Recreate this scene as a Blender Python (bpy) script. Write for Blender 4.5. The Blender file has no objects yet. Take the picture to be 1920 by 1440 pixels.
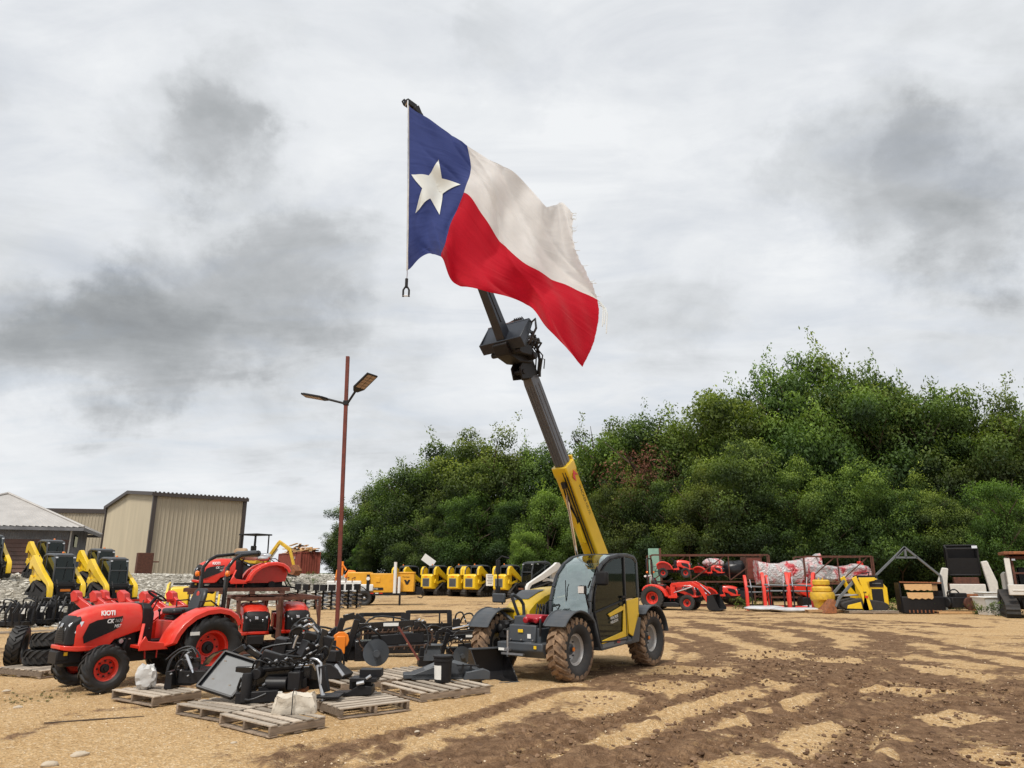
import bpy, math, random
import numpy as np
from mathutils import Vector, Matrix, Euler
random.seed(7); np.random.seed(7)
R_ = math.radians
scene = bpy.context.scene
col = scene.collection
# ------------------------------------------------------------------ camera
F_PX = 1332.0; PITCH = R_(14.9); CZ = 1.75
cam_d = bpy.data.cameras.new('camera'); cam = bpy.data.objects.new('camera', cam_d)
cam_d.sensor_width = 36; cam_d.lens = F_PX/1920*36; cam_d.clip_end = 3000; cam_d.clip_start = 0.1
cam.location = (0, 0, CZ); cam.rotation_euler = (math.pi/2+PITCH, 0, 0)
col.objects.link(cam); scene.camera = cam
scene.view_settings.view_transform = 'Standard'; scene.view_settings.look = 'None'
scene.view_settings.exposure = 0; scene.view_settings.gamma = 1

def ray(px, py):
    a = (px-960)/F_PX; b = (720-py)/F_PX
    return Vector((a, math.cos(PITCH)-b*math.sin(PITCH), math.sin(PITCH)+b*math.cos(PITCH)))
def sst(t):
    t = np.clip(t, 0, 1); return t*t*(3-2*t)
def H(x, y):
    """terrain height: flat yard, gravel bank rising on the left"""
    d = (np.asarray(x)+14)*-0.996 + (np.asarray(y)-27)*0.09
    h1 = 1.65*sst(d/13.0)*sst((np.asarray(y)-21)/9.0)
    h2 = 1.60*sst((np.asarray(y)-38)/8.0)*sst((-9.5-np.asarray(x))/5.0)
    return np.maximum(h1, h2)
def G(px, py):
    """world ground point seen at a photo pixel"""
    d = ray(px, py); t = 2.0; last = t
    while t < 140:
        if CZ+d.z*t <= float(H(d.x*t, d.y*t)):
            break
        last = t; t += 0.25
    a, b = last, t
    for _ in range(20):
        m = (a+b)/2
        if CZ+d.z*m <= float(H(d.x*m, d.y*m)): b = m
        else: a = m
    return Vector((d.x*b, d.y*b, float(H(d.x*b, d.y*b))))
def at(px, Y, z=None):
    """ground point at depth Y under photo column px (z: horizontal plane height used for the column)"""
    d = ray(px, 1100); x = d.x/d.y*Y
    return Vector((x, Y, float(H(x, Y)) if z is None else z))
# ------------------------------------------------------------------ mesh builder
class M:
    def __init__(s, xf=None): s.v = []; s.f = []; s.m = []; s.mi = 0; s.xf = xf
    def add(s, vs, fs):
        o = len(s.v)
        if s.xf is not None: vs = [s.xf @ Vector(p) for p in vs]
        s.v += [tuple(p) for p in vs]; s.f += [tuple(i+o for i in f) for f in fs]; s.m += [s.mi]*len(fs)
        return s
    def hexa(s, p):
        return s.add(p, [(0,3,2,1),(4,5,6,7),(0,1,5,4),(1,2,6,5),(2,3,7,6),(3,0,4,7)])
    def box(s, c, d, rot=None, tx=1, ty=1):
        x, y, z = d[0]/2, d[1]/2, d[2]/2
        p = [(-x,-y,-z),(x,-y,-z),(x,y,-z),(-x,y,-z),(-x*tx,-y*ty,z),(x*tx,-y*ty,z),(x*tx,y*ty,z),(-x*tx,y*ty,z)]
        if rot is not None:
            rm = Euler(rot).to_matrix(); p = [rm @ Vector(q) for q in p]
        return s.hexa([(q[0]+c[0], q[1]+c[1], q[2]+c[2]) for q in p])
    def prism(s, poly, a, b, ax='y'):
        """poly of 2D points extruded along ax from a to b; (x,z) for y, (y,z) for x, (x,y) for z"""
        def mk(p, h):
            return {'y': (p[0], h, p[1]), 'x': (h, p[0], p[1]), 'z': (p[0], p[1], h)}[ax]
        n = len(poly); vs = [mk(p, a) for p in poly]+[mk(p, b) for p in poly]
        fs = [tuple(range(n)), tuple(range(2*n-1, n-1, -1))]+[(i, i+n, (i+1) % n+n, (i+1) % n) for i in range(n)]
        return s.add(vs, fs)
    def bar(s, a, b, w, h=None, up=(0,0,1), w2=None, h2=None):
        a = Vector(a); b = Vector(b); h = h or w; w2 = w2 or w; h2 = h2 or h
        d = (b-a).normalized(); up = Vector(up)
        if abs(d.dot(up)) > .97: up = Vector((1,0,0)) if abs(d.x) < .9 else Vector((0,1,0))
        sx = d.cross(up).normalized(); uz = sx.cross(d).normalized()
        p = []
        for c, ww, hh in ((a, w, h), (b, w2, h2)):
            for i, j in ((-1,-1),(1,-1),(1,1),(-1,1)): p.append(c+sx*(i*ww/2)+uz*(j*hh/2))
        return s.hexa(p)
    def tube(s, pts, r, n=8, cap=True):
        pts = [Vector(p) for p in pts]; k = len(pts)
        rs = r if isinstance(r, (list, tuple)) else [r]*k
        vs = []; prev = None
        for i, p in enumerate(pts):
            d = (pts[min(i+1, k-1)]-pts[max(i-1, 0)]).normalized()
            if prev is None:
                up = Vector((0,0,1)) if abs(d.z) < .9 else Vector((1,0,0)); sx = d.cross(up).normalized()
            else:
                sx = (prev-d*prev.dot(d)).normalized()
            prev = sx; uz = d.cross(sx)
            for j in range(n):
                a = 2*math.pi*j/n; vs.append(p+(sx*math.cos(a)+uz*math.sin(a))*rs[i])
        fs = []
        for i in range(k-1):
            for j in range(n):
                fs.append((i*n+j, i*n+(j+1) % n, (i+1)*n+(j+1) % n, (i+1)*n+j))
        if cap: fs += [tuple(range(n-1, -1, -1)), tuple(range((k-1)*n, k*n))]
        return s.add(vs, fs)
    def lathe(s, prof, c=(0,0,0), ax='y', n=32, closed=False, cap=True):
        vs = []; k = len(prof)
        for r, h in prof:
            for j in range(n):
                a = 2*math.pi*j/n; u, w = r*math.cos(a), r*math.sin(a)
                p = {'y': (u, h, w), 'z': (u, w, h), 'x': (h, u, w)}[ax]
                vs.append((p[0]+c[0], p[1]+c[1], p[2]+c[2]))
        fs = []
        for i in range(k if closed else k-1):
            i2 = (i+1) % k
            for j in range(n): fs.append((i*n+j, i*n+(j+1) % n, i2*n+(j+1) % n, i2*n+j))
        if not closed:
            if prof[0][0] > 1e-4 and cap: fs.append(tuple(range(n-1, -1, -1)))
            if prof[-1][0] > 1e-4 and cap: fs.append(tuple(range((k-1)*n, k*n)))
        return s.add(vs, fs)
    def strip(s, prof, a, b, t, ax='y'):
        """open profile given thickness t (normal side), extruded along y from a to b"""
        n = len(prof); off = []
        for i in range(n):
            p0 = Vector(prof[max(i-1, 0)]); p1 = Vector(prof[min(i+1, n-1)]); d = (p1-p0).normalized()
            off.append((prof[i][0]-d.y*t, prof[i][1]+d.x*t))
        for i in range(n-1):
            q = [prof[i], prof[i+1], off[i+1], off[i]]
            s.prism(q, a, b, ax)
        return s
    def ball(s, c, r, n=10, m=6, sc=(1,1,1)):
        vs = [(c[0], c[1], c[2]-r*sc[2])]
        for i in range(1, m):
            t = math.pi*i/m-math.pi/2
            for j in range(n):
                a = 2*math.pi*j/n
                vs.append((c[0]+r*sc[0]*math.cos(t)*math.cos(a), c[1]+r*sc[1]*math.cos(t)*math.sin(a), c[2]+r*sc[2]*math.sin(t)))
        vs.append((c[0], c[1], c[2]+r*sc[2])); e = len(vs)-1
        fs = [(0, 1+(j+1) % n, 1+j) for j in range(n)]
        for i in range(m-2):
            for j in range(n): fs.append((1+i*n+j, 1+i*n+(j+1) % n, 1+(i+1)*n+(j+1) % n, 1+(i+1)*n+j))
        fs += [(1+(m-2)*n+j, 1+(m-2)*n+(j+1) % n, e) for j in range(n)]
        return s.add(vs, fs)
    def loft(s, secs, cap=True):
        n = len(secs[0]); vs = [p for q in secs for p in q]; fs = []
        for i in range(len(secs)-1):
            for j in range(n): fs.append((i*n+j, i*n+(j+1) % n, (i+1)*n+(j+1) % n, (i+1)*n+j))
        if cap: fs += [tuple(range(n-1, -1, -1)), tuple(range((len(secs)-1)*n, len(secs)*n))]
        return s.add(vs, fs)
    def mesh(s, name, mats, smooth=35):
        me = bpy.data.meshes.new(name); me.from_pydata(s.v, [], s.f)
        for mt in (mats if isinstance(mats, (list, tuple)) else [mats]): me.materials.append(mt)
        if any(s.m): me.polygons.foreach_set('material_index', s.m)
        import bmesh
        b = bmesh.new(); b.from_mesh(me); bmesh.ops.recalc_face_normals(b, faces=b.faces); b.to_mesh(me); b.free()
        if smooth:
            me.shade_smooth(); me.set_sharp_from_angle(angle=R_(smooth))
        me.update(); return me
    def build(s, name, mats, parent=None, bevel=0, smooth=35, loc=None, subsurf=0, label=None):
        o = bpy.data.objects.new(name, s.mesh(name, mats, smooth)); col.objects.link(o)
        if parent is not None: o.parent = parent
        if loc is not None: o.location = loc
        if bevel:
            md = o.modifiers.new('bevel', 'BEVEL'); md.width = bevel; md.segments = 2; md.limit_method = 'ANGLE'; md.angle_limit = R_(40)
        if subsurf:
            md = o.modifiers.new('sub', 'SUBSURF'); md.levels = subsurf; md.render_levels = subsurf
        if label: o['label'] = label
        return o
def tag(o, label=None, cat=None, group=None, kind=None):
    if label: o['label'] = label
    if cat: o['category'] = cat
    if group: o['group'] = group
    if kind: o['kind'] = kind
    return o
def root(name, label, cat, loc, rz=0, group=None, rx=0, ry=0):
    o = bpy.data.objects.new(name, None); col.objects.link(o)
    o.location = loc; o.rotation_euler = (rx, ry, rz); o.empty_display_size = .3
    return tag(o, label, cat, group)
def kids(o): return [c for c in bpy.data.objects if c.parent == o]
_ch = {}
def copy_tree(o, parent=None, loc=None, rz=None, label=None, scale=None, group=None, mat=None):
    c = o.copy(); col.objects.link(c)
    if parent is not None: c.parent = parent
    if loc is not None: c.location = loc
    if rz is not None: c.rotation_euler = (c.rotation_euler.x, c.rotation_euler.y, rz)
    if scale: c.scale = (scale, scale, scale) if isinstance(scale, (int, float)) else scale
    if label: c['label'] = label
    if group: c['group'] = group
    for ch in kids(o): copy_tree(ch, c)
    return c
FNT = None
def text(s, size, mat, parent, o, xd, yd, name='lettering', ext=.002, bold=.0, sx=1, shear=0, center=False):
    """lettering as mesh: origin o, reading direction xd, up direction yd"""
    cu = bpy.data.curves.new(name, 'FONT'); cu.body = s; cu.size = size; cu.extrude = ext; cu.offset = bold; cu.shear = shear
    if center: cu.align_x = 'CENTER'; cu.align_y = 'CENTER'
    ob = bpy.data.objects.new(name, cu); col.objects.link(ob)
    bpy.context.view_layer.update()
    me = bpy.data.meshes.new_from_object(ob.evaluated_get(bpy.context.evaluated_depsgraph_get()))
    bpy.data.objects.remove(ob); bpy.data.curves.remove(cu)
    x = Vector(xd).normalized(); y = Vector(yd); y = (y-x*y.dot(x)).normalized(); z = x.cross(y)
    mt = Matrix((x*sx, y, z)).transposed().to_4x4(); mt.translation = Vector(o)
    me.transform(mt); me.materials.clear(); me.materials.append(mat)
    ob = bpy.data.objects.new(name, me); col.objects.link(ob)
    if parent is not None: ob.parent = parent
    return ob
# ------------------------------------------------------------------ materials
def mat(name, c, rough=.5, metal=0, var=.15, scale=4, bump=.0, bscale=40, dust=0, dustc=(.30,.22,.13), c2=None, spec=.5, coat=0, vscale=(1,1,1), dustlow=None):
    m = bpy.data.materials.new(name); m.use_nodes = True; nt = m.node_tree; N = nt.nodes; L = nt.links
    b = N['Principled BSDF']; b.inputs['Roughness'].default_value = rough; b.inputs['Metallic'].default_value = metal
    b.inputs['Specular IOR Level'].default_value = spec
    if coat: b.inputs['Coat Weight'].default_value = coat; b.inputs['Coat Roughness'].default_value = .08
    tc = N.new('ShaderNodeTexCoord'); mp = N.new('ShaderNodeMapping'); mp.inputs['Scale'].default_value = vscale
    L.new(tc.outputs['Object'], mp.inputs['Vector'])
    nz = N.new('ShaderNodeTexNoise'); nz.inputs['Scale'].default_value = scale; nz.inputs['Detail'].default_value = 6; nz.inputs['Roughness'].default_value = .6
    L.new(mp.outputs[0], nz.inputs['Vector'])
    rp = N.new('ShaderNodeValToRGB'); rp.color_ramp.elements[0].position = .3; rp.color_ramp.elements[1].position = .7
    ca = c2 if c2 else tuple(x*(1-var) for x in c)
    rp.color_ramp.elements[0].color = (*ca, 1); rp.color_ramp.elements[1].color = (*[min(1, x*(1+var*.5)) for x in c], 1)
    L.new(nz.outputs['Fac'], rp.inputs[0]); last = rp.outputs[0]
    if dust:
        geo = N.new('ShaderNodeNewGeometry'); sp = N.new('ShaderNodeSeparateXYZ'); L.new(geo.outputs['Normal'], sp.inputs[0])
        mr = N.new('ShaderNodeMapRange'); mr.inputs['From Min'].default_value = -.6; mr.inputs['From Max'].default_value = 1.0
        L.new(sp.outputs['Z'], mr.inputs['Value'])
        n2 = N.new('ShaderNodeTexNoise'); n2.inputs['Scale'].default_value = 7; n2.inputs['Detail'].default_value = 8; n2.inputs['Roughness'].default_value = .7
        L.new(tc.outputs['Object'], n2.inputs['Vector'])
        mr2 = N.new('ShaderNodeMapRange'); mr2.inputs['From Min'].default_value = .38; mr2.inputs['From Max'].default_value = .68
        L.new(n2.outputs['Fac'], mr2.inputs['Value'])
        mu = N.new('ShaderNodeMath'); mu.operation = 'MULTIPLY'; L.new(mr.outputs[0], mu.inputs[0]); L.new(mr2.outputs[0], mu.inputs[1])
        mu2 = N.new('ShaderNodeMath'); mu2.operation = 'MULTIPLY'; mu2.inputs[1].default_value = dust; L.new(mu.outputs[0], mu2.inputs[0])
        mx = N.new('ShaderNodeMix'); mx.data_type = 'RGBA'; L.new(mu2.outputs[0], mx.inputs['Factor']); L.new(last, mx.inputs['A']); mx.inputs['B'].default_value = (*dustc, 1)
        last = mx.outputs['Result']
        ra = N.new('ShaderNodeMapRange'); ra.inputs['To Min'].default_value = rough; ra.inputs['To Max'].default_value = min(1, rough+.5)
        L.new(mu2.outputs[0], ra.inputs['Value']); L.new(ra.outputs[0], b.inputs['Roughness'])
    L.new(last, b.inputs['Base Color'])
    if bump:
        n3 = N.new('ShaderNodeTexNoise'); n3.inputs['Scale'].default_value = bscale; n3.inputs['Detail'].default_value = 5
        L.new(mp.outputs[0], n3.inputs['Vector'])
        bp = N.new('ShaderNodeBump'); bp.inputs['Strength'].default_value = bump; bp.inputs['Distance'].default_value = .02
        L.new(n3.outputs['Fac'], bp.inputs['Height']); L.new(bp.outputs[0], b.inputs['Normal'])
    return m
def vary(m, lo=.7, hi=1.25):
    nt = m.node_tree; N = nt.nodes; L = nt.links; b = N['Principled BSDF']; src = b.inputs['Base Color'].links[0].from_socket
    oi = N.new('ShaderNodeObjectInfo'); q = N.new('ShaderNodeMapRange'); q.inputs['To Min'].default_value = lo; q.inputs['To Max'].default_value = hi; L.new(oi.outputs['Random'], q.inputs['Value'])
    v = N.new('ShaderNodeVectorMath'); v.operation = 'SCALE'; L.new(src, v.inputs[0]); L.new(q.outputs[0], v.inputs['Scale']); L.new(v.outputs[0], b.inputs['Base Color'])
def glass(name, tint=(.75,.85,.83), fac=.12, rough=.02, ior=1.5):
    m = bpy.data.materials.new(name); m.use_nodes = True; nt = m.node_tree; N = nt.nodes; L = nt.links
    N.remove(N['Principled BSDF']); out = N['Material Output']
    tr = N.new('ShaderNodeBsdfTransparent'); tr.inputs[0].default_value = (*tint, 1)
    gl = N.new('ShaderNodeBsdfGlossy'); gl.inputs['Roughness'].default_value = rough; gl.inputs[0].default_value = (.86,.98,.95,1)
    df = N.new('ShaderNodeBsdfDiffuse'); df.inputs[0].default_value = (.35,.40,.38,1)
    m1 = N.new('ShaderNodeMixShader'); m1.inputs[0].default_value = .025; L.new(tr.outputs[0], m1.inputs[1]); L.new(df.outputs[0], m1.inputs[2])
    fr = N.new('ShaderNodeFresnel'); fr.inputs[0].default_value = ior
    ad = N.new('ShaderNodeMath'); ad.inputs[1].default_value = fac; ad.use_clamp = True; L.new(fr.outputs[0], ad.inputs[0])
    mx = N.new('ShaderNodeMixShader'); L.new(ad.outputs[0], mx.inputs[0]); L.new(m1.outputs[0], mx.inputs[1]); L.new(gl.outputs[0], mx.inputs[2])
    L.new(mx.outputs[0], out.inputs[0]); return m
MT = dict(
 yellow=mat('yellow_paint', (.80,.52,.012), .34, var=.08, dust=.22, coat=.3),
 amber=mat('amber_yellow_paint', (.74,.36,.02), .4, var=.12, dust=.25),
 yellow_old=mat('worn_yellow_paint', (.66,.40,.02), .5, var=.3, dust=.5, scale=6),
 red=mat('red_paint', (.66,.022,.009), .36, var=.10, dust=.20, coat=.25, dustc=(.42,.24,.14)),
 red_dark=mat('loader_red_paint', (.60,.022,.018), .38, var=.12, dust=.18, coat=.2),
 black=mat('black_paint', (.011,.011,.013), .42, var=.2, dust=.03, spec=.3, bump=.02),
 black_matte=mat('black_plastic', (.013,.013,.015), .55, var=.2, dust=.04, spec=.3),
 black_gloss=mat('gloss_black_paint', (.009,.009,.011), .26, var=.2, dust=.03, spec=.35, coat=.3),
 dgrey=mat('dark_grey_paint', (.050,.058,.068), .42, var=.12, dust=.10),
 grey=mat('boom_grey_paint', (.105,.112,.128), .36, var=.15, dust=.05, vscale=(1,1,1)),
 mgrey=mat('mid_grey_paint', (.13,.14,.15), .45, var=.1, dust=.1),
 steel=mat('bare_steel', (.55,.55,.56), .3, metal=.9, var=.2, scale=12),
 chrome=mat('cylinder_rod_chrome', (.8,.8,.82), .12, metal=1, var=.05),
 silver=mat('silver_rim_paint', (.46,.45,.44), .38, metal=.35, var=.12, dust=.45),
 rubber=mat('tyre_rubber', (.020,.020,.021), .75, var=.3, bump=.15, bscale=60, dust=.22, dustc=(.20,.14,.09)),
 rubber_clean=mat('clean_tyre_rubber', (.016,.016,.017), .6, var=.3, bump=.08, bscale=60, dust=.06),
 rubber_mud=mat('muddy_tread', (.30,.19,.11), .95, var=.35, scale=9, bump=.6, bscale=30, c2=(.085,.055,.038)),
 white=mat('white_paint', (.72,.72,.70), .45, var=.06, dust=.25),
 white_clean=mat('white_lettering', (.85,.85,.85), .5, var=.03),
 white_old=mat('worn_white_paint', (.62,.60,.56), .6, var=.18, dust=.4, scale=7, bump=.1),
 rust=mat('rusty_steel', (.115,.042,.024), .85, var=.4, scale=8, bump=.15, c2=(.06,.024,.017)),
 rust_red=mat('red_oxide_primer', (.150,.034,.022), .75, var=.3, scale=6, bump=.08),
 rust_orange=mat('orange_rust', (.30,.11,.04), .9, var=.4, scale=9, bump=.3, c2=(.12,.05,.03)),
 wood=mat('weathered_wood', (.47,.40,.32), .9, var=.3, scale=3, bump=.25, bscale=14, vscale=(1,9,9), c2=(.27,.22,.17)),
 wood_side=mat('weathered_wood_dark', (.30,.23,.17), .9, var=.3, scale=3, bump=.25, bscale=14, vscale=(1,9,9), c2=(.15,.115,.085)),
 wood_new=mat('fresh_wood', (.55,.34,.16), .8, var=.25, scale=4, bump=.15, vscale=(1,9,9)),
 orange=mat('orange_paint', (.80,.22,.015), .4, var=.1),
 orange_lens=mat('amber_lens', (.85,.20,.01), .15, var=.05, coat=.8),
 lens=mat('lamp_lens', (.75,.77,.80), .08, metal=.4, var=.15, scale=60),
 seat=mat('seat_vinyl', (.020,.020,.022), .45, var=.2, bump=.05),
 hose=mat('hydraulic_hose', (.012,.012,.013), .4, var=.2),
 wrapplast=mat('grey_poly_sheet', (.55,.54,.52), .4, var=.15, bump=.7, bscale=9),
 cardboard=mat('brown_cardboard', (.36,.24,.14), .85, var=.15),
 galv=mat('galvanised_roof', (.45,.43,.41), .6, metal=.2, var=.15, scale=1.3),
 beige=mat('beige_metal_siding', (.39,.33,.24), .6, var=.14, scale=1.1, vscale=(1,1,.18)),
 beige_lit=mat('lit_beige_siding', (.50,.43,.31), .6, var=.12, scale=1.1, vscale=(1,1,.18)),  # copy of the beige siding with the gable's sunlight painted into its colour
 brown=mat('dark_brown_trim', (.050,.038,.034), .55, var=.1),
 barn=mat('weathered_barn_metal', (.17,.17,.18), .7, var=.25, scale=1.2, c2=(.10,.10,.11)),
 barn_red=mat('faded_red_boards', (.15,.085,.070), .85, var=.4, scale=1.5, c2=(.085,.062,.055)),
 container=mat('container_red', (.27,.055,.035), .7, var=.25, scale=1.2, dust=.1),
 flag_pole=mat('jib_black', (.020,.026,.038), .35, var=.3),
 orange_face=mat('solar_lamp_face', (.34,.25,.19), .4, var=.2, scale=20),
 greenp=mat('green_panel', (.22,.38,.30), .6, var=.15),
 bark=mat('bark', (.085,.062,.045), .95, var=.4, bump=.5, bscale=10),
 label_w=mat('paper_label', (.75,.74,.70), .7, var=.08),
 hoodgrille=mat('grille_mesh', (.010,.010,.011), .5, var=.3),
 glass=glass('cab_glass', (.80,.93,.90), .34),
 glass_dark=glass('tinted_side_glass', (.34,.40,.37), .0, .02, 1.32),
 glass_black=glass('smoked_glass', (.10,.11,.11), .01, .02, 1.35),
)

for k_ in ('wood','wood_side','wood_new'): vary(MT[k_], .62, 1.2)
# ------------------------------------------------------------------ world: overcast cloud sky over a daylight sky
world = bpy.data.worlds.new('World'); scene.world = world; world.use_nodes = True
SUN_EL, SUN_AZ = R_(58), R_(205)      # azimuth measured clockwise from +Y
def build_world():
    nt = world.node_tree; N = nt.nodes; L = nt.links
    bg = N['Background']; out = N['World Output']
    sky = N.new('ShaderNodeTexSky'); sky.sky_type = 'NISHITA'; sky.sun_disc = False
    sky.sun_elevation = SUN_EL; sky.sun_rotation = SUN_AZ
    L.new(sky.outputs[0], bg.inputs[0]); bg.inputs[1].default_value = .10
    tc = N.new('ShaderNodeTexCoord'); D = tc.outputs['Generated']
    def math_(op, a, b=None, clamp=False):
        n = N.new('ShaderNodeMath'); n.operation = op; n.use_clamp = clamp
        for i, x in enumerate((a, b)):
            if x is None: continue
            if isinstance(x, (int, float)): n.inputs[i].default_value = x
            else: L.new(x, n.inputs[i])
        return n.outputs[0]
    sp = N.new('ShaderNodeSeparateXYZ'); L.new(D, sp.inputs[0])
    zz = math_('ADD', math_('MAXIMUM', sp.outputs['Z'], 0.0), .16)
    cb = N.new('ShaderNodeCombineXYZ'); L.new(math_('DIVIDE', sp.outputs['X'], zz), cb.inputs[0]); L.new(math_('DIVIDE', sp.outputs['Y'], zz), cb.inputs[1])
    def noise(vec, scale, det, rough, dist=0, off=(0,0,0), rot=(0,0,0), scl=(1,1,1)):
        mp = N.new('ShaderNodeMapping'); mp.inputs['Location'].default_value = off; mp.inputs['Rotation'].default_value = rot; mp.inputs['Scale'].default_value = scl; L.new(vec, mp.inputs['Vector'])
        n = N.new('ShaderNodeTexNoise'); n.inputs['Scale'].default_value = scale; n.inputs['Detail'].default_value = det
        n.inputs['Roughness'].default_value = rough; n.inputs['Distortion'].default_value = dist; L.new(mp.outputs[0], n.inputs['Vector']); return n
    P = cb.outputs[0]
    n1 = noise(P, 1.15, 10, .56, .35, (3.1, 1.7, 0), (0,0,.6), (.75,1.25,1)); n2 = noise(P, 2.9, 10, .60, .5, (8.3, 2.2, 0), (0,0,.6), (.7,1.4,1)); n3 = noise(D, 4.6, 8, .58, .5, (1.3, 5.2, 0), (0,.35,0), (.7,1,1.7))
    # irregular edges for the large banks of cloud
    nd = noise(D, 3.4, 9, .62)
    sub = N.new('ShaderNodeVectorMath'); sub.operation = 'SUBTRACT'; L.new(nd.outputs['Color'], sub.inputs[0]); sub.inputs[1].default_value = (.5,.5,.5)
    sc = N.new('ShaderNodeVectorMath'); sc.operation = 'SCALE'; L.new(sub.outputs[0], sc.inputs[0]); sc.inputs['Scale'].default_value = .42
    ad = N.new('ShaderNodeVectorMath'); ad.operation = 'ADD'; L.new(D, ad.inputs[0]); L.new(sc.outputs[0], ad.inputs[1])
    nm = N.new('ShaderNodeVectorMath'); nm.operation = 'NORMALIZE'; L.new(ad.outputs[0], nm.inputs[0])
    tot = None
    # bearing (photo column), elevation (photo row), angular radius in px, weight: + dark, - bright
    banks = [(20,570,130,.45),(120,620,130,.55),(230,665,130,.75),(320,620,150,.65),(430,545,150,.75),(540,480,130,.55),(650,430,110,.3),(690,600,100,.3),(575,640,80,.35),(60,540,200,.2),
             (330,190,110,.5),(390,250,90,.45),(440,160,80,.3),(500,280,80,.25),(700,240,90,.2),(930,90,90,.3),(700,560,130,.2),
             (1490,320,110,.5),(1570,270,120,.4),(1650,350,140,.45),(1760,400,150,.6),(1880,360,150,.6),(1790,480,100,.45),(1900,230,140,.35),(1600,60,110,.25),
             (1230,560,110,.3),(1190,440,90,.15),(560,800,160,.45),(300,790,120,.35),(760,760,120,.3),(1050,700,110,.2),(1750,620,130,.15),
             (620,330,130,-.4),(1150,180,170,-.3),(90,430,130,-.35),(180,40,150,-.35),(700,90,130,-.3),(1020,300,100,-.4),(180,690,90,-.3),
             (900,700,120,-.25),(1450,590,130,-.35),(1300,100,100,-.2),(520,930,180,-.4),(60,880,200,-.3),(1650,560,120,-.35),(1880,520,110,-.3)]
    for (px, py, rad, w) in banks:
        v = ray(px, py).normalized()
        dt = N.new('ShaderNodeVectorMath'); dt.operation = 'DOT_PRODUCT'; L.new(nm.outputs[0], dt.inputs[0]); dt.inputs[1].default_value = v
        mr = N.new('ShaderNodeMapRange'); mr.interpolation_type = 'SMOOTHERSTEP'
        mr.inputs['From Min'].default_value = math.cos(rad*1.35/F_PX); mr.inputs['From Max'].default_value = 1.0
        mr.inputs['To Max'].default_value = w; L.new(dt.outputs['Value'], mr.inputs['Value'])
        tot = mr.outputs[0] if tot is None else math_('ADD', tot, mr.outputs[0])
    den = math_('ADD', math_('MULTIPLY', tot, .40), math_('MULTIPLY', n1.outputs['Fac'], 1.25))
    den = math_('ADD', den, math_('MULTIPLY', n2.outputs['Fac'], .80))
    den = math_('ADD', den, math_('MULTIPLY', n3.outputs['Fac'], 1.15))
    rp = N.new('ShaderNodeValToRGB'); e = rp.color_ramp.elements
    e[0].position = 0; e[0].color = (.88,.90,.92,1); e[1].position = 1; e[1].color = (.27,.285,.30,1)
    for p, c in ((.21,(.79,.815,.845)),(.37,(.66,.685,.71)),(.54,(.50,.52,.54)),(.72,(.385,.405,.42))):
        x = e.new(p); x.color = (*c, 1)
    mr = N.new('ShaderNodeMapRange'); mr.inputs['From Min'].default_value = 1.27; mr.inputs['From Max'].default_value = 2.90; L.new(den, mr.inputs['Value'])
    L.new(mr.outputs[0], rp.inputs[0])
    b2 = N.new('ShaderNodeBackground'); L.new(rp.outputs[0], b2.inputs[0]); b2.inputs[1].default_value = 1.0
    # thin spots let a little blue through
    cov = N.new('ShaderNodeMapRange'); cov.inputs['From Min'].default_value = .30; cov.inputs['From Max'].default_value = .52
    cov.inputs['To Min'].default_value = .78; cov.inputs['To Max'].default_value = 1; L.new(n2.outputs['Fac'], cov.inputs['Value'])
    mx = N.new('ShaderNodeMixShader'); L.new(cov.outputs[0], mx.inputs[0]); L.new(bg.outputs[0], mx.inputs[1]); L.new(b2.outputs[0], mx.inputs[2])
    L.new(mx.outputs[0], out.inputs[0])
build_world()
sd = bpy.data.lights.new('sun', 'SUN'); sd.energy = 3.3; sd.angle = R_(12); sd.color = (1, .955, .88)
sun = bpy.data.objects.new('sun', sd); col.objects.link(sun)
sdir = Vector((math.sin(SUN_AZ)*math.cos(SUN_EL), math.cos(SUN_AZ)*math.cos(SUN_EL), math.sin(SUN_EL)))
sun.rotation_euler = (-sdir).to_track_quat('-Z', 'Y').to_euler(); sun.location = (0, 0, 40)
# ------------------------------------------------------------------ numpy noise
def _hash(ix, iy, s):
    h = (ix.astype(np.int64)*374761393+iy.astype(np.int64)*668265263+s*1442695041) & 0x7fffffff
    h = ((h ^ (h >> 13))*1274126177) & 0x7fffffff
    return ((h ^ (h >> 16)) & 0xffff)/65535.0
def vn(x, y, s=0):
    ix = np.floor(x); iy = np.floor(y); fx = x-ix; fy = y-iy; fx = fx*fx*(3-2*fx); fy = fy*fy*(3-2*fy)
    a = _hash(ix, iy, s); b = _hash(ix+1, iy, s); c = _hash(ix, iy+1, s); d = _hash(ix+1, iy+1, s)
    return (a*(1-fx)+b*fx)*(1-fy)+(c*(1-fx)+d*fx)*fy
def fbm(x, y, o=4, s=0):
    t = 0; a = .5; n = 0
    for i in range(o): t = t+a*vn(x, y, s+i*17); n += a; x = x*2.03+3.1; y = y*2.03+1.7; a *= .5
    return t/n
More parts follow.
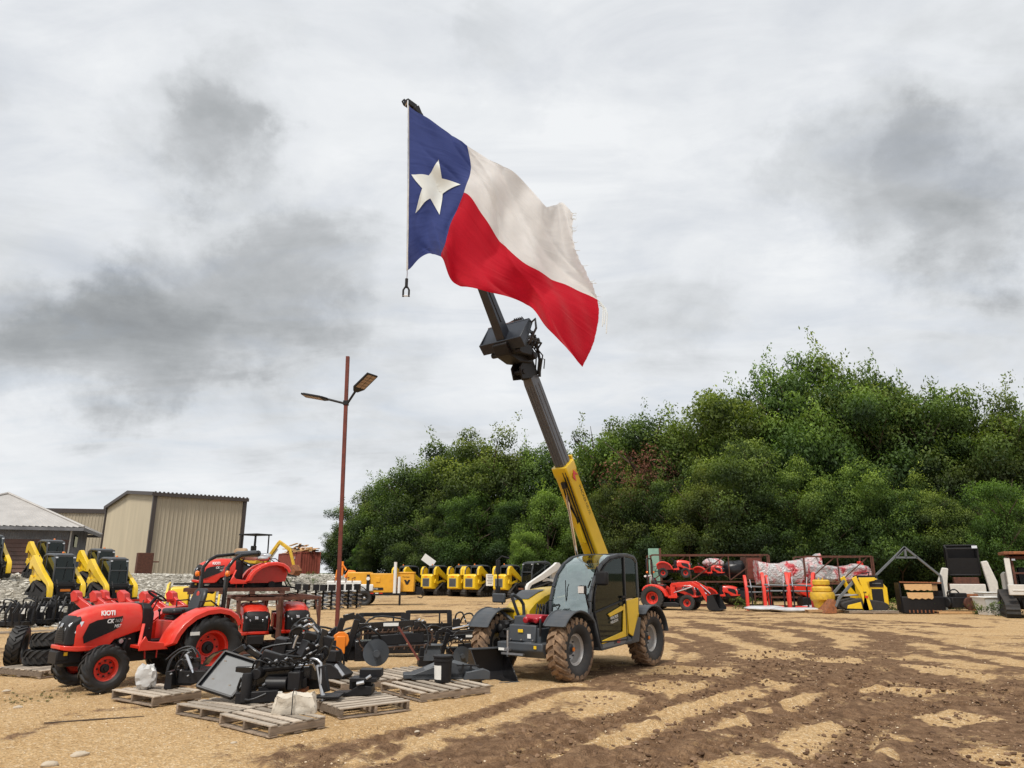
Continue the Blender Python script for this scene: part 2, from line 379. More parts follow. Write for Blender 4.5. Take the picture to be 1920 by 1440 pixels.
# ------------------------------------------------------------------ ground
def gp(pts): return [tuple(G(*p)[:2]) for p in pts]
MUD_POLY = [gp([(420,1900),(600,1460),(820,1395),(960,1358),(1060,1322),(1135,1290),(1215,1262),(1290,1238),(1380,1222),(1480,1212),(1560,1212),(1640,1226),(1760,1248),(1919,1276),(2300,1340),(2500,1900)]),
            gp([(1090,1285),(1130,1250),(1240,1235),(1330,1205),(1260,1240),(1210,1280),(1130,1300)])]
MUD_LINE = [(gp([(1235,1178),(1300,1190),(1345,1215),(1350,1240)]),.9),(gp([(1300,1168),(1400,1190),(1470,1215),(1560,1250),(1700,1300)]),1.0),
            (gp([(1370,1166),(1490,1182),(1530,1200),(1500,1230)]),.7),(gp([(1480,1172),(1640,1186),(1672,1205),(1620,1228),(1560,1250)]),1.2),
            (gp([(1250,1160),(1500,1160),(1700,1166),(1830,1174)]),.7),(gp([(1560,1170),(1700,1174),(1820,1176)]),.6),
            (gp([(1690,1192),(1800,1212),(1919,1238)]),.5),(gp([(1740,1225),(1840,1240),(1919,1262)]),.8),(gp([(1640,1232),(1780,1218),(1919,1225)]),.35),
            (gp([(1290,1215),(1420,1235),(1600,1262),(1800,1290)]),.8),(gp([(1230,1195),(1330,1225),(1460,1245)]),.5)]
DRY = [((1255,1312),90,30,-.35),((1100,1388),95,16,-.3),((1445,1283),42,12,0),((1515,1318),50,24,.1),((1560,1390),118,32,.1),((1655,1288),80,12,.15),
       ((1785,1350),70,22,.15),((1390,1436),110,14,0),((1895,1425),60,26,0),((1300,1258),60,9,-.1),((1440,1226),70,9,.1),((1560,1238),50,10,.1),((1780,1262),90,8,.15),
       ((1340,1360),45,8,-.3),((1690,1420),40,10,0),((1210,1372),60,7,-.35)]
def seg_dist(x, y, pts):
    best = np.full(x.shape, 1e9); side = np.zeros(x.shape); along = np.zeros(x.shape); acc = 0
    for (x0, y0), (x1, y1) in zip(pts[:-1], pts[1:]):
        dx, dy = x1-x0, y1-y0; l2 = dx*dx+dy*dy; l = math.sqrt(l2)
        t = np.clip(((x-x0)*dx+(y-y0)*dy)/l2, 0, 1); ex = x-(x0+t*dx); ey = y-(y0+t*dy); d = np.sqrt(ex*ex+ey*ey)
        m = d < best; best = np.where(m, d, best); side = np.where(m, np.sign(dx*ey-dy*ex), side); along = np.where(m, acc+t*l, along); acc += l
    return best, side, along
def inpoly(x, y, pts):
    r = np.zeros(x.shape, bool); n = len(pts)
    for i in range(n):
        x0, y0 = pts[i]; x1, y1 = pts[(i+1) % n]
        c = ((y0 > y) != (y1 > y)) & (x < (x1-x0)*(y-y0)/((y1-y0) or 1e-9)+x0); r ^= c
    return r
THIN = [gp([(1240,1200),(1400,1216),(1600,1252),(1919,1330)]), gp([(1250,1212),(1400,1232),(1560,1268),(1780,1340)]), gp([(1225,1180),(1420,1196),(1700,1240),(1919,1290)]),
        gp([(1919,1195),(1700,1200),(1500,1228),(1330,1268)]), gp([(1919,1212),(1720,1215),(1540,1240),(1400,1275)]), gp([(640,1120),(900,1135),(1000,1150),(1240,1158),(1500,1150)]), gp([(0,1300),(120,1292),(180,1300)]),
        gp([(0,1385),(200,1330),(330,1312)]), gp([(620,1439),(760,1400),(900,1368),(1010,1330)]), gp([(660,1439),(800,1412),(940,1380),(1060,1340)])]
TREAD = [gp([(1010,1420),(1130,1400),(1250,1368),(1380,1330),(1470,1290),(1540,1250)]), gp([(760,1425),(900,1385),(1010,1352),(1120,1310)]),
         gp([(1330,1439),(1500,1340),(1640,1300),(1800,1300)])]
SMOOTHR = [gp([(1240,1165),(1500,1185),(1919,1260)]), gp([(1240,1175),(1500,1200),(1919,1290)]), gp([(700,1150),(900,1165),(1240,1180),(1500,1175),(1919,1190)]),
           gp([(620,1150),(800,1158),(1000,1175),(1300,1172)]), gp([(640,1160),(780,1175),(930,1190)]), gp([(1300,1150),(1600,1170),(1919,1172)]),
           gp([(0,1195),(60,1205),(120,1215)]), gp([(0,1222),(50,1232)])]
def make_ground():
    ys = [1.2]
    while ys[-1] < 900: ys.append(ys[-1]*(1.0042 if ys[-1] < 75 else 1.03))
    ys = np.array(ys)
    us = np.concatenate([np.linspace(-3.2, -.95, 60), np.linspace(-.94, .94, 880), np.linspace(.95, 3.2, 60)])
    U, Y = np.meshgrid(us, ys); X = U*Y
    x = X.ravel(); y = Y.ravel(); z = H(x, y).copy()
    wx = x+(fbm(x*1.3, y*1.3, 4, 5)-.5)*1.0; wy = y+(fbm(x*1.3, y*1.3, 4, 9)-.5)*1.4*np.clip(y/12, .6, 2.2)
    mud = np.zeros(x.shape)
    d, _, _ = seg_dist(wx, wy, MUD_POLY[0]+[MUD_POLY[0][0]]); ins = inpoly(wx, wy, MUD_POLY[0]); sd_ = np.where(ins, d, -d)
    mud = np.maximum(mud, sst(sd_/.7+.5))
    ins = inpoly(wx, wy, MUD_POLY[1]); mud = np.maximum(mud, ins*.8)
    for pts, w in MUD_LINE:
        d, _, _ = seg_dist(wx, wy, pts); mud = np.maximum(mud, sst(1.15-d/(w*.75)))
    n4 = fbm(x*.55, y*.4, 5, 31); n5 = fbm(x*3.1, y*2.3, 5, 41); n6 = fbm(x*11, y*9, 3, 51)
    dry = np.zeros(x.shape)
    for (c, a, b, sl) in DRY:
        p = G(*c); q = G(c[0]+a, c[1]+a*sl); w = G(c[0], min(c[1]+b, 1700)); w2 = G(c[0], c[1]-b)
        ax = Vector((q.x-p.x, q.y-p.y)); ra = ax.length; ax.normalize(); rb = max(.12, abs(w2.y-w.y)/2)
        dx = wx*.5+x*.5-p.x; dy = wy*.35+y*.65-p.y; du = dx*ax.x+dy*ax.y; dv = -dx*ax.y+dy*ax.x
        rr = np.sqrt((du/ra)**2+(dv/rb)**2)+(n5-.5)*.9
        dry = np.maximum(dry, sst((1.12-rr)/.3))
    track = np.zeros(x.shape)
    for pts in SMOOTHR:
        d, s, al = seg_dist(x+(fbm(x*.4, y*.4, 3, 3)-.5)*1.2, y+(fbm(x*.4, y*.4, 3, 4)-.5)*1.5, pts)
        track = np.maximum(track, sst(1-np.abs(d-.75)/.35)*.8)
    for pts in THIN:
        d, s, al = seg_dist(x+(fbm(x*.5, y*.5, 3, 13)-.5)*.9, y+(fbm(x*.5, y*.5, 3, 14)-.5)*1.2, pts); w = sst(1.2-d/.20)*np.clip(.25+1.5*(fbm(x*.9, y*.9, 3, 15)-.3), 0, 1)
        mud = np.maximum(mud, w*.85); track = np.maximum(track, w*.6)
    mud = mud*(1-dry*.93)
    base = sst((n4-.52)/.2)*.42+track*.42*sst((n5-.3)/.3)
    # lighter worn islands inside the dark area
    mud = mud*(1-.30*sst((fbm(x*1.4, y*1.1, 5, 77)-.53)/.12))
    mud = np.clip(np.maximum(mud, base*(x > -16)), 0, 1); mud = np.clip(mud+np.clip(mud*(1-mud)*4, 0, 1)*((n5-.5)*1.1+(n6-.5)*.9), 0, 1)
    bank = np.maximum(sst(((x+14)*-.996+(y-27)*.09)/2.5+.1+(n5-.5)*1.3)*sst((y-23)/4+(n5-.5)), sst((y-38.5)/2+(n5-.5)*2)*sst((-9-x)/2+(n5-.5)*2))
    mud = mud*(1-bank)
    z = z+(fbm(x*.35, y*.35, 3, 61)-.5)*.06+(n5-.5)*.02
    clod = (np.abs(n6-.5)*2)**1.3*.030+(n5-.5)*.018
    fade = np.clip(40/(y+1e-3)-.6, 0, 1)
    z = z+mud*clod*fade
    z = z+(1-mud)*(fbm(x*16, y*16, 2, 87)-.5)*.012*np.clip(14/y-.3, 0, 1)
    z = z-track*.03
    for pts in TREAD:
        for off in (-.85, .85):
            d, s, al = seg_dist(x, y, pts); dd = np.abs(d*s-off)
            w = sst(1.25-dd/.25)
            v = (np.sin((al+dd*.5)*2*math.pi/.26) > .05).astype(float)
            z = z-w*.035+w*v*.04*(.6+.8*n5); z = z+sst(1-np.abs(dd-.40)/.16)*.03*n5*2
            mud = np.maximum(mud, w*.85)
    n = len(x); co = np.stack([x, y, z], 1).astype(np.float32)
    nr, nc = U.shape; i = np.arange(nr-1)[:, None]*nc+np.arange(nc-1)[None, :]; i = i.ravel()
    fc = np.stack([i, i+1, i+nc+1, i+nc], 1).astype(np.int32)
    me = bpy.data.meshes.new('ground'); me.vertices.add(n); me.vertices.foreach_set('co', co.ravel())
    me.loops.add(fc.size); me.loops.foreach_set('vertex_index', fc.ravel())
    me.polygons.add(len(fc)); me.polygons.foreach_set('loop_start', np.arange(len(fc), dtype=np.int32)*4)
    me.update(calc_edges=True); me.shade_smooth()
    for nm, arr in (('mud', mud), ('bank', bank)):
        a = me.attributes.new(nm, 'FLOAT', 'POINT'); a.data.foreach_set('value', arr.astype(np.float32))
    o = bpy.data.objects.new('ground', me); col.objects.link(o); tag(o, 'tan crushed gravel yard with brown mud tracks', 'ground', kind='structure')
    # a wide skirt to the horizon and behind the camera
    b = M(); b.add([(-2500,-300,-.35),(2500,-300,-.35),(2500,2500,-.35),(-2500,2500,-.35)], [(0,1,2,3)])
    o2 = b.build('terrain', None, smooth=0); tag(o2, 'flat land around the yard', 'terrain', kind='structure')
    m = bpy.data.materials.new('yard_gravel'); m.use_nodes = True; nt = m.node_tree; N = nt.nodes; L = nt.links
    bs = N['Principled BSDF']; bs.inputs['Roughness'].default_value = .95; bs.inputs['Specular IOR Level'].default_value = .15
    geo = N.new('ShaderNodeNewGeometry'); Pp = geo.outputs['Position']
    def nz(sc, det=6, ro=.6):
        q = N.new('ShaderNodeTexNoise'); q.inputs['Scale'].default_value = sc; q.inputs['Detail'].default_value = det; q.inputs['Roughness'].default_value = ro; L.new(Pp, q.inputs['Vector']); return q.outputs['Fac']
    def ramp(f, els):
        r = N.new('ShaderNodeValToRGB'); L.new(f, r.inputs[0]); e = r.color_ramp.elements
        e[0].position = els[0][0]; e[0].color = (*els[0][1], 1); e[1].position = els[-1][0]; e[1].color = (*els[-1][1], 1)
        for p, c in els[1:-1]: q = e.new(p); q.color = (*c, 1)
        return r.outputs[0]
    def mixc(f, a, b, mode='MIX'):
        x = N.new('ShaderNodeMix'); x.data_type = 'RGBA'; x.blend_type = mode
        if isinstance(f, float): x.inputs['Factor'].default_value = f
        else: L.new(f, x.inputs['Factor'])
        L.new(a, x.inputs['A']); L.new(b, x.inputs['B']); return x.outputs['Result']
    def vor(sc):
        v = N.new('ShaderNodeTexVoronoi'); v.inputs['Scale'].default_value = sc; L.new(Pp, v.inputs['Vector']); return v
    v1 = vor(38); v2 = vor(16); v3 = vor(4.5)
    sep = N.new('ShaderNodeSeparateColor'); L.new(v1.outputs['Color'], sep.inputs[0])
    peb = ramp(sep.outputs[0], [(0,(.22,.125,.05)),(.3,(.46,.285,.12)),(.7,(.60,.395,.185)),(.9,(.78,.60,.37)),(1,(.90,.78,.58))])
    sep2 = N.new('ShaderNodeSeparateColor'); L.new(v2.outputs['Color'], sep2.inputs[0])
    peb2 = ramp(sep2.outputs[1], [(0,(.30,.185,.09)),(.6,(.48,.31,.155)),(1,(.60,.43,.25))])
    g = mixc(.35, peb, peb2)
    g = mixc(.40, g, ramp(nz(.5, 8), [(.3,(.44,.275,.125)),(.7,(.66,.47,.26))]))
    dmud = ramp(nz(5, 8, .7), [(.30,(.085,.048,.026)),(.48,(.170,.100,.056)),(.66,(.28,.175,.10)),(.82,(.40,.27,.16))])
    am = N.new('ShaderNodeAttribute'); am.attribute_name = 'mud'; ab = N.new('ShaderNodeAttribute'); ab.attribute_name = 'bank'
    a1 = N.new('ShaderNodeMath'); a1.operation = 'MULTIPLY_ADD'; L.new(nz(4.5, 12, .78), a1.inputs[0]); a1.inputs[1].default_value = 1.7; L.new(am.outputs['Fac'], a1.inputs[2])
    mr = N.new('ShaderNodeMapRange'); mr.interpolation_type = 'SMOOTHSTEP'; mr.inputs['From Min'].default_value = .98; mr.inputs['From Max'].default_value = 1.62; L.new(a1.outputs[0], mr.inputs['Value'])
    c = mixc(mr.outputs[0], g, dmud)
    sep3 = N.new('ShaderNodeSeparateColor'); L.new(v3.outputs['Color'], sep3.inputs[0])
    rock = ramp(sep3.outputs[0], [(0,(.26,.24,.20)),(.4,(.42,.39,.33)),(1,(.62,.59,.52))])
    rock = mixc(.7, rock, ramp(v3.outputs['Distance'], [(.15,(1,1,1)),(.75,(.35,.33,.3))]), 'MULTIPLY')
    c = mixc(ab.outputs['Fac'], c, rock)
    # far land turns to grass
    far = N.new('ShaderNodeSeparateXYZ'); L.new(Pp, far.inputs[0]); fr = N.new('ShaderNodeMapRange'); fr.inputs['From Min'].default_value = 68; fr.inputs['From Max'].default_value = 80; L.new(far.outputs['Y'], fr.inputs['Value'])
    c = mixc(fr.outputs[0], c, ramp(nz(2), [(.3,(.05,.07,.025)),(.7,(.11,.13,.05))]))
    gr = ramp(nz(60, 4, .8), [(.35,(.62,.60,.58)),(.62,(1.12,1.12,1.12))]); c = mixc(.8, c, gr, 'MULTIPLY')
    L.new(c, bs.inputs['Base Color'])
    hb = N.new('ShaderNodeMath'); hb.operation = 'ADD'; L.new(v1.outputs['Distance'], hb.inputs[0]); L.new(nz(25, 8, .7), hb.inputs[1])
    bp = N.new('ShaderNodeBump'); bp.inputs['Strength'].default_value = .75; bp.inputs['Distance'].default_value = .03; L.new(hb.outputs[0], bp.inputs['Height']); L.new(bp.outputs[0], bs.inputs['Normal'])
    me.materials.append(m); o2.data.materials.clear(); o2.data.materials.append(m)
make_ground()
# scattered loose stones in the white gravel bank: nobody could count them
def rocks(name, label, cat, n, sampler, smin, smax, mtl, seed=3):
    rng = np.random.RandomState(seed)
    t = (1+5**.5)/2
    ico = np.array([(-1,t,0),(1,t,0),(-1,-t,0),(1,-t,0),(0,-1,t),(0,1,t),(0,-1,-t),(0,1,-t),(t,0,-1),(t,0,1),(-t,0,-1),(-t,0,1)], float); ico /= np.linalg.norm(ico[0])
    fi = np.array([(0,11,5),(0,5,1),(0,1,7),(0,7,10),(0,10,11),(1,5,9),(5,11,4),(11,10,2),(10,7,6),(7,1,8),(3,9,4),(3,4,2),(3,2,6),(3,6,8),(3,8,9),(4,9,5),(2,4,11),(6,2,10),(8,6,7),(9,8,1)])
    xs, ys = sampler(rng, n); n = len(xs)
    zs = H(xs, ys)
    s = smin+(smax-smin)*rng.rand(n)**3.2
    V = ico[None]*(1+rng.uniform(-.28, .28, (n, 12, 1))); V = V*(s[:, None, None]*rng.uniform(.6, 1.25, (n, 1, 3)))
    V[:, :, 2] *= .65; V += np.stack([xs, ys, zs+s*.2], 1)[:, None, :]
    F = (fi[None]+(np.arange(n)*12)[:, None, None]).reshape(-1, 3)
    me = bpy.data.meshes.new(name); me.from_pydata(V.reshape(-1, 3).tolist(), [], F.tolist()); me.materials.append(mtl)
    sh = me.attributes.new('shade', 'FLOAT', 'POINT'); sh.data.foreach_set('value', np.repeat(rng.rand(n), 12).astype(np.float32))
    o = bpy.data.objects.new(name, me); col.objects.link(o); return tag(o, label, cat, kind='stuff')
def shade_mat(name, els, rough=.9, transl=0, noise=0):
    m = bpy.data.materials.new(name); m.use_nodes = True; nt = m.node_tree; N = nt.nodes; L = nt.links; b = N['Principled BSDF']
    b.inputs['Roughness'].default_value = rough; b.inputs['Specular IOR Level'].default_value = .25
    a = N.new('ShaderNodeAttribute'); a.attribute_name = 'shade'; r = N.new('ShaderNodeValToRGB'); e = r.color_ramp.elements
    e[0].position = els[0][0]; e[0].color = (*els[0][1], 1); e[1].position = els[-1][0]; e[1].color = (*els[-1][1], 1)
    for p, c in els[1:-1]: q = e.new(p); q.color = (*c, 1)
    L.new(a.outputs['Fac'], r.inputs[0]); last = r.outputs[0]
    if transl:
        oi = N.new('ShaderNodeObjectInfo'); hs = N.new('ShaderNodeHueSaturation'); L.new(last, hs.inputs['Color'])
        for o_, i_, lo, hi in ((oi.outputs['Random'], 'Hue', .475, .515),):
            q = N.new('ShaderNodeMapRange'); q.inputs['To Min'].default_value = lo; q.inputs['To Max'].default_value = hi; L.new(o_, q.inputs['Value']); L.new(q.outputs[0], hs.inputs[i_])
        w_ = N.new('ShaderNodeMath'); w_.operation = 'MULTIPLY'; w_.inputs[1].default_value = 7.31; L.new(oi.outputs['Random'], w_.inputs[0]); fr_ = N.new('ShaderNodeMath'); fr_.operation = 'FRACT'; L.new(w_.outputs[0], fr_.inputs[0])
        q = N.new('ShaderNodeMapRange'); q.inputs['To Min'].default_value = .78; q.inputs['To Max'].default_value = 1.45; L.new(fr_.outputs[0], q.inputs['Value']); L.new(q.outputs[0], hs.inputs['Value']); last = hs.outputs[0]
    L.new(last, b.inputs['Base Color'])
    if transl:
        t = N.new('ShaderNodeBsdfTranslucent'); mm = N.new('ShaderNodeMix'); mm.data_type = 'RGBA'; mm.blend_type = 'MULTIPLY'; mm.inputs['Factor'].default_value = 1
        L.new(last, mm.inputs['A']); mm.inputs['B'].default_value = (1.5, 1.7, .6, 1); L.new(mm.outputs['Result'], t.inputs[0])
        mx = N.new('ShaderNodeMixShader'); mx.inputs[0].default_value = transl; L.new(b.outputs[0], mx.inputs[1]); L.new(t.outputs[0], mx.inputs[2]); L.new(mx.outputs[0], N['Material Output'].inputs[0])
    return m
MT['rock'] = shade_mat('limestone', [(0,(.24,.22,.18)),(.5,(.44,.41,.35)),(1,(.66,.63,.57))])
MT['pebble'] = shade_mat('tan_pebble', [(0,(.22,.14,.075)),(.5,(.48,.33,.18)),(1,(.74,.62,.46))])
MT['clod'] = shade_mat('mud_clod', [(0,(.08,.045,.026)),(1,(.24,.15,.09))])
def s_bank(rng, n):
    x = rng.uniform(-34, -11, n*3); y = rng.uniform(24, 60, n*3); d = (x+14)*-.996+(y-27)*.09
    k = ((d > rng.uniform(-.6, 1.6, n*3)) | ((y > 39) & (x < -10))) & (np.abs(x) < y*.95); return x[k][:n], y[k][:n]
rocks('limestone_rubble', 'loose pale limestone rubble covering the left bank', 'rubble', 15000, s_bank, .03, .13, MT['rock'])
def s_near(rng, n):
    y = 5+rng.rand(n)**1.7*26; x = rng.uniform(-.85, .85, n)*y; return x, y
rocks('loose_gravel', 'fine loose tan pebbles strewn over the yard', 'gravel', 16000, s_near, .005, .015, MT['pebble'], 5)
def s_mud(rng, n):
    x, y = s_near(rng, n*5); k = inpoly(x, y, MUD_POLY[0]); return x[k][:n], y[k][:n]
rocks('mud_clods', 'small brown clods thrown up along the mud tracks', 'mud clods', 11000, s_mud, .006, .042, MT['clod'], 6)
# ------------------------------------------------------------------ trees
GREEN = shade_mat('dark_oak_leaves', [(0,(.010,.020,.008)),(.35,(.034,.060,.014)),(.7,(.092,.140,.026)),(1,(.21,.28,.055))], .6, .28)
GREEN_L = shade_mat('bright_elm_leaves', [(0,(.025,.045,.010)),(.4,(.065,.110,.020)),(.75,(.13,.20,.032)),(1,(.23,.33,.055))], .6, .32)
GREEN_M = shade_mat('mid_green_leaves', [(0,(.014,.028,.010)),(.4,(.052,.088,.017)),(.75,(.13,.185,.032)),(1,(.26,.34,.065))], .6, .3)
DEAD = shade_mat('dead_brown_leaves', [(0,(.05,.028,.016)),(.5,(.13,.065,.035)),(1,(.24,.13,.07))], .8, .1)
def leaf_mesh(name, centers, radii, per, lsz, mtl, rng, sprays=0, top=None):
    P = []; Nn = []; SH = []
    for c, r in zip(centers, radii):
        n = max(8, int(per*(r**2))); d = rng.normal(size=(n, 3)); d /= np.linalg.norm(d, axis=1)[:, None]
        rr = r*(.35+.65*rng.rand(n)**.45)*rng.uniform(.75, 1.2, n)
        p = c+d*rr[:, None]*np.array([1, 1, .72]); P.append(p); Nn.append(d+rng.normal(size=(n, 3))*.7+np.array([0, 0, .35]))
        b = rng.uniform(-.08, .30); SH.append(np.clip(b+.34*np.clip(d[:, 2], -.6, 1)+.22*rng.rand(n)**1.3+.20*(rr/r), 0, 1))  # painted light: clump tops and outer leaves lighter, undersides darker
    for k in range(sprays):
        i = rng.randint(len(centers)); c = centers[i]; r = radii[i]; dr = rng.normal(size=3); dr[2] = abs(dr[2])+1.1; dr /= np.linalg.norm(dr)
        n = 46; t = rng.rand(n)*rng.uniform(.7, 1.4); p = c+dr*(r*.6+t)[:, None]+rng.normal(size=(n, 3))*(.16*(1.5-t*.6))[:, None]
        P.append(p); Nn.append(rng.normal(size=(n, 3))+np.array([0, 0, .3])); SH.append(np.clip(.30+.55*rng.rand(n), 0, 1))
    P = np.concatenate(P); Nn = np.concatenate(Nn); SH = np.concatenate(SH)
    zr = np.clip((P[:, 2]-P[:, 2].min())/max(1e-3, np.ptp(P[:, 2])), 0, 1); SH = np.clip(SH*(.54+.54*zr)-.07+.13*zr, 0, 1); Nn /= np.linalg.norm(Nn, axis=1)[:, None]  # shade painted in: leaf tone darkens towards the foot, lightens towards the top
    n = len(P); a = np.cross(Nn, rng.normal(size=(n, 3))); a /= np.linalg.norm(a, axis=1)[:, None]; b = np.cross(Nn, a)
    L = lsz*rng.uniform(.6, 1.35, n)[:, None]
    V = np.stack([P-a*L*.5, P+b*L*.24+Nn*L*.05, P+a*L*.5, P-b*L*.24+Nn*L*.05], 1).reshape(-1, 3).astype(np.float32)
    me = bpy.data.meshes.new(name); me.vertices.add(len(V)); me.vertices.foreach_set('co', V.ravel())
    me.loops.add(n*4); me.loops.foreach_set('vertex_index', np.arange(n*4, dtype=np.int32)); me.polygons.add(n)
    me.polygons.foreach_set('loop_start', np.arange(n, dtype=np.int32)*4); me.update(calc_edges=True)
    at_ = me.attributes.new('shade', 'FLOAT', 'POINT'); at_.data.foreach_set('value', np.repeat(SH, 4).astype(np.float32))
    me.materials.append(mtl); return me
def crown(name, mtl, seed, nb=78, rx=3.9, rz=4.7, cz=4.7, per=430, lsz=.185, sprays=26):
    rng = np.random.RandomState(seed); C = []; Rr = []
    while len(C) < nb:
        d = rng.normal(size=3); d /= np.linalg.norm(d); k = .35+.65*rng.rand()**.5
        lump = 1+.28*math.sin(3*math.atan2(d[1], d[0])+seed)+.2*math.sin(5*d[2]+seed*2)
        p = np.array([d[0]*rx*k*lump, d[1]*rx*k*lump, cz+d[2]*rz*k*(.9+.2*rng.rand())])
        if p[2] < .3: continue
        C.append(p); Rr.append(rng.uniform(.65, 1.75)*(1.15-.35*k))
    # dark heart so the crown is not see-through everywhere
    return leaf_mesh(name, C, Rr, per, lsz, mtl, rng, sprays)
def trunk_mesh(seed, mtl, h=6.5, r=.22):
    rng = np.random.RandomState(seed); m = M()
    pts = [(0,0,-.2)]; x = y = 0
    for i in range(1, 7): x += rng.uniform(-.2, .2); y += rng.uniform(-.2, .2); pts.append((x, y, h*i/6))
    m.tube(pts, [r*1.35, r, r*.9, r*.75, r*.6, r*.42, r*.2], 8)
    for k in range(11):
        i = rng.randint(1, 6); p = Vector(pts[i]); a = rng.uniform(0, 6.28); l = rng.uniform(1.6, 3.6); q = p+Vector((math.cos(a)*l*.5, math.sin(a)*l*.5, l*.35)); s = p+Vector((math.cos(a+.2)*l, math.sin(a+.2)*l, l*rng.uniform(.5, .95)))
        m.tube([p, q, s], [r*.42, r*.27, r*.08], 6)
        m.tube([q, q+Vector((math.cos(a-.9)*l*.5, math.sin(a-.9)*l*.5, l*.4))], [r*.2, r*.05], 5)
    return m.mesh('trunk', mtl)
CR = {}
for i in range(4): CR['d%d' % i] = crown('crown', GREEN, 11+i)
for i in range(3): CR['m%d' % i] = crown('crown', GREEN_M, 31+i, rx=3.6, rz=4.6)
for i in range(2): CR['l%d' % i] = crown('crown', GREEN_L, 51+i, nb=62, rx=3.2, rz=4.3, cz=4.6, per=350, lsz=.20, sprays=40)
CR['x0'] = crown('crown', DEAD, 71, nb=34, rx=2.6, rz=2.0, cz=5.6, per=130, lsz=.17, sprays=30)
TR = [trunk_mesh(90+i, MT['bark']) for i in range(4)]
ZMAX = {}
for k_, me_ in CR.items():
    c_ = np.empty(len(me_.vertices)*3, np.float32); me_.vertices.foreach_get('co', c_); ZMAX[k_] = float(np.percentile(c_[2::3], 99.6))
def tree(px, top, Y, kind, label, cat='tree', rw=1.0, name='broadleaf_tree', group='trees of the wood edge', zx=0):
    if name == 'broadleaf_tree': top = top+(14 if px < 1470 else min(36, 26+max(0, px-1650)*.1))
    b = at(px, Y); d = ray(px, top); ztop = CZ+d.z/d.y*Y
    zs = (ztop-b.z+zx)/ZMAX[kind]; s = zs*rw
    o = root(name, label, cat, b, random.uniform(0, 6.28), group)
    c = bpy.data.objects.new('crown', CR[kind]); col.objects.link(c); c.parent = o; c.scale = (s, s, zs)
    t = bpy.data.objects.new('trunk', random.choice(TR)); col.objects.link(t); t.parent = o; t.scale = (s, s, zs*1.1)
    return o
T = [ # px, top py, Y, kind, width factor, label
 (625,985,102,'d0',.9,'dark small tree at the far left end of the wood, above the red container'),
 (648,962,97,'m0',.85,'green tree just left of the rust-coloured lamp post'),
 (675,925,90,'d1',.9,'dark upright tree just right of the lamp post'),
 (700,888,84,'d2',.85,'dark tree behind the gap between lamp post and yellow trailer'),
 (742,872,80,'d3',.85,'dark rounded tree above the yellow trailer'),
 (690,985,76,'m1',.8,'lower mid-green tree in front, above the yellow trailer'),
 (668,1010,80,'l0',.8,'low bright green bushy tree beside the red container'),
 (785,848,75,'m2',.82,'tree above the leftmost yellow skid steer'),
 (832,820,73,'d0',.8,'broad dark tree behind the yellow skid steers'),
 (882,803,71,'m0',.78,'tallest crown of the left half of the wood'),
 (930,800,70,'m1',.78,'tall mid-green tree left of the boom'),
 (985,828,69,'d1',.8,'dark tree just left of the grey boom section'),
 (1040,825,68,'d2',.8,'dark tree directly behind the boom'),
 (880,905,65,'m2',.8,'rounded tree in front, above the row of skid steers'),
 (800,940,67,'d3',.8,'dark lower tree above the left skid steers'),
 (960,930,64,'d0',.8,'dark lower tree left of the yellow boom'),
 (1030,900,60,'l0',.7,'bright green tree left of the yellow boom section'),
 (985,985,58,'l1',.7,'low bright green tree above the white skid steer'),
 (1092,802,66,'d3',.75,'tree showing just right of the grey boom'),
 (1150,812,62,'l1',.7,'bright green tree right of the yellow boom'),
 (1172,782,64,'m0',.72,'tree with a twiggy top right of the boom'),
 (1225,778,62,'d1',.75,'dark tree behind the brown dead branches'),
 (1280,772,60,'l0',.75,'light green tree left of the tall group'),
 (1330,752,59,'m1',.72,'mid-green tree rising towards the tall group'),
 (1385,735,58,'l1',.72,'bright crown rising left of the tall group'),
 (1435,728,57,'m2',.7,'green tree at the left foot of the tall group'),
 (1490,665,56,'d2',.62,'tall dark tree, leftmost of the highest group'),
 (1545,650,55,'m0',.6,'tallest tree of the wood, in the highest group'),
 (1600,648,56,'d0',.6,'tall dark tree in the middle of the highest group'),
 (1640,662,54,'m1',.6,'tall tree on the right shoulder of the highest group'),
 (1695,680,53,'d1',.62,'dark tall tree right of the highest group'),
 (1745,685,53,'m2',.62,'tree with a feathery top above the triangle frame'),
 (1800,712,52,'d2',.65,'dark tree above the white machine with a black cage'),
 (1850,705,51,'m0',.65,'paler tree near the right edge of the wood'),
 (1905,712,50,'m1',.65,'mid-green tree at the right edge of the picture'),
 (1960,720,50,'d3',.65,'dark tree cut by the right edge'),
 (2030,700,49,'m2',.65,'tree beyond the right edge'),
 (1240,890,54,'d0',.75,'dark lower tree above the orange tractors'),
 (1180,880,56,'m2',.7,'mid-height tree behind the telehandler roof'),
 (1290,900,52,'l0',.7,'light green lower tree above the orange tractors'),
 (1345,870,50,'m1',.72,'bushy lower tree above the rusty rack'),
 (1400,815,50,'d1',.7,'dark tree in front, above the wrapped crates'),
 (1455,880,48,'d3',.72,'dark bushy tree above the left wrapped crate'),
 (1510,840,48,'m0',.7,'lower tree under the highest group'),
 (1570,870,47,'d2',.72,'dark lower tree above the right wrapped crate'),
 (1630,850,47,'m2',.7,'bushy tree above the yellow mini loader'),
 (1690,890,46,'d0',.72,'dark lower tree above the triangle frame'),
 (1745,860,46,'m1',.7,'mid-green lower tree right of the triangle frame'),
 (1800,900,45,'d1',.72,'dark lower tree behind the white machine'),
 (1870,900,44,'m0',.7,'lower tree near the right edge'),
 (1895,868,40,'l1',.55,'bright yellow-green tree at the right edge, nearest of the wood'),
 (1960,900,42,'d2',.7,'dark lower tree cut by the right edge'),
]
for (px, top, Y, kd, rw, lb) in T: tree(px, top, Y, kd, lb, rw=rw*1.12)
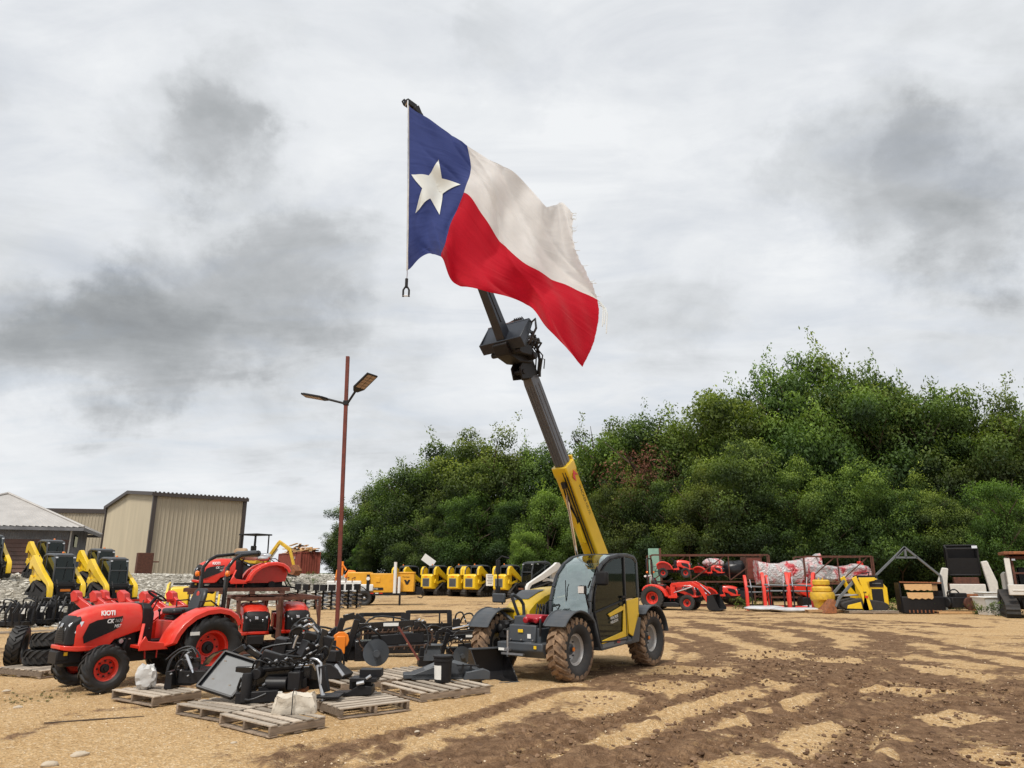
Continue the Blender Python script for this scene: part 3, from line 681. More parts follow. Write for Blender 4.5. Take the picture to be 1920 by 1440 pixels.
tree(1210, 845, 59, 'x0', 'brown dead-leaved tree above the telehandler, right of the yellow boom', rw=1.0, name='dead_tree', zx=0)
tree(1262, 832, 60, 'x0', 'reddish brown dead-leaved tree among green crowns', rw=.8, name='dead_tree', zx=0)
# understory: one dark mass of scrub closing the foot of the wood, and the far wood behind
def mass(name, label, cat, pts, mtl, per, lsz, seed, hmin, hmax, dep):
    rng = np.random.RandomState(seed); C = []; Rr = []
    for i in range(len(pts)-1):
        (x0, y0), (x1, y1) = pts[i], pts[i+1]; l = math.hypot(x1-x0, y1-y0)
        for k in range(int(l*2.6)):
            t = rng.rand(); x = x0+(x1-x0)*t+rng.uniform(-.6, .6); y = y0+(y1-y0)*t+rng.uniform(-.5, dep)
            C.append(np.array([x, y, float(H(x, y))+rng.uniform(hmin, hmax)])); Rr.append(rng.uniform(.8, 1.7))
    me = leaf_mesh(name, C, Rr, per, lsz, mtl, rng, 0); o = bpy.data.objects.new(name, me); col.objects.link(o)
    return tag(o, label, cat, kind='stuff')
DARKL = shade_mat('shaded_scrub_leaves', [(0,(.004,.007,.004)),(1,(.022,.034,.012))], .8, .1)  # near-black leaf colours hold the shade under the trees
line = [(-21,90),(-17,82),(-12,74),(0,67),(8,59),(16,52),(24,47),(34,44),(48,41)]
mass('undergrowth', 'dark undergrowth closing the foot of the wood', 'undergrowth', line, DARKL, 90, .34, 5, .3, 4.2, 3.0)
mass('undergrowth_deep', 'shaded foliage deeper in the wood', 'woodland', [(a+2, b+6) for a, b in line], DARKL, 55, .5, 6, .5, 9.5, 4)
def weeds(name, label, pts, n, hgt, seed, mtl=None, spread=.5, r=.16, lsz=.07, per=1500):
    rng = np.random.RandomState(seed); C = []; Rr = []
    for (x, y) in pts:
        for k in range(n):
            a = rng.normal(size=2)*spread; C.append(np.array([x+a[0], y+a[1], float(H(x+a[0], y+a[1]))+rng.rand()*hgt])); Rr.append(r*rng.uniform(.6, 1.5))
    me = leaf_mesh(name, C, Rr, per, lsz, mtl or GREEN_L, rng, 0); o = bpy.data.objects.new(name, me); col.objects.link(o)
    return tag(o, label, 'weeds', kind='stuff')
# ------------------------------------------------------------------ buildings
def ribbed(m, a, b, z0, z1, pitch=.30, dep=.035, w=.07, z1b=None):
    """ribbed metal wall from ground point a to b; outward side is to the right of a->b"""
    a = Vector(a); b = Vector(b); d = (b-a); l = d.length; d.normalize(); nrm = Vector((d.y, -d.x))
    n = int(l/pitch); pts = [(0, 0)]
    for i in range(n):
        c = (i+.5)*l/n; pts += [(c-w, 0), (c-w*.45, dep), (c+w*.45, dep), (c+w, 0)]
    pts.append((l, 0)); vs = []
    z1b = z1 if z1b is None else z1b
    for (t, o) in pts:
        p = a+d*t+nrm*o; zt = z1(t/l) if callable(z1) else z1+(z1b-z1)*t/l
        vs += [(p.x, p.y, z0), (p.x, p.y, zt)]
    m.add(vs, [(2*i, 2*i+2, 2*i+3, 2*i+1) for i in range(len(pts)-1)]); return m
# main shed
def shed():
    C = G(272, 1078); C = Vector((C.x, C.y)) if 45 < C.y < 60 else Vector((-26.6, 53.0))
    C = Vector((-26.4, 53.0)); u = Vector((.76, .65)); v = Vector((-.65, .76)); Lr, Ll = 6.6, 15.3
    zb = .9; d = ray(286, 925); ze = CZ+d.z/d.y*53.0; rise = .75
    r = root('metal_shed', 'tall beige ribbed metal shed with dark brown trim behind the yellow track loaders', 'shed', (0,0,0))
    B = C+u*Lr; A = C+v*Ll; D = B+v*Ll
    def gz(t): return ze+rise*(1-abs(2*t-1))
    m = M(); ribbed(m, (A.x, A.y), (C.x, C.y), zb, gz); m.build('gable_wall', MT['beige_lit'], r, smooth=0)
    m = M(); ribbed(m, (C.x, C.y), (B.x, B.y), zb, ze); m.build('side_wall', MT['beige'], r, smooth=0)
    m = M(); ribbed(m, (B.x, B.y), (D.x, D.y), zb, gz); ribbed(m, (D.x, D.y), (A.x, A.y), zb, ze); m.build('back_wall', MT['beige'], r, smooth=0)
    m = M(); rg0 = C+v*(Ll/2)-u*.25; rg1 = B+v*(Ll/2)+u*.25; c0 = C-u*.25-v*.25; c1 = B+u*.25-v*.25; a0 = A-u*.25+v*.25; a1 = D+u*.25+v*.25
    m.add([(c0.x,c0.y,ze+.03),(c1.x,c1.y,ze+.03),(rg1.x,rg1.y,ze+rise+.07),(rg0.x,rg0.y,ze+rise+.07),(a0.x,a0.y,ze+.03),(a1.x,a1.y,ze+.03)], [(0,1,2,3),(3,2,5,4)])
    m.build('roof', MT['brown'], r, smooth=0)
    m = M(); f = lambda p, z: Vector((p.x, p.y, z))
    m.bar(f(c0, ze-.08), f(c1, ze-.08), .10, .26); m.bar(f(c0, ze-.04), f(rg0, ze+rise-.04), .10, .26); m.bar(f(rg0, ze+rise-.04), f(a0, ze-.04), .10, .26)
    n_ = 24
    for i in range(n_):
        p = c0+(c1-c0)*((i+.5)/n_); m.box((p.x, p.y, ze+.09), (.10, .14, .07))
    m.build('eave_trim', MT['brown'], r, smooth=0)
    for nm, p in (('corner_trim', C-u*.03-v*.03), ('corner_trim', B+u*.03-v*.03), ('corner_trim', A-u*.03+v*.03)):
        m = M(); m.box((0,0,0), (.26,.26,ze-zb), rot=(0,0,math.atan2(u.y,u.x))); m.v = [(q[0]+p.x, q[1]+p.y, q[2]+(ze+zb)/2) for q in m.v]; m.build(nm, MT['brown'], r, smooth=0)
    m = M(); m.bar((C.x-.08, C.y-.08, zb-.3), (B.x, B.y, zb-.3), .3, 2.2); m.build('concrete_sill', mat('concrete', (.33,.29,.23), .9, var=.15), r)
    return r
shed()
def shed2():
    r = root('low_shed', 'long low beige metal building half hidden behind the barn roof', 'shed', (0,0,0))
    a = Vector((-52, 68)); b = Vector((-33.2, 72)); d = ray(150, 957); ze = CZ+d.z/d.y*70
    m = M(); ribbed(m, a, b, .8, ze); m.build('side_wall', MT['beige'], r, smooth=0)
    m = M(); m.add([(a.x,a.y,ze),(b.x,b.y,ze),(b.x-1,b.y+9,ze+.4),(a.x-1,a.y+9,ze+.4)], [(0,1,2,3)]); m.build('roof', MT['brown'], r, smooth=0)
    m = M(); m.bar((a.x,a.y-.1,ze-.05), (b.x,b.y-.1,ze-.05), .12, .42); m.build('eave_trim', MT['brown'], r, smooth=0)
shed2()
def barn():
    r = root('hip_roof_barn', 'old grey barn with pyramid metal roof and faded red boards at the left edge', 'barn', (0,0,0))
    c = Vector((-25.6, 42)); u = Vector((-.916,-.40)); v = Vector((-.40,.916)); W, D_ = 8.2, 7.4
    d = ray(140, 984); ze = CZ+d.z/d.y*42; zb = .9
    A = c+u*W; B = c; Cc = c+v*D_; Dd = c+u*W+v*D_; ap = c+u*W/2+v*D_/2; d = ray(30, 926); za = CZ+d.z/d.y*ap.y
    m = M(); ribbed(m, A, B, ze-.85, ze, .12, .015, .03); m.build('upper_wall', MT['barn'], r, smooth=0)
    m = M(); n = 12; h = (ze-.85-zb)/n
    for i in range(n):
        z0 = zb+i*h; 
        nr = Vector((u.y, -u.x)); nr = nr if nr.y < 0 else -nr
        o1 = nr*.05
        m.add([(A.x+o1.x,A.y+o1.y,z0),(B.x+o1.x,B.y+o1.y,z0),(B.x,B.y,z0+h),(A.x,A.y,z0+h)], [(0,1,2,3)])
        m.add([(A.x+o1.x,A.y+o1.y,z0),(B.x+o1.x,B.y+o1.y,z0),(B.x,B.y,z0),(A.x,A.y,z0)], [(0,1,2,3)])
    m.build('board_wall', MT['barn_red'], r, smooth=0)
    m = M(); ribbed(m, B, Cc, zb, ze, .15, .015, .03); m.build('side_wall', MT['barn'], r, smooth=0)
    m = M(); ribbed(m, Cc, Dd, zb, ze, .3); ribbed(m, Dd, A, zb, ze, .3); m.build('back_wall', MT['barn'], r, smooth=0)
    m = M(); o = .75; cs = [A+u*o-v*o, B-u*o-v*o, Cc-u*o+v*o, Dd+u*o+v*o]; drop = (za-ze)/(W/2)*o
    for i in range(4):
        p, q = cs[i], cs[(i+1) % 4]; k = int((q-p).length/.3)
        for j in range(k):
            s0 = p+(q-p)*(j/k); s1 = p+(q-p)*((j+1)/k); sm = p+(q-p)*((j+.12)/k); zz = ze-drop*.5
            m.add([(s0.x,s0.y,zz),(sm.x,sm.y,zz+.05),(s1.x,s1.y,zz),(ap.x,ap.y,za)], [(0,1,3),(1,2,3)])
    m.build('roof', MT['galv'], r, smooth=0)
    m = M()
    for p in cs: m.tube([(p.x,p.y,ze-drop*.5+.05),(ap.x,ap.y,za+.06)], .07, 6)
    m.build('ridge_cap', MT['galv'], r)
    m = M(); 
    for i in range(4): p, q = cs[i], cs[(i+1) % 4]; m.bar((p.x,p.y,ze-drop*.5-.1), (q.x,q.y,ze-drop*.5-.1), .05, .18)
    m.build('fascia', MT['barn'], r)
    q = B+v*2.2; m = M(); m.box((q.x+.04, q.y, ze-.85), (.08,1.1,.7), rot=(0,0,math.atan2(v.y,v.x)-math.pi/2)); m.build('window', MT['glass_black'], r)
    m = M(); p = B-u*.1; m.tube([(p.x,p.y-.1,ze), (p.x,p.y-.1,zb)], .04, 6); m.build('downpipe', MT['white_old'], r)
barn()
def rusty_box():
    g = Vector((-25.4, 50.6, 1.5)); r = root('rusty_plate_box', 'rusty steel plate box standing at the corner of the beige shed', 'steel box', g, R_(40))
    m = M(); m.box((0,0,.75), (1.0,.5,1.7)); m.build('box_body', MT['rust'], r, bevel=.02)
    m = M(); m.tube([(.5,-.28,1.0),(.85,-.28,1.0)], .05, 6); m.build('latch', MT['rust'], r)
rusty_box()
def shipping_container():
    r = root('shipping_container', 'rust-red ribbed shipping container in front of the trees at the left end', 'container', (0,0,0))
    c = Vector((-26.6, 92)); a = c+Vector((-.5,.87))*12.2; b = c+Vector((.87,.5))*2.44; e = a+Vector((.87,.5))*2.44; z0 = 1.62; z1 = 4.3
    m = M(); ribbed(m, a, c, z0, z1, .28, .04, .06); m.build('side_wall', MT['container'], r, smooth=0)
    m = M(); ribbed(m, c, b, z0, z1, .28, .04, .06); m.build('end_wall', MT['container'], r, smooth=0)
    m = M(); ribbed(m, b, e, z0, z1, .3); ribbed(m, e, a, z0, z1, .3); m.build('back_wall', MT['container'], r, smooth=0)
    m = M(); m.add([(c.x,c.y,z1-.02),(b.x,b.y,z1-.02),(e.x,e.y,z1-.02),(a.x,a.y,z1-.02)], [(0,1,2,3)]); m.build('roof', MT['container'], r)
    m = M()
    for p in (a, b, c, e): m.box((p.x,p.y,(z0+z1)/2), (.18,.18,z1-z0+.05))
    for p, q in ((a,c),(c,b)):
        for z in (z0+.05, z1): m.bar((p.x,p.y,z), (q.x,q.y,z), .14, .14)
    m.build('frame', MT['container'], r)
    d = (c-a).normalized(); n = Vector((d.y,-d.x)); o = a+d*9.0+n*.07
    for i, s in enumerate(('CAI', 'S U', '4 1')): text(s, .42, MT['white_clean'], r, (o.x, o.y, z1-.8-.55*i), (d.x, d.y, 0), (0,0,1))
    # heap of salvaged wood on its roof
    w = root('wood_heap', 'heap of broken pale timber and black sheeting on the container roof', 'wood heap', (0,0,0)); rng = random.Random(4)
    m = M(); m2 = M()
    for i in range(60):
        t = rng.random(); s = rng.uniform(.2,2.2); p = a+(c-a)*(.2+.75*t)+Vector((.87,.5))*s; hh = 1.1*(1-abs(2*t-1))
        z = z1+.05+rng.random()*hh*1.1; an = rng.uniform(-.5,.5)+2.1; l = rng.uniform(.7,1.6)
        (m if rng.random() < .7 or t < .6 else m2).bar((p.x-math.cos(an)*l,p.y-math.sin(an)*l,z+rng.uniform(-.1,.25)), (p.x+math.cos(an)*l,p.y+math.sin(an)*l,z+rng.uniform(-.1,.25)), .3, .1)
    m.build('planks', MT['wood_new'], w); m2.build('sheeting', MT['black_matte'], w)
shipping_container()
# ------------------------------------------------------------------ wheels
def tyre(R, w, rim, lugs=18, lug_h=.035, ang=.35, style='ag', inset=.0):
    m = M(); hw = w/2
    prof = [(rim, -hw*.72), (rim+(R-rim)*.15, -hw*.90), (rim+(R-rim)*.5, -hw*1.0), (R-lug_h*1.9, -hw*.95), (R-lug_h, -hw*.78), (R-lug_h, hw*.78), (R-lug_h*1.9, hw*.95), (rim+(R-rim)*.5, hw*1.0), (rim+(R-rim)*.15, hw*.90), (rim, hw*.72), (rim-.015, hw*.6), (rim-.015, -hw*.6)]
    m.lathe(prof, n=44, closed=True); m.m = [1 if i//44 in (3,4,5) else 0 for i in range(len(m.m))]; m.mi = 1
    for sgn in (-1, 1):
        for i in range(lugs):
            a0 = 2*math.pi*(i+(.5 if sgn > 0 else 0))/lugs; wd = 2*math.pi/lugs*(.60 if style == 'block' else .36)
            ys = [sgn*hw*f for f in (-.06, .45, .86, 1.0)]; rs = [R-lug_h*.9, R-lug_h*.95, R-lug_h*1.1, R-lug_h*2.6]; tp = [R, R, R-lug_h*.25, R-lug_h*1.3]
            sec = []
            for k in range(4):
                da = -ang*(k/3)**1.1*(2*math.pi/18)*1.6; a1 = a0+da-wd/2; a2 = a0+da+wd/2
                P = lambda r, a: (r*math.cos(a), ys[k], r*math.sin(a))
                sec.append([P(rs[k]-.01, a1), P(rs[k]-.01, a2), P(tp[k], a2-wd*.08), P(tp[k], a1+wd*.08)])
            m.loft(sec)
    return m
def rim_mesh(rim, w, face=.25, out=1, dish=.5):
    """rim facing +y (out=1)"""
    h = w/2; o = out
    return M().lathe([(rim-.002, o*h*.70), (rim+.014, o*h*.72), (rim+.014, o*h*.66), (rim-.012, o*h*.60), (rim-.030, o*h*.42), (rim-.055, o*h*.40), (rim-.06, o*h*.20), (rim*.76, o*h*(.55*dish-.25)), (rim*.70, o*h*(dish-.75)), (rim*.45, o*h*(dish-.80)), (rim*.40, o*h*(dish-.72)), (0, o*h*(dish-.72))], n=36, cap=False)
class WheelKit:
    def __init__(s, R, w, rim, rubber, tread, rimmat, hubmat, lugs=18, lug_h=.035, ang=.35, style='ag', dish=.55, capmat=None, label=None):
        s.label = label
        s.t = {}; s.R = R
        s.tm = tyre(R, w, rim, lugs, lug_h, ang, style).mesh('wheel', [rubber, tread], 30)
        for o in (-1, 1):
            m = rim_mesh(rim, w, out=o, dish=dish); rm = m.mesh('rim', rimmat)
            h = M(); y0 = o*w/2*(dish-.76)
            h.lathe([(rim*.34, y0), (rim*.33, y0+o*.035), (rim*.18, y0+o*.05), (rim*.16, y0+o*.085), (0, y0+o*.085)], n=20)
            for k in range(8):
                a = k*math.pi/4; h.lathe([(.014, y0), (.014, y0+o*.022), (0, y0+o*.022)], (rim*.56*math.cos(a), 0, rim*.56*math.sin(a)), n=6)
            hm = h.mesh('hub', hubmat); cm = None
            if capmat: cm = M().lathe([(rim*.13, y0+o*.084), (rim*.12, y0+o*.10), (0, y0+o*.10)], n=12).mesh('hub_cap', capmat)
            s.t[o] = (rm, hm, cm)
    def put(s, parent, c, out=1, steer=0):
        w = bpy.data.objects.new('wheel', s.tm); col.objects.link(w); w.parent = parent; w.location = c; w.rotation_euler = (0, 0, steer)
        for me, nm in zip(s.t[out], ('rim', 'hub', 'hub_cap')):
            if me is None: continue
            q = bpy.data.objects.new(nm, me); col.objects.link(q); q.parent = w
        return w
# ------------------------------------------------------------------ telehandler
def arc_pts(cx, cz, r, a0, a1, n): return [(cx+r*math.cos(R_(a0+(a1-a0)*i/n)), cz+r*math.sin(R_(a0+(a1-a0)*i/n))) for i in range(n+1)]
TH_LOC = (1.19, 14.33, 0); TH_RZ = R_(-126.87)
def telehandler():
    r = root('telehandler', 'yellow and dark grey telehandler with raised boom and muddy tyres in the middle', 'telehandler', TH_LOC, TH_RZ)
    Mt = MT
    k = WheelKit(.52, .36, .27, Mt['rubber'], Mt['rubber_mud'], Mt['silver'], Mt['dgrey'], lugs=20, lug_h=.04, ang=.55, style='block', dish=.62, capmat=Mt['orange'])
    for x in (1.41, -1.40):
        for y in (.80, -.80): k.put(r, (x, y, .51), 1 if y > 0 else -1)
    m = M()
    m.box((-.1, 0, .62), (3.3, .50, .30)); m.box((-.15, -.1, .85), (2.6, .34, .26)); m.box((-1.62, 0, .80), (.55, .9, .55), tx=.8); 
    m.box((-1.95, 0, .72), (.16, 1.25, .5)); m.box((-.25, 0, .46), (2.0, .62, .12))
    m.build('chassis', Mt['dgrey'], r, bevel=.02)
    m = M(); m.box((1.62, .12, .76), (.5, .56, .27), tx=.92); m.box((1.66, .40, .72), (.30, .14, .26)); m.prism([(1.45,.62),(1.98,.62),(1.98,.50),(1.86,.38),(1.45,.38)], -.32, .62, 'y'); m.box((1.82,.30,.585), (.3,.18,.10))
    m.box((1.45, 0, .95), (.5, .34, .16)); m.build('front_frame', Mt['dgrey'], r, bevel=.018)
    m = M()
    for x in (1.41, -1.40):
        m.tube([(x, -.62, .50), (x, -.35, .50), (x, -.3, .50), (x, .3, .50), (x, .35, .50), (x, .62, .50)], [.09, .09, .15, .15, .09, .09], 12)
        for y in (-.56, .56): m.box((x, y, .5), (.26, .10, .30))
        m.tube([(x+.16, -.6, .46), (x+.16, .6, .46)], .025, 6)
    m.build('axle', Mt['black_matte'], r, bevel=.01)
    m = M(); m.box((1.99, -.08, .60), (.03, .03, .42)); m.tube([(2.0,-.08,.80),(2.0,-.08,.42)], .018, 8); m.box((2.0,-.08,.5), (.07,.10,.05)); m.box((2.03,.05,.44),(.05,.45,.03)); m.build('front_hitch', Mt['steel'], r)
    # red hose coupling guard on top of the front frame
    m = M(); m.prism([(1.42,.93),(1.75,.93),(1.80,1.0),(1.74,1.07),(1.42,1.05)], .12, .46); m.tube([(1.72,.18,.99),(1.86,.18,.97)], .055, 10); m.tube([(1.72,.38,.99),(1.84,.38,.97)], .05, 10)
    m.build('hose_guard', mat('deep_red_plastic', (.35,.008,.018), .3, coat=.3), r, bevel=.02)
    m = M()
    for i in range(4):
        m = M(); m.tube([(1.5,.16+.06*i,1.02),(1.42,.14+.06*i,1.22),(1.28,.1+.05*i,1.10),(1.15,.05+.04*i,.9)], .013, 6); m.build('hydraulic_hose', Mt['hose'], r)
    m = M()
    m.tube([(1.78,.44,.66),(1.82,.47,.85),(1.78,.45,1.0)], .02, 6); m.tube([(1.3,-.5,.6),(1.5,-.42,.85),(1.4,-.3,1.0)], .018, 6)
    for i in range(3): m.tube([(1.45,-.5+.05*i,.55),(1.62,-.46+.05*i,.78),(1.48,-.3+.05*i,.9)], .014, 6)
    m.build('hydraulic_hose', Mt['hose'], r)
    m = M(); m.box((1.46,-.52,.78), (.22,.18,.30)); m.tube([(1.46,-.5,.62),(1.60,-.40,.90)], .05, 8); m.ball((1.5,-.6,.8), .11); m.build('brake_unit', Mt['black_matte'], r, bevel=.015)
    for (c_, d_, mt_) in (((1.875,.10,.80),(.012,.10,.05),'yellow'),((1.875,.28,.72),(.012,.07,.07),'label_w'),((1.99,-.22,.50),(.012,.12,.04),'label_w'),((1.99,.48,.56),(.012,.05,.05),'yellow')):
        g = M(); g.box(c_, d_); g.build('warning_label', Mt[mt_], r)
    for y_ in (-.1,.12,.36):
        g = M(); g.tube([(1.872,y_,.66),(1.89,y_,.66)], .014, 6); g.build('bolt', Mt['steel'], r)
    # mudguards
    def guard(cx, y0, y1, a0, a1, lip=None):
        pts = arc_pts(cx, .53, .60, a0, a1, 12)
        g = M(); g.strip(pts, y0, y1, .022)
        e = pts[0] if lip == 'f' else pts[-1]
        for yy in (y0, y1): g.tube([(p[0], yy, p[1]) for p in pts], .016, 6)
        g.tube([(cx-.05, (y0+y1)/2, 1.12), (cx-.1, .55 if y0 > 0 else -.55, .95), (cx-.1, .3 if y0 > 0 else -.3, .8)], .03, 8)
        return g.build('mudguard', Mt['dgrey'], r)
    guard(1.41, .58, 1.0, 38, 132); guard(1.41, -1.0, -.58, 30, 140); guard(-1.40, .58, 1.0, 48, 172); guard(-1.40, -1.0, -.58, 48, 172)
    # engine cover on the right side
    S = []
    hp = [(-1.15,.62,1.26),(-.8,.60,1.43),(-.3,.60,1.48),(.25,.60,1.46),(.62,.60,1.38),(.95,.64,1.25),(1.13,.72,1.13),(1.17,.78,.98),(1.12,.80,.80)]
    for x, zb, zt in hp:
        w0 = -.24; w1 = -.98 if x < .8 else -.98+(x-.8)*.22
        zb2 = .60 if x < .7 else .66
        S.append([(x, w0, zb2), (x, w0, zt-.05), (x, w0-.07, zt), (x, (w0+w1)/2, zt+.02), (x, w1+.14, zt-.02), (x, w1+.02, zt-.14), (x, w1, (zt+zb2)/2), (x, w1+.02, zb2)])
    m = M(); m.loft(S); m.build('engine_cover', Mt['yellow'], r, smooth=50, bevel=.02)
    # dark side insert facing the boom
    ins = [(-.75,.66),(.62,.66),(.82,.80),(.80,1.02),(.62,1.20),(.30,1.345),(-.1,1.385),(-.75,1.37)]
    m = M(); m.prism(ins, -.232, -.244); m.build('side_grille', Mt['dgrey'], r, bevel=.004)
    m = M(); ins = [(.42,-.38),(.92,-.42),(.98,-.80),(.5,-.86)]
    def topz(x): 
        for (x0,_,z0),(x1,_,z1) in zip(hp[:-1], hp[1:]):
            if x0 <= x <= x1: return z0+(z1-z0)*(x-x0)/(x1-x0)
        return 1.3
    vs = []; fs = []; n = 8
    for i in range(n+1):
        for j in range(n+1):
            a = Vector(ins[0]).lerp(Vector(ins[1]), i/n); b = Vector(ins[3]).lerp(Vector(ins[2]), i/n); p = a.lerp(b, j/n); vs.append((p.x, p.y, topz(p.x)+.024+.004*(1-abs(2*j/n-1))))
    for i in range(n):
        for j in range(n): q = i*(n+1)+j; fs.append((q, q+1, q+n+2, q+n+1))
    m.add(vs, fs); m.build('hood_vent', Mt['dgrey'], r)
    # hand rail and far mirrors
    m = M(); m.tube([(1.62,-.30,1.36),(1.55,-.30,1.38),(1.32,-.30,1.28),(1.24,-.30,1.20),(1.22,-.30,1.05),(1.24,-.30,.86)], .03, 8); m.tube([(1.60,-.30,1.36),(1.36,-.28,.92)], .028, 8); m.build('hand_rail', Mt['dgrey'], r)
    m = M(); m.box((1.12,-.98,1.86), (.06,.09,.28), rot=(0,0,.2)); m.build('right_mirror', Mt['black_matte'], r, bevel=.025); m = M(); m.box((1.24,-.86,1.30), (.06,.30,.17)); m.build('front_mirror', Mt['dgrey'], r, bevel=.025); m = M(); m.box((1.12,-.98,1.45), (.05,.10,.14)); m.build('wide_angle_mirror', Mt['black_matte'], r, bevel=.02)
    m = M(); m.tube([(1.05,-.92,1.18),(1.14,-.97,1.4),(1.14,-.97,2.0),(1.08,-.92,2.06),(1.0,-.8,2.02)], .016, 6); m.tube([(1.2,-.75,1.28),(1.4,-.35,1.36)], .014, 6); m.build('mirror_arm', Mt['black_matte'], r)
    # cab
    fr = [(1.00,1.06),(.985,1.26),(.90,1.50),(.76,1.72),(.55,1.90),(.28,2.02),(-.05,2.08),(-.40,2.09),(-.70,2.05),(-.80,1.96)]
    wy0, wy1 = .13, .95
    m = M()
    outl = fr+[(-.82,1.30),(-.76,1.0),(-.50,.52),(.66,.46),(.86,.92)]
    for yy in (wy0, wy1):
        P = [(p[0], yy, p[1]) for p in outl]
        for i in range(len(P)):
            q = (i+1) % len(P); m.bar(P[i], P[q], .055 if yy == wy1 else .045, .06, up=(0,1,0))
    for yy in (wy0, wy1):
        m.bar((-.27,yy,.52), (-.30,yy,2.06), .055, .05, up=(0,1,0))
    for p in (fr[0], fr[6], fr[-1], (-.82,1.30), (-.50,.52), (.66,.46)): m.bar((p[0], wy0, p[1]), (p[0], wy1, p[1]), .05, .05)
    m.build('cab_frame', Mt['dgrey'], r, bevel=.012)
    m = M(); m.prism([(.66,.46),(.86,.92),(1.0,1.06),(.98,1.10),(.80,1.04),(.58,.52)], wy0, wy1-.02); m.prism([(-.50,.50),(.66,.44),(.66,.50),(-.5,.56)], wy0, wy1)
    m.prism([(.9,.95),(1.06,1.02),(1.06,1.08),(.9,1.09)], wy0, wy1+.02)
    m.prism([(.62,.44),(.80,.44),(1.02,.98),(.9,1.0)], wy0+.06, wy1-.12)
    m.build('cab_floor', Mt['dgrey'], r, bevel=.015)
    m = M(); m.strip([(-.80,1.97),(-.70,2.06),(-.40,2.10),(-.02,2.09)], wy0-.02, wy1+.02, -.05); m.build('cab_roof', Mt['mgrey'], r, bevel=.012)
    vs = []; n = 8; cur = fr[:7]
    m = M()
    gp_ = [(p[0]-.01, p[1]) for p in cur]
    for i, p in enumerate(gp_):
        for j in range(n+1):
            t = j/n; bul = .045*(1-(2*t-1)**2); dx = bul*(1 if i < 4 else .4); vs.append((p[0]+dx, wy0+.02+(wy1-wy0-.04)*t, p[1]+(bul*.4 if i > 3 else 0)))
    m.add(vs, [(i*(n+1)+j, i*(n+1)+j+1, (i+1)*(n+1)+j+1, (i+1)*(n+1)+j) for i in range(len(gp_)-1) for j in range(n)])
    m.build('windscreen', Mt['glass'], r, smooth=80)
    # left door
    door = [(.70,.58),(.88,1.10),(.87,1.36),(.78,1.58),(.62,1.77),(.40,1.93),(.12,2.02),(-.24,2.05),(-.26,.56)]
    d = M(); P = [(p[0], wy1+.02, p[1]) for p in door]
    for i in range(len(P)): d.bar(P[i], P[(i+1) % len(P)], .028, .045, up=(0,1,0))
    d.bar((.86,wy1+.02,1.08), (-.26,wy1+.02,1.27), .03, .045, up=(0,1,0))
    do = d.build('door', Mt['black_matte'], r, bevel=.008)
    g = M(); g.prism([(.86,1.10),(.85,1.36),(.76,1.58),(.61,1.75),(.40,1.91),(.12,2.0),(-.24,2.03),(-.25,1.28)], wy1+.010, wy1+.016); g.build('door_window', Mt['glass_dark'], do)
    g = M(); g.prism([(.66,.60),(.84,1.06),(-.25,1.25),(-.25,.60)], wy1+.004, wy1+.010); g.build('lower_window', Mt['glass_black'], do)
    g = M(); y0, y1 = wy1+.018, wy1+.036
    g.prism([(.42,1.035),(-.235,1.195),(-.275,1.14),(-.17,1.085),(.34,.985)], y0, y1); g.prism([(-.17,1.085),(-.275,1.14),(-.30,.62),(-.12,.71)], y0, y1); g.prism([(-.12,.71),(-.30,.62),(.66,.545),(.64,.60)], y0, y1)
    g.build('door_trim', Mt['yellow'], do, bevel=.004)
    g = M(); g.prism([(.655,.54),(-.30,.612),(-.16,.50),(.64,.475)], y0, y1); g.build('sill_panel', Mt['mgrey'], do)
    g = M(); g.box((-.16,wy1+.05,1.32), (.14,.03,.04)); g.tube([(-.12,wy1+.05,1.30),(-.12,wy1+.05,1.15)], .012, 6); g.build('door_handle', Mt['black_matte'], do)
    text('TH', .085, Mt['black_matte'], do, (.25, y1+.003, .515), (-1,0,.06), (0,0,1)); text('627', .085, Mt['red'], do, (.12, y1+.003, .520), (-1,0,.06), (0,0,1))
    text('WACKER', .07, Mt['label_w'], do, (.34, y1+.003, .93), (-1,0,.15), (0,0,1)); text('NEUSON', .07, Mt['label_w'], do, (.34, y1+.003, .86), (-1,0,.15), (0,0,1))
    # rear quarter
    g = M(); g.prism([(-.32,1.24),(-.80,1.29),(-.79,.98),(-.52,.60),(-.36,.66)], wy1-.01, wy1+.03); g.build('rear_quarter_panel', Mt['yellow'], r, bevel=.006)
    g = M(); g.prism([(-.30,1.27),(-.78,1.31),(-.76,1.94),(-.62,2.02),(-.30,2.05)], wy1+.0, wy1+.006); g.build('rear_side_window', Mt['glass_dark'], r)
    g = M(); g.prism([(-.34,.62),(-.54,.56),(-.76,.92),(-.92,.92),(-.80,.48),(-.34,.46)], .62, wy1+.01); g.build('battery_box', Mt['dgrey'], r, bevel=.015)
    g = M(); g.prism([(.95,1.12),(.85,1.5),(.60,1.80),(.1,2.02),(-.78,2.0),(-.80,1.3)], wy0-.004, wy0+.002); g.build('right_side_window', Mt['glass'], r)
    g = M(); g.box((-.815,.54,1.62), (.006,.74,.62)); g.build('rear_window', Mt['glass_dark'], r)
    # interior
    g = M(); g.box((-.30,.54,.98), (.48,.46,.14)); g.box((-.52,.54,1.32), (.13,.44,.62), rot=(0,-.15,0)); g.box((-.58,.54,1.70), (.09,.26,.18), rot=(0,-.15,0)); g.box((-.3,.54,.78), (.4,.4,.3)); g.build('driver_seat', Mt['seat'], r, bevel=.05)
    g = M(); g.lathe([(.17,-.015),(.185,0),(.17,.015),(.155,0)], (0,0,0), 'z', 20, True); g.v = [tuple(Matrix.Rotation(R_(-25),3,'Y') @ Vector(p)+Vector((.38,.54,1.28))) for p in g.v]
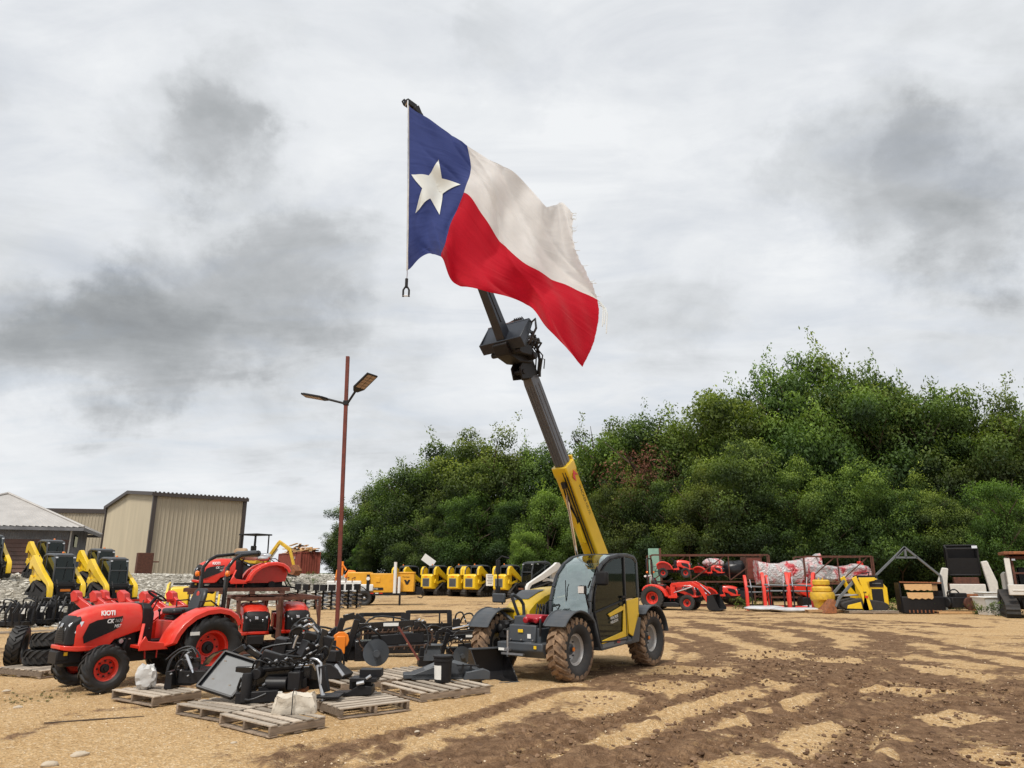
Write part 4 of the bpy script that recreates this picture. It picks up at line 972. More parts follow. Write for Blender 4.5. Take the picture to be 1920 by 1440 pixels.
    g.tube([(.38,.54,1.28),(.52,.54,1.0),(.60,.54,.6)], .03, 8); g.bar((.24,.54,1.22),(.52,.54,1.34),.02); g.box((.72,.54,1.05),(.20,.6,.16)); g.box((.80,.20,1.15),(.12,.10,.3)); g.build('steering_wheel', Mt['black_matte'], r)
    g = M(); g.box((-.1,.2,1.15), (.5,.12,.25)); g.build('side_console', Mt['mgrey'], r, bevel=.02)
    # lamp and mirror on the left pillar
    g = M(); g.box((1.14,.90,1.47), (.09,.14,.14)); lp = g.build('work_lamp', Mt['black_matte'], r, bevel=.02)
    g = M(); g.box((1.19,.90,1.47), (.012,.115,.115)); g.build('lamp_lens', Mt['lens'], lp)
    g = M(); g.tube([(1.0,.94,1.15),(1.08,.96,1.25),(1.10,.94,1.40)], .018, 6); g.tube([(1.0,.93,1.5),(1.02,1.0,1.62)], .014, 6); g.tube([(.8,.95,1.72),(.9,1.06,1.85),(.92,1.1,1.72)], .014, 6); g.build('lamp_bracket', Mt['black_matte'], r)
    g = M(); g.box((.90,1.16,1.66), (.09,.27,.24), rot=(0,0,-.25)); g.build('left_mirror', Mt['black_matte'], r, bevel=.035)
    g = M(); g.tube([(.98,.5,1.12),(1.02,.48,1.30),(.93,.42,1.62)], .009, 6); g.build('wiper', Mt['black_matte'], r)
    # boom
    e = Vector((math.cos(R_(54.7)), 0, math.sin(R_(54.7)))); up = Vector((-e.z, 0, e.x)); pv = Vector((-1.42, 0, 1.42)); sy = 0.0
    def bp(l, u, y=0): return pv+e*l+up*u+Vector((0, y+sy, 0))
    L1 = 2.98
    m = M()
    def sec(l, hw, hh): return [bp(l,-hh,-hw), bp(l,-hh+.02,-hw-.02), bp(l,hh-.03,-hw-.02), bp(l,hh,-hw+.02), bp(l,hh,hw-.02), bp(l,hh-.03,hw+.02), bp(l,-hh+.02,hw+.02), bp(l,-hh,hw)]
    m.loft([sec(-.1,.145,.17), sec(.4,.155,.20), sec(L1-.22,.143,.185), sec(L1-.2,.153,.198), sec(L1,.153,.198)])
    m.bar(bp(L1-.35,.20,0), bp(L1+.06,.25,0), .22, .05, up=up); m.prism([(0,0)]*0 or [(bp(1.25,-.19).x,bp(1.25,-.19).z),(bp(1.95,-.19).x,bp(1.95,-.19).z),(bp(1.5,-.34).x,bp(1.5,-.34).z),(bp(1.35,-.34).x,bp(1.35,-.34).z)], -.05, .05)
    for y in (-.17, .17): m.prism([(bp(-.25,-.25).x,bp(-.25,-.25).z),(bp(.5,-.1).x,bp(.5,-.1).z),(bp(.5,.12).x,bp(.5,.12).z),(bp(-.25,.25).x,bp(-.25,.25).z)], y-.02, y+.02)
    m.build('boom_outer_section', Mt['yellow'], r, bevel=.012)
    m = M(); L2 = 5.02
    def sec2(l, hw, hh): return [bp(l,-hh,-hw), bp(l,hh,-hw), bp(l,hh,hw), bp(l,-hh,hw)]
    m.loft([sec2(.5,.105,.140), sec2(L2-.25,.105,.140), sec2(L2,.09,.11)])
    for y in (-.108,.108): m.bar(bp(L1,.06,y), bp(L2-.3,.06,y), .014, .05, up=up); m.bar(bp(L1,-.07,y), bp(L2-.3,-.07,y), .014, .03, up=up)
    for y in (-.06,.0,.06): m.bar(bp(L1,-.143,y), bp(L2-.3,-.143,y), .016, .018, up=up)
    m.build('boom_inner_section', Mt['grey'], r, bevel=.01)
    m = M()
    for y in (-.03,.03): m.tube([bp(.9,-.235,y+.09), bp(2.25,-.215,y+.09), bp(L1-.1,-.19,y+.09)], .014, 6)
    m.tube([bp(L1-.35,-.225,-.02), bp(L1-.7,-.25,-.04), bp(L1-1.1,-.24,.02), bp(1.3,-.25,-.02)], .017, 6)
    m.tube([bp(L1-.35,-.225,.03), bp(L1-.75,-.26,.02), bp(L1-1.2,-.25,.05)], .014, 6)
    m.tube([bp(L1-.3,-.215,0), bp(L1-.42,-.23,0)], .05, 10); m.build('boom_hose', Mt['hose'], r)
    m = M(); m.tube([(-.50,0,.92), bp(2.4,-.22,-.02)], .028, 10); c1 = m.build('lift_cylinder_rod', Mt['chrome'], r)
    m = M(); m.tube([(-.50,0,.92), Vector((-.50,0,.92)).lerp(bp(2.4,-.22,-.02), .50)], .052, 12); m.build('lift_cylinder', Mt['dgrey'], r)
    m = M(); m.prism([(-1.85,.9),(-1.0,.9),(-1.15,1.5),(-1.38,1.62),(-1.62,1.5)], -.235, -.205); m.prism([(-1.85,.9),(-1.0,.9),(-1.15,1.5),(-1.38,1.62),(-1.62,1.5)], .09, .12); m.build('boom_tower', Mt['dgrey'], r, bevel=.01)
    o = bp(L1-.62,.055,.19); text('WACKER NEUSON', .115, Mt['black_matte'], r, bp(L1-.52,.02,.166), -e, up, sx=.82)
    m = M(); y = .176; m.prism([(bp(L1-.16,.02).x,bp(L1-.16,.02).z),(bp(L1-.34,.13).x,bp(L1-.34,.13).z),(bp(L1-.26,.02).x,bp(L1-.26,.02).z),(bp(L1-.40,-.02).x,bp(L1-.40,-.02).z),(bp(L1-.28,-.08).x,bp(L1-.28,-.08).z)], y, y+.004); m.build('maker_emblem', mat('emblem_red', (.55,.03,.02), .4), r)
    # boom head and quick hitch
    m = M(); hd = [bp(L2-.12,.13), bp(L2+.18,.13), bp(L2+.32,-.05), bp(L2+.20,-.36), bp(L2-.02,-.42), bp(L2-.12,-.14)]
    for y in (-.11, .09): m.prism([(p.x,p.z) for p in hd], y, y+.03)
    m.tube([bp(L2+.08,-.3,-.14), bp(L2+.08,-.3,.14)], .05, 12); m.tube([bp(L2+.2,0,-.14), bp(L2+.2,0,.14)], .045, 12); m.box(bp(L2+.02,-.1), (.22,.16,.26), rot=(0,-.6,0))
    m.build('boom_head', Mt['black_matte'], r, bevel=.01)
    m = M(); m.tube([bp(L2-.35,.05,0), bp(L2+.25,.02,0)], .05, 10); m.tube([bp(L2+.2,.02,0), bp(L2+.55,-.15,0)], .028, 8); m.build('tilt_cylinder', Mt['black'], r)
    m = M()
    for i, (a, b_) in enumerate(((.16,.3),(.1,.42),(-.12,.36),(-.16,.5),(.05,.55))):
        m.tube([bp(L2-.15,.12,a), bp(L2+.15,.28+.1*b_,a*1.5), bp(L2+.45,.18+.2*b_,a), bp(L2+.55,-.05,a*.6)], .015, 6)
    m.tube([bp(L2-.2,.1,.14), bp(L2+.1,.25,.18), bp(L2+.5,.40,.16), bp(L2+.85,.36,.06), bp(L2+.95,.25,0)], .03, 7)
    m.tube([bp(L2-.1,.25,.2), bp(L2+.05,.36,.22), bp(L2+.12,.22,.24), bp(L2-.02,.16,.2)], .012, 6)
    m.build('head_hose', Mt['hose'], r)
    return r, bp, e, up, L2
TH, bp, BE, BU, L2 = telehandler()
# ------------------------------------------------------------------ crane jib held by the telehandler head, flag, shackle
THM = Matrix.Translation(Vector(TH_LOC)) @ Matrix.Rotation(TH_RZ, 4, 'Z')
def jib():
    r = root('lifting_jib', 'black lifting jib with a wide mounting plate, held up by the telehandler boom', 'lifting jib', TH_LOC, TH_RZ)
    # mounting plate: tilted box shaped plate
    c = Vector((2.12, 0, 6.00)); pu = Vector((-.42,0,.91)).normalized()  # plate up
    pn = Vector((pu.z,0,-pu.x))
    Y = Vector((0,1,0))
    def q(a, b, y): return c+pu*a*.9+pn*b*.9+Y*y*.86
    m = M()
    m.hexa([q(-.30,-.03,-.56),q(-.30,.0,-.56),q(-.30,.0,.56),q(-.30,-.03,.56),q(.30,-.03,-.56),q(.30,0,-.56),q(.30,0,.56),q(.30,-.03,.56)])
    m.hexa([q(-.34,-.02,-.56),q(-.26,.20,-.56),q(-.26,.20,.56),q(-.34,-.02,.56),q(-.30,-.02,-.56),q(-.23,.20,-.56),q(-.23,.20,.56),q(-.30,-.02,.56)])
    m.hexa([q(.28,-.02,-.56),q(.28,.12,-.56),q(.28,.12,.56),q(.28,-.02,.56),q(.32,-.02,-.56),q(.32,.12,-.56),q(.32,.12,.56),q(.32,-.02,.56)])
    m.hexa([q(-.28,.13,-.55),q(-.28,.15,-.55),q(-.28,.15,.55),q(-.28,.13,.55),q(.28,.10,-.55),q(.28,.12,-.55),q(.28,.12,.55),q(.28,.10,.55)])
    for y in (-.56,.54): m.hexa([q(-.32,0,y),q(-.26,.20,y),q(-.26,.20,y+.02),q(-.32,0,y+.02),q(.32,0,y),q(.32,.12,y),q(.32,.12,y+.02),q(.32,0,y+.02)])
    m.build('mounting_plate', MT['flag_pole'], r, bevel=.008)
    m = M(); a = Vector((2.18,0,5.88)); b = Vector((2.42,0,6.22))
    e = BE; tip = Vector((4.72,0,9.36)); d = (tip-b).normalized(); n = Vector((-d.z,0,d.x))
    def sec(p, hw, hh): return [p-n*hh-Y*hw, p+n*hh-Y*hw, p+n*hh+Y*hw, p-n*hh+Y*hw]
    m.loft([sec(a-d*.15,.10,.12), sec(b,.09,.11), sec(b+(tip-b)*.35,.075,.085), sec(tip,.05,.055)])
    for y in (-.095,.095): m.bar(b+Y*y, b+(tip-b)*.35+Y*y*.85, .014, .06, up=n)
    m.build('jib_beam', MT['flag_pole'], r, bevel=.008)
    m = M(); m.box(tip+Vector((.0,0,.02)), (.16,.12,.14), rot=(0,-.9,0)); m.box(tip+Vector((.14,0,.07)), (.22,.11,.10)); m.tube([tip+Vector((.06,-.10,.0)), tip+Vector((.06,.10,.0))], .06, 10); m.box(tip+Vector((-.12,0,-.12)), (.12,.13,.26), rot=(0,.6,0)); m.tube([tip+Vector((.28,0,.1)), tip+Vector((.33,0,.03)), tip+Vector((.28,0,-.02))], .016, 6)
    m.build('jib_head', MT['black_matte'], r, bevel=.02)
    m = M(); m.tube([q(.36,.04,-.62),q(.38,.04,.25)], .035, 8); m.build('retaining_bar', MT['rust'], r)
    m = M()
    for i in range(5):
        y = .10+.05*i; m.tube([q(.25,.02,y), q(.42,.10,y+.02), q(.40,-.06,y+.04), q(.2,-.05,y+.03)], .016, 6)
    m.tube([q(.40,-.02,-.3), q(.44,.05,.1), q(.38,0,.45)], .02, 6); m.tube([q(.25,0,.5),q(.36,.02,.64),q(.15,-.05,.68),q(-.15,-.15,.5)], .022, 6); m.tube([q(.34,0,-.1), q(.34,0,.15)], .06, 10)
    m.build('coiled_hose', MT['hose'], r)
    m = M(); m.tube([q(-.15,-.08,-.10),q(-.15,-.08,.22)], .06, 10); m.box(q(-.22,-.10,.05), (.26,.40,.16), rot=(0,.5,0)); m.box(q(-.28,-.12,-.2), (.16,.14,.16)); m.box(q(.02,-.08,.30), (.2,.18,.26), rot=(0,.4,0))
    m.build('hitch_bracket', MT['black_matte'], r, bevel=.02)
    m = M(); m.prism([(1.42,5.78),(1.55,5.62),(1.95,5.55),(2.28,5.62),(2.40,5.80),(2.20,5.98),(1.85,5.92),(1.6,5.95)], -.16, .16); m.box((1.95,.24,5.78),(.45,.10,.20),rot=(0,.1,0)); m.box((1.72,-.24,5.82),(.36,.12,.24),rot=(0,.3,0)); m.tube([(1.66,-.30,5.72),(1.66,.32,5.72)],.07,10); m.tube([(2.15,-.34,5.70),(2.15,.34,5.70)],.055,10); m.box((1.55,.12,6.02),(.34,.26,.12),rot=(0,.5,0)); m.build('carriage', MT['black_matte'], r, bevel=.02)
    for k_ in range(4): m = M(); m.tube([(1.45+.08*k_,.2,5.9),(1.5+.1*k_,.34,6.0+.05*k_),(1.75+.1*k_,.30,6.02),(1.9+.08*k_,.2,5.8)], .02, 6); m.build('carriage_hose', MT['hose'], r)
    return r, THM @ tip
JIB, TIPW = jib()
def catmull(p, t):
    n = len(p)-1; t = max(0, min(t, n-1e-6)); i = int(t); f = t-i
    a = p[max(i-1,0)]; b = p[i]; c = p[i+1]; d = p[min(i+2,n)]
    return .5*((2*b)+(c-a)*f+(2*a-5*b+4*c-d)*f*f+(3*b-a-3*c+d)*f**3)
FU = [0, 1/6, 1/3, .45, .58, .72, .86, 1]
FROWS = [ # rows v = 0, .25, .5, .75, 1 : photo pixels (x, y) and depth Y
 [(765,506),(797,478),(827,483),(850,526),(910,546),(985,567),(1034,625),(1092,688)],
 [(766,430),(803,420),(841,424),(868,462),(918,500),(985,535),(1050,580),(1116,632)],
 [(767,352),(815,348),(870,362),(905,402),(938,452),(988,498),(1055,529),(1121,559)],
 [(767,276),(822,290),(883,318),(924,352),(963,398),(1010,440),(1048,462),(1078,472)],
 [(767,199),(822,236),(876,273),(930,300),(984,343),(1023,383),(1050,384),(1074,397)]]
FY = [[10.32,10.55,10.30,10.62,10.45,10.85,10.55,10.9],[10.32,10.48,10.35,10.55,10.50,10.75,10.62,10.85],[10.32,10.42,10.45,10.45,10.62,10.62,10.78,10.80],[10.32,10.36,10.55,10.42,10.70,10.60,10.85,10.75],[10.32,10.36,10.50,10.45,10.66,10.60,10.90,10.62]]
FC = []
for rr, yy in zip(FROWS, FY):
    FC.append([ray(px, py)*(Y/ray(px, py).y)+Vector((0,0,CZ)) for (px, py), Y in zip(rr, yy)])
def fuv(u, v):
    k = 0
    while k < 6 and u > FU[k+1]: k += 1
    t = k+(u-FU[k])/(FU[k+1]-FU[k])
    rows = [catmull(FC[i], t) for i in range(5)]
    p = catmull(rows, v*4)
    w = .035*math.sin(9*u*2+5*v*1.3+1)*min(1, u*4)+.018*math.sin(31*u-11*v)*min(1, u*3)+.012*math.sin(24*v+40*u*u)*min(1, u*5)
    cr = lambda a, k_: (1-abs(math.sin(a)))**k_
    w += .075*cr(4.6*(u*1.1+v*.75)+.7*math.sin(4*u), 3)*min(1, u*4)-.06*cr(6.3*(u*.9+v*.55)+1.1, 4)*min(1, u*3)+.035*cr(13*(u+v*.45)+math.sin(9*v), 3)*min(1, u*6)+.012*math.sin(60*(v*.35+u*.8)+3*math.sin(5*v))
    fr = .0
    if u > .97: fr = (.006 if v > .5 else .002)*(math.sin(90*v)+math.sin(231*v))
    return p+Vector((fr, w*1.0, fr*.4))
def flag_material():
    m = bpy.data.materials.new('flag_cloth'); m.use_nodes = True; nt = m.node_tree; N = nt.nodes; L = nt.links; b = N['Principled BSDF']
    uv = N.new('ShaderNodeUVMap'); sp = N.new('ShaderNodeSeparateXYZ'); L.new(uv.outputs[0], sp.inputs[0])
    def gt(s, t):
        n = N.new('ShaderNodeMath'); n.operation = 'GREATER_THAN'; L.new(s, n.inputs[0]); n.inputs[1].default_value = t; return n.outputs[0]
    def mix(f, a, c):
        x = N.new('ShaderNodeMix'); x.data_type = 'RGBA'; L.new(f, x.inputs['Factor'])
        for nm, q in (('A', a), ('B', c)):
            if isinstance(q, tuple): x.inputs[nm].default_value = (*q, 1)
            else: L.new(q, x.inputs[nm])
        return x.outputs['Result']
    wr = mix(gt(sp.outputs['Y'], .5), (.62,.010,.030), (.88,.88,.89)); c = mix(gt(sp.outputs['X'], 1/3), (.055,.082,.28), wr)
    nz = N.new('ShaderNodeTexNoise'); nz.inputs['Scale'].default_value = 3; tc = N.new('ShaderNodeTexCoord'); L.new(tc.outputs['Object'], nz.inputs['Vector'])
    mr = N.new('ShaderNodeMapRange'); mr.inputs['To Min'].default_value = .78; mr.inputs['To Max'].default_value = 1.1; L.new(nz.outputs['Fac'], mr.inputs['Value'])
    mm = N.new('ShaderNodeVectorMath'); mm.operation = 'SCALE'; L.new(c, mm.inputs[0]); L.new(mr.outputs[0], mm.inputs['Scale']); L.new(mm.outputs[0], b.inputs['Base Color'])
    b.inputs['Roughness'].default_value = .8; b.inputs['Specular IOR Level'].default_value = .2; b.inputs['Sheen Weight'].default_value = .2
    wm = N.new('ShaderNodeMapping'); wm.inputs['Rotation'].default_value = (0,0,R_(-38)); wm.inputs['Scale'].default_value = (3,22,1); L.new(uv.outputs[0], wm.inputs['Vector'])
    wn = N.new('ShaderNodeTexNoise'); wn.inputs['Scale'].default_value = 1; wn.inputs['Detail'].default_value = 5; wn.inputs['Distortion'].default_value = .6; L.new(wm.outputs[0], wn.inputs['Vector'])
    bp_ = N.new('ShaderNodeBump'); bp_.inputs['Strength'].default_value = .35; bp_.inputs['Distance'].default_value = .05; L.new(wn.outputs['Fac'], bp_.inputs['Height']); L.new(bp_.outputs[0], b.inputs['Normal'])
    t = N.new('ShaderNodeBsdfTranslucent'); L.new(mm.outputs[0], t.inputs[0]); L.new(bp_.outputs[0], t.inputs['Normal']); mx = N.new('ShaderNodeMixShader'); mx.inputs[0].default_value = .5
    L.new(b.outputs[0], mx.inputs[1]); L.new(t.outputs[0], mx.inputs[2]); L.new(mx.outputs[0], N['Material Output'].inputs[0]); return m
def flag():
    base = FC[0][0]; r = root('flag', 'large blue, white and red flag with one white star, blowing from the jib tip', 'flag', (0,0,0))
    nu, nv = 180, 110; us = [i/nu for i in range(nu+1)]; vs = [j/nv for j in range(nv+1)]
    m = M(); m.add([fuv(u, v) for u in us for v in vs], [(i*(nv+1)+j, (i+1)*(nv+1)+j, (i+1)*(nv+1)+j+1, i*(nv+1)+j+1) for i in range(nu) for j in range(nv)])
    me = bpy.data.meshes.new('cloth'); me.from_pydata(m.v, [], m.f); uvl = me.uv_layers.new(name='UVMap'); U = np.array([(u, v) for u in us for v in vs], np.float32)
    li = np.empty(len(me.loops), np.int32); me.loops.foreach_get('vertex_index', li); uvl.data.foreach_set('uv', U[li].ravel()); me.materials.append(flag_material()); me.shade_smooth()
    o = bpy.data.objects.new('cloth', me); col.objects.link(o); o.parent = r
    # star applique on both faces
    st = MT['star'] = mat('star_cloth', (.70,.74,.74), .85, var=.06)
    asp = 1.5; R0 = .215; pts = []
    for k in range(10):
        a = R_(90+36*k-4); rad = R0 if k % 2 == 0 else R0*.42; pts.append((.158+rad*math.cos(a)/asp*1.02, .5+rad*math.sin(a)))
    for side in (-1, 1):
        m = M(); n = 12
        for k in range(10):
            A = (.158,.5); B = pts[k]; C = pts[(k+1) % 10]; idx = {}; vv = []; ff = []
            for i in range(n+1):
                for j in range(n+1-i):
                    a, b, c = 1-(i+j)/n, i/n, j/n; u = max(.004, A[0]*a+B[0]*b+C[0]*c); v = A[1]*a+B[1]*b+C[1]*c
                    idx[(i,j)] = len(vv); vv.append(fuv(u, v)+Vector((0, side*.014, 0)))
            for i in range(n):
                for j in range(n-i):
                    ff.append((idx[(i,j)], idx[(i+1,j)], idx[(i,j+1)]))
                    if j < n-i-1: ff.append((idx[(i+1,j)], idx[(i+1,j+1)], idx[(i,j+1)]))
            m.add(vv, ff)
        m.build('star', st, r, smooth=80)
    # frayed strips on the fly end
    m = M(); p = fuv(1, .48); rng = random.Random(2)
    for k, l in ((0,.30),(1,.22),(2,.34)):
        q = p+Vector((.01*k,0,.05-.04*k)); m.tube([q, q+Vector((.06+.02*k,.01,-.05)), q+Vector((.085+.02*k,0,-.15)), q+Vector((.06+.02*k,.0,-.15-l))], .010, 5)
    for k in range(14):
        v = .5+.5*rng.random(); q = fuv(1, v); m.tube([q, q+Vector((.03+.03*rng.random(), 0, .02*rng.uniform(-1,1))), q+Vector((.05+.04*rng.random(), 0, .04*rng.uniform(-1,1)))], [.006,.004,.002], 4)
    m.build('frayed_edge', st, r)
    # halyard and bottom shackle
    top = TIPW+Vector((-.13,-.15,.0)); t0 = fuv(0,1)+Vector((-.02,0,.10)); bt = fuv(0,0)+Vector((-.01,0,-.05))
    m = M(); m.tube([TIPW+Vector((-.16,-.19,-.02)), t0, fuv(0,.98)+Vector((-.02,0,0)), fuv(0,.5)+Vector((-.02,0,0)), fuv(0,.02)+Vector((-.02,0,0)), bt, bt+Vector((-.005,0,-.12))], .011, 6); m.build('halyard', MT['steel'], r)
    m = M(); m.tube([fuv(0,v/10)+Vector((-.012,0,0)) for v in range(11)], .014, 6); m.build('hoist_hem', MT['wrapplast'], r)
    s = root('clevis_hook', 'small black two-pronged clevis hanging below the flag halyard', 'clevis', (0,0,0)); z = bt+Vector((-.005,0,-.10))
    m = M(); m.tube([z, z+Vector((0,0,-.14))], .024, 8); m.tube([z+Vector((-.045,0,-.30)), z+Vector((-.045,0,-.19)), z+Vector((-.02,0,-.145)), z+Vector((.02,0,-.145)), z+Vector((.045,0,-.19)), z+Vector((.045,0,-.30))], .016, 7)
    m.build('fork', MT['black_matte'], s); m = M(); m.tube([z+Vector((-.06,0,-.285)), z+Vector((.06,0,-.285))], .012, 6); m.build('pin', MT['steel'], s)
flag()
# ------------------------------------------------------------------ solar lamp post
def lamp_post():
    g = G(631, 1195); r = root('lamp_post', 'tall rust-red steel post with two solar street lamps, left of the telehandler', 'lamp post', g, ry=R_(-1.2))
    m = M(); m.box((0,0,4.12), (.105,.105,8.3)); m.build('post', MT['rust_red'], r, bevel=.008)
    m = M(); m.box((0,0,6.78), (.15,.15,.14)); m.build('clamp', MT['black_matte'], r, bevel=.01)
    def lamp(d, el, l, tilt, nm):
        dd = Vector(d).normalized(); dv = (dd*math.cos(el)+Vector((0,0,math.sin(el)))); p0 = Vector((0,0,6.78))+dd*.08; p1 = p0+dv*l
        m = M(); m.tube([p0, p0+dv*.12, p1], .035, 8); a = m.build('lamp_arm', MT['black_matte'], r)
        s = dd.cross(Vector((0,0,1))).normalized(); hv = (dd*math.cos(tilt)+Vector((0,0,math.sin(tilt)))); n = s.cross(hv).normalized()
        W, Ln = .23, .80; m = M(); P = lambda a_, b_, c_: p1+hv*a_+s*b_+n*c_
        m.hexa([P(0,-.08,-.03),P(0,.08,-.03),P(0,.08,.03),P(0,-.08,.03),P(.16,-W,-.03),P(.16,W,-.03),P(.16,W,.03),P(.16,-W,.03)])
        m.hexa([P(.16,-W,-.03),P(.16,W,-.03),P(.16,W,.025),P(.16,-W,.025),P(Ln,-W,-.03),P(Ln,W,-.03),P(Ln,W,.02),P(Ln,-W,.02)])
        h = m.build('lamp_head', MT['black_matte'], a, bevel=.008); m = M(); sg = -1 if n.z > 0 else 1
        for i in range(5):
            for j in range(2):
                u0 = .20+i*.115; b0 = -.19+j*.195; m.hexa([P(u0,b0,sg*.034),P(u0+.10,b0,sg*.034),P(u0+.10,b0+.175,sg*.034),P(u0,b0+.175,sg*.034),P(u0,b0,sg*.026),P(u0+.10,b0,sg*.026),P(u0+.10,b0+.175,sg*.026),P(u0,b0+.175,sg*.026)])
        m.build('led_panel', MT['orange_face'], a)
        m = M(); m.hexa([P(.2,-.2,-sg*.035),P(.75,-.2,-sg*.035),P(.75,.2,-sg*.035),P(.2,.2,-sg*.035),P(.2,-.2,-sg*.028),P(.75,-.2,-sg*.028),P(.75,.2,-sg*.028),P(.2,.2,-sg*.028)]); m.build('solar_panel', MT['glass_black'], a)
    lamp((.86,-.50,0), R_(48), .42, R_(33), 'r'); lamp((-.80,.05,0), R_(16), .50, R_(12), 'l')
lamp_post()
# ------------------------------------------------------------------ compact tractor
TK_R = WheelKit(.53, .34, .30, MT['rubber_clean'], MT['rubber_clean'], MT['red'], MT['black_matte'], lugs=15, lug_h=.04, ang=.95, dish=.30)
TK_F = WheelKit(.345, .24, .195, MT['rubber_clean'], MT['rubber_clean'], MT['red'], MT['black_matte'], lugs=15, lug_h=.028, ang=.9, dish=.75)
GT_R = WheelKit(.56, .40, .30, MT['rubber'], MT['rubber'], MT['red'], MT['black_matte'], lugs=22, lug_h=.02, ang=.5, dish=.30)
GT_F = WheelKit(.36, .26, .18, MT['rubber'], MT['rubber'], MT['red'], MT['black_matte'], lugs=20, lug_h=.014, ang=.5, dish=.7)
def tractor(label, loc, rz, wheels=True, rops='folded', decal=True, group=None, kitR=None, kitF=None, seat=True, steer=0, loader=False, scale=1, wrap=False, mower=False, fenders=True):
    r = root('compact_tractor', label, 'tractor', loc, rz, group)
    if scale != 1: r.scale = (scale,)*3
    K = MT
    # hood
    S = []
    hp = [(1.13,.84,1.25,.31),(1.25,.82,1.268,.315),(1.6,.73,1.268,.315),(1.72,.60,1.258,.315),(1.95,.585,1.225,.31),(2.15,.60,1.175,.295),(2.27,.64,1.115,.278)]
    for x, zb, zt, hw in hp:
        S.append([(x,-hw,zb),(x,-hw-.015,(zb+zt)/2),(x,-hw+.015,zt-.10),(x,-hw*.72,zt-.015),(x,-hw*.3,zt+.008),(x,hw*.3,zt+.008),(x,hw*.72,zt-.015),(x,hw-.015,zt-.10),(x,hw+.015,(zb+zt)/2),(x,hw,zb)])
    m = M(); m.loft(S); m.build('hood', K['red'], r, smooth=45, bevel=.012)
    # nose: black mask and red chin
    S = []
    for x, zb, zt, hw in [(2.20,.70,1.13,.283),(2.32,.68,1.085,.268),(2.385,.68,.99,.245),(2.41,.69,.82,.225)]:
        S.append([(x,-hw,zb),(x,-hw,zt-.07),(x,-hw*.7,zt),(x,hw*.7,zt),(x,hw,zt-.07),(x,hw,zb)])
    m = M(); m.loft(S); g = m.build('front_grille', K['black_matte'], r, smooth=45, bevel=.012)
    m = M()
    for i in range(7): m.box((2.425-.012*i*.0, 0, .745+.028*i), (.012,.34-.01*i,.012))
    m.build('grille_bar', K['hoodgrille'], g)
    m = M(); m.box((2.405,0,.965), (.02,.075,.07), rot=(0,-.35,0)); m.build('badge', K['steel'], g, bevel=.008)
    S = [[(x,-hw,z0),(x,-hw,z1),(x,hw,z1),(x,hw,z0)] for x, z0, z1, hw in [(1.75,.585,.66,.318),(2.2,.585,.66,.312),(2.40,.605,.675,.262),(2.46,.62,.68,.20)]]
    m = M(); m.loft(S); m.build('front_bumper', K['red'], r, bevel=.012)
    for s in (-1, 1):
        m = M(); m.hexa([(2.400,s*.12,.93),(2.405,s*.12,.86),(2.385,s*.235,.86),(2.37,s*.235,1.01),(2.20,s*.10,.95),(2.20,s*.10,.86),(2.24,s*.292,.845),(2.15,s*.300,1.03)])
        m.build('headlight', K['lens'], r, bevel=.01)
        y = s*.322; y2 = s*.330
        m = M(); m.prism([(2.13,.70),(2.16,.80),(2.08,.985),(1.95,1.035),(1.50,1.085),(1.56,.91),(1.66,.86)], y, y2); dp = m.build('side_vent_panel', K['black_gloss'], r)
        if decal:
            xd = (-s,0,0)
            o1 = 1.78 if s > 0 else 1.52
            text('CK', .085, K['white_clean'], dp, (o1, s*.333, .985), xd, (0,0,1), shear=.2, bold=.002); text('2620', .068, K['steel'], dp, (o1-s*.135, s*.333, .995), xd, (0,0,1), shear=.2)
            text('HST', .065, K['white_clean'], dp, (o1-s*.14, s*.333, .915), xd, (0,0,1), shear=.2)
            text('KIOTI', .10, K['white_clean'], r, (1.90 if s > 0 else 1.63, s*.328, 1.105), xd, (0,-s*.22,1), bold=.004, sx=.98)
    # cowl and dashboard
    m = M(); m.loft([[(x,-w,z0),(x,-w,z1-.08),(x,-w*.7,z1),(x,w*.7,z1),(x,w,z1-.08),(x,w,z0)] for x,w,z0,z1 in [(.90,.20,.62,1.16),(1.0,.29,.62,1.26),(1.135,.32,.66,1.275)]]); m.build('cowl', K['black_matte'], r, bevel=.015)
    m = M(); m.tube([(1.0,0,1.1),(.82,0,1.34)], .03, 8); q = M(); q.lathe([(.165,-.014),(.18,0),(.165,.014),(.15,0)], (0,0,0), 'z', 22, True); rot = Matrix.Rotation(R_(-32),3,'Y')
    q.v = [tuple(rot @ Vector(p)+Vector((.80,0,1.37))) for p in q.v]; m.v, m.f, m.m, off = m.v+q.v, m.f+[tuple(i+len(m.v) for i in f) for f in q.f], m.m+q.m, 0
    for a in (90, 210, 330): p = rot @ Vector((.165*math.cos(R_(a)),.165*math.sin(R_(a)),0)); m.bar((.81,0,1.35), p+Vector((.80,0,1.37)), .022)
    m.tube([(.95,.22,1.15),(.9,.28,1.32)], .01, 6); m.tube([(.95,-.22,1.15),(.9,-.28,1.30)], .01, 6); m.build('steering_wheel', K['black_matte'], r)
    # engine and drive line
    m = M(); m.box((1.45,0,.66), (.62,.40,.36)); m.box((1.55,0,.44), (1.2,.26,.16)); m.box((.75,0,.52), (1.1,.36,.30)); m.box((.05,0,.55), (.6,.44,.42)); m.box((2.1,0,.5), (.35,.34,.18))
    m.tube([(1.3,.22,.75),(1.35,.27,.6),(1.3,.24,.45)], .035, 8); m.tube([(1.6,.24,.7),(1.3,.26,.78)], .02, 6); m.lathe([(.06,-.03),(.06,.03)], (1.5,.24,.62), n=16); m.lathe([(.045,-.04),(.045,.04)], (1.38,.24,.78), n=16); m.tube([(1.2,.2,.55),(.6,.25,.42),(.2,.22,.5)], .025, 6)
    m.build('engine', K['black_matte'], r, bevel=.015)
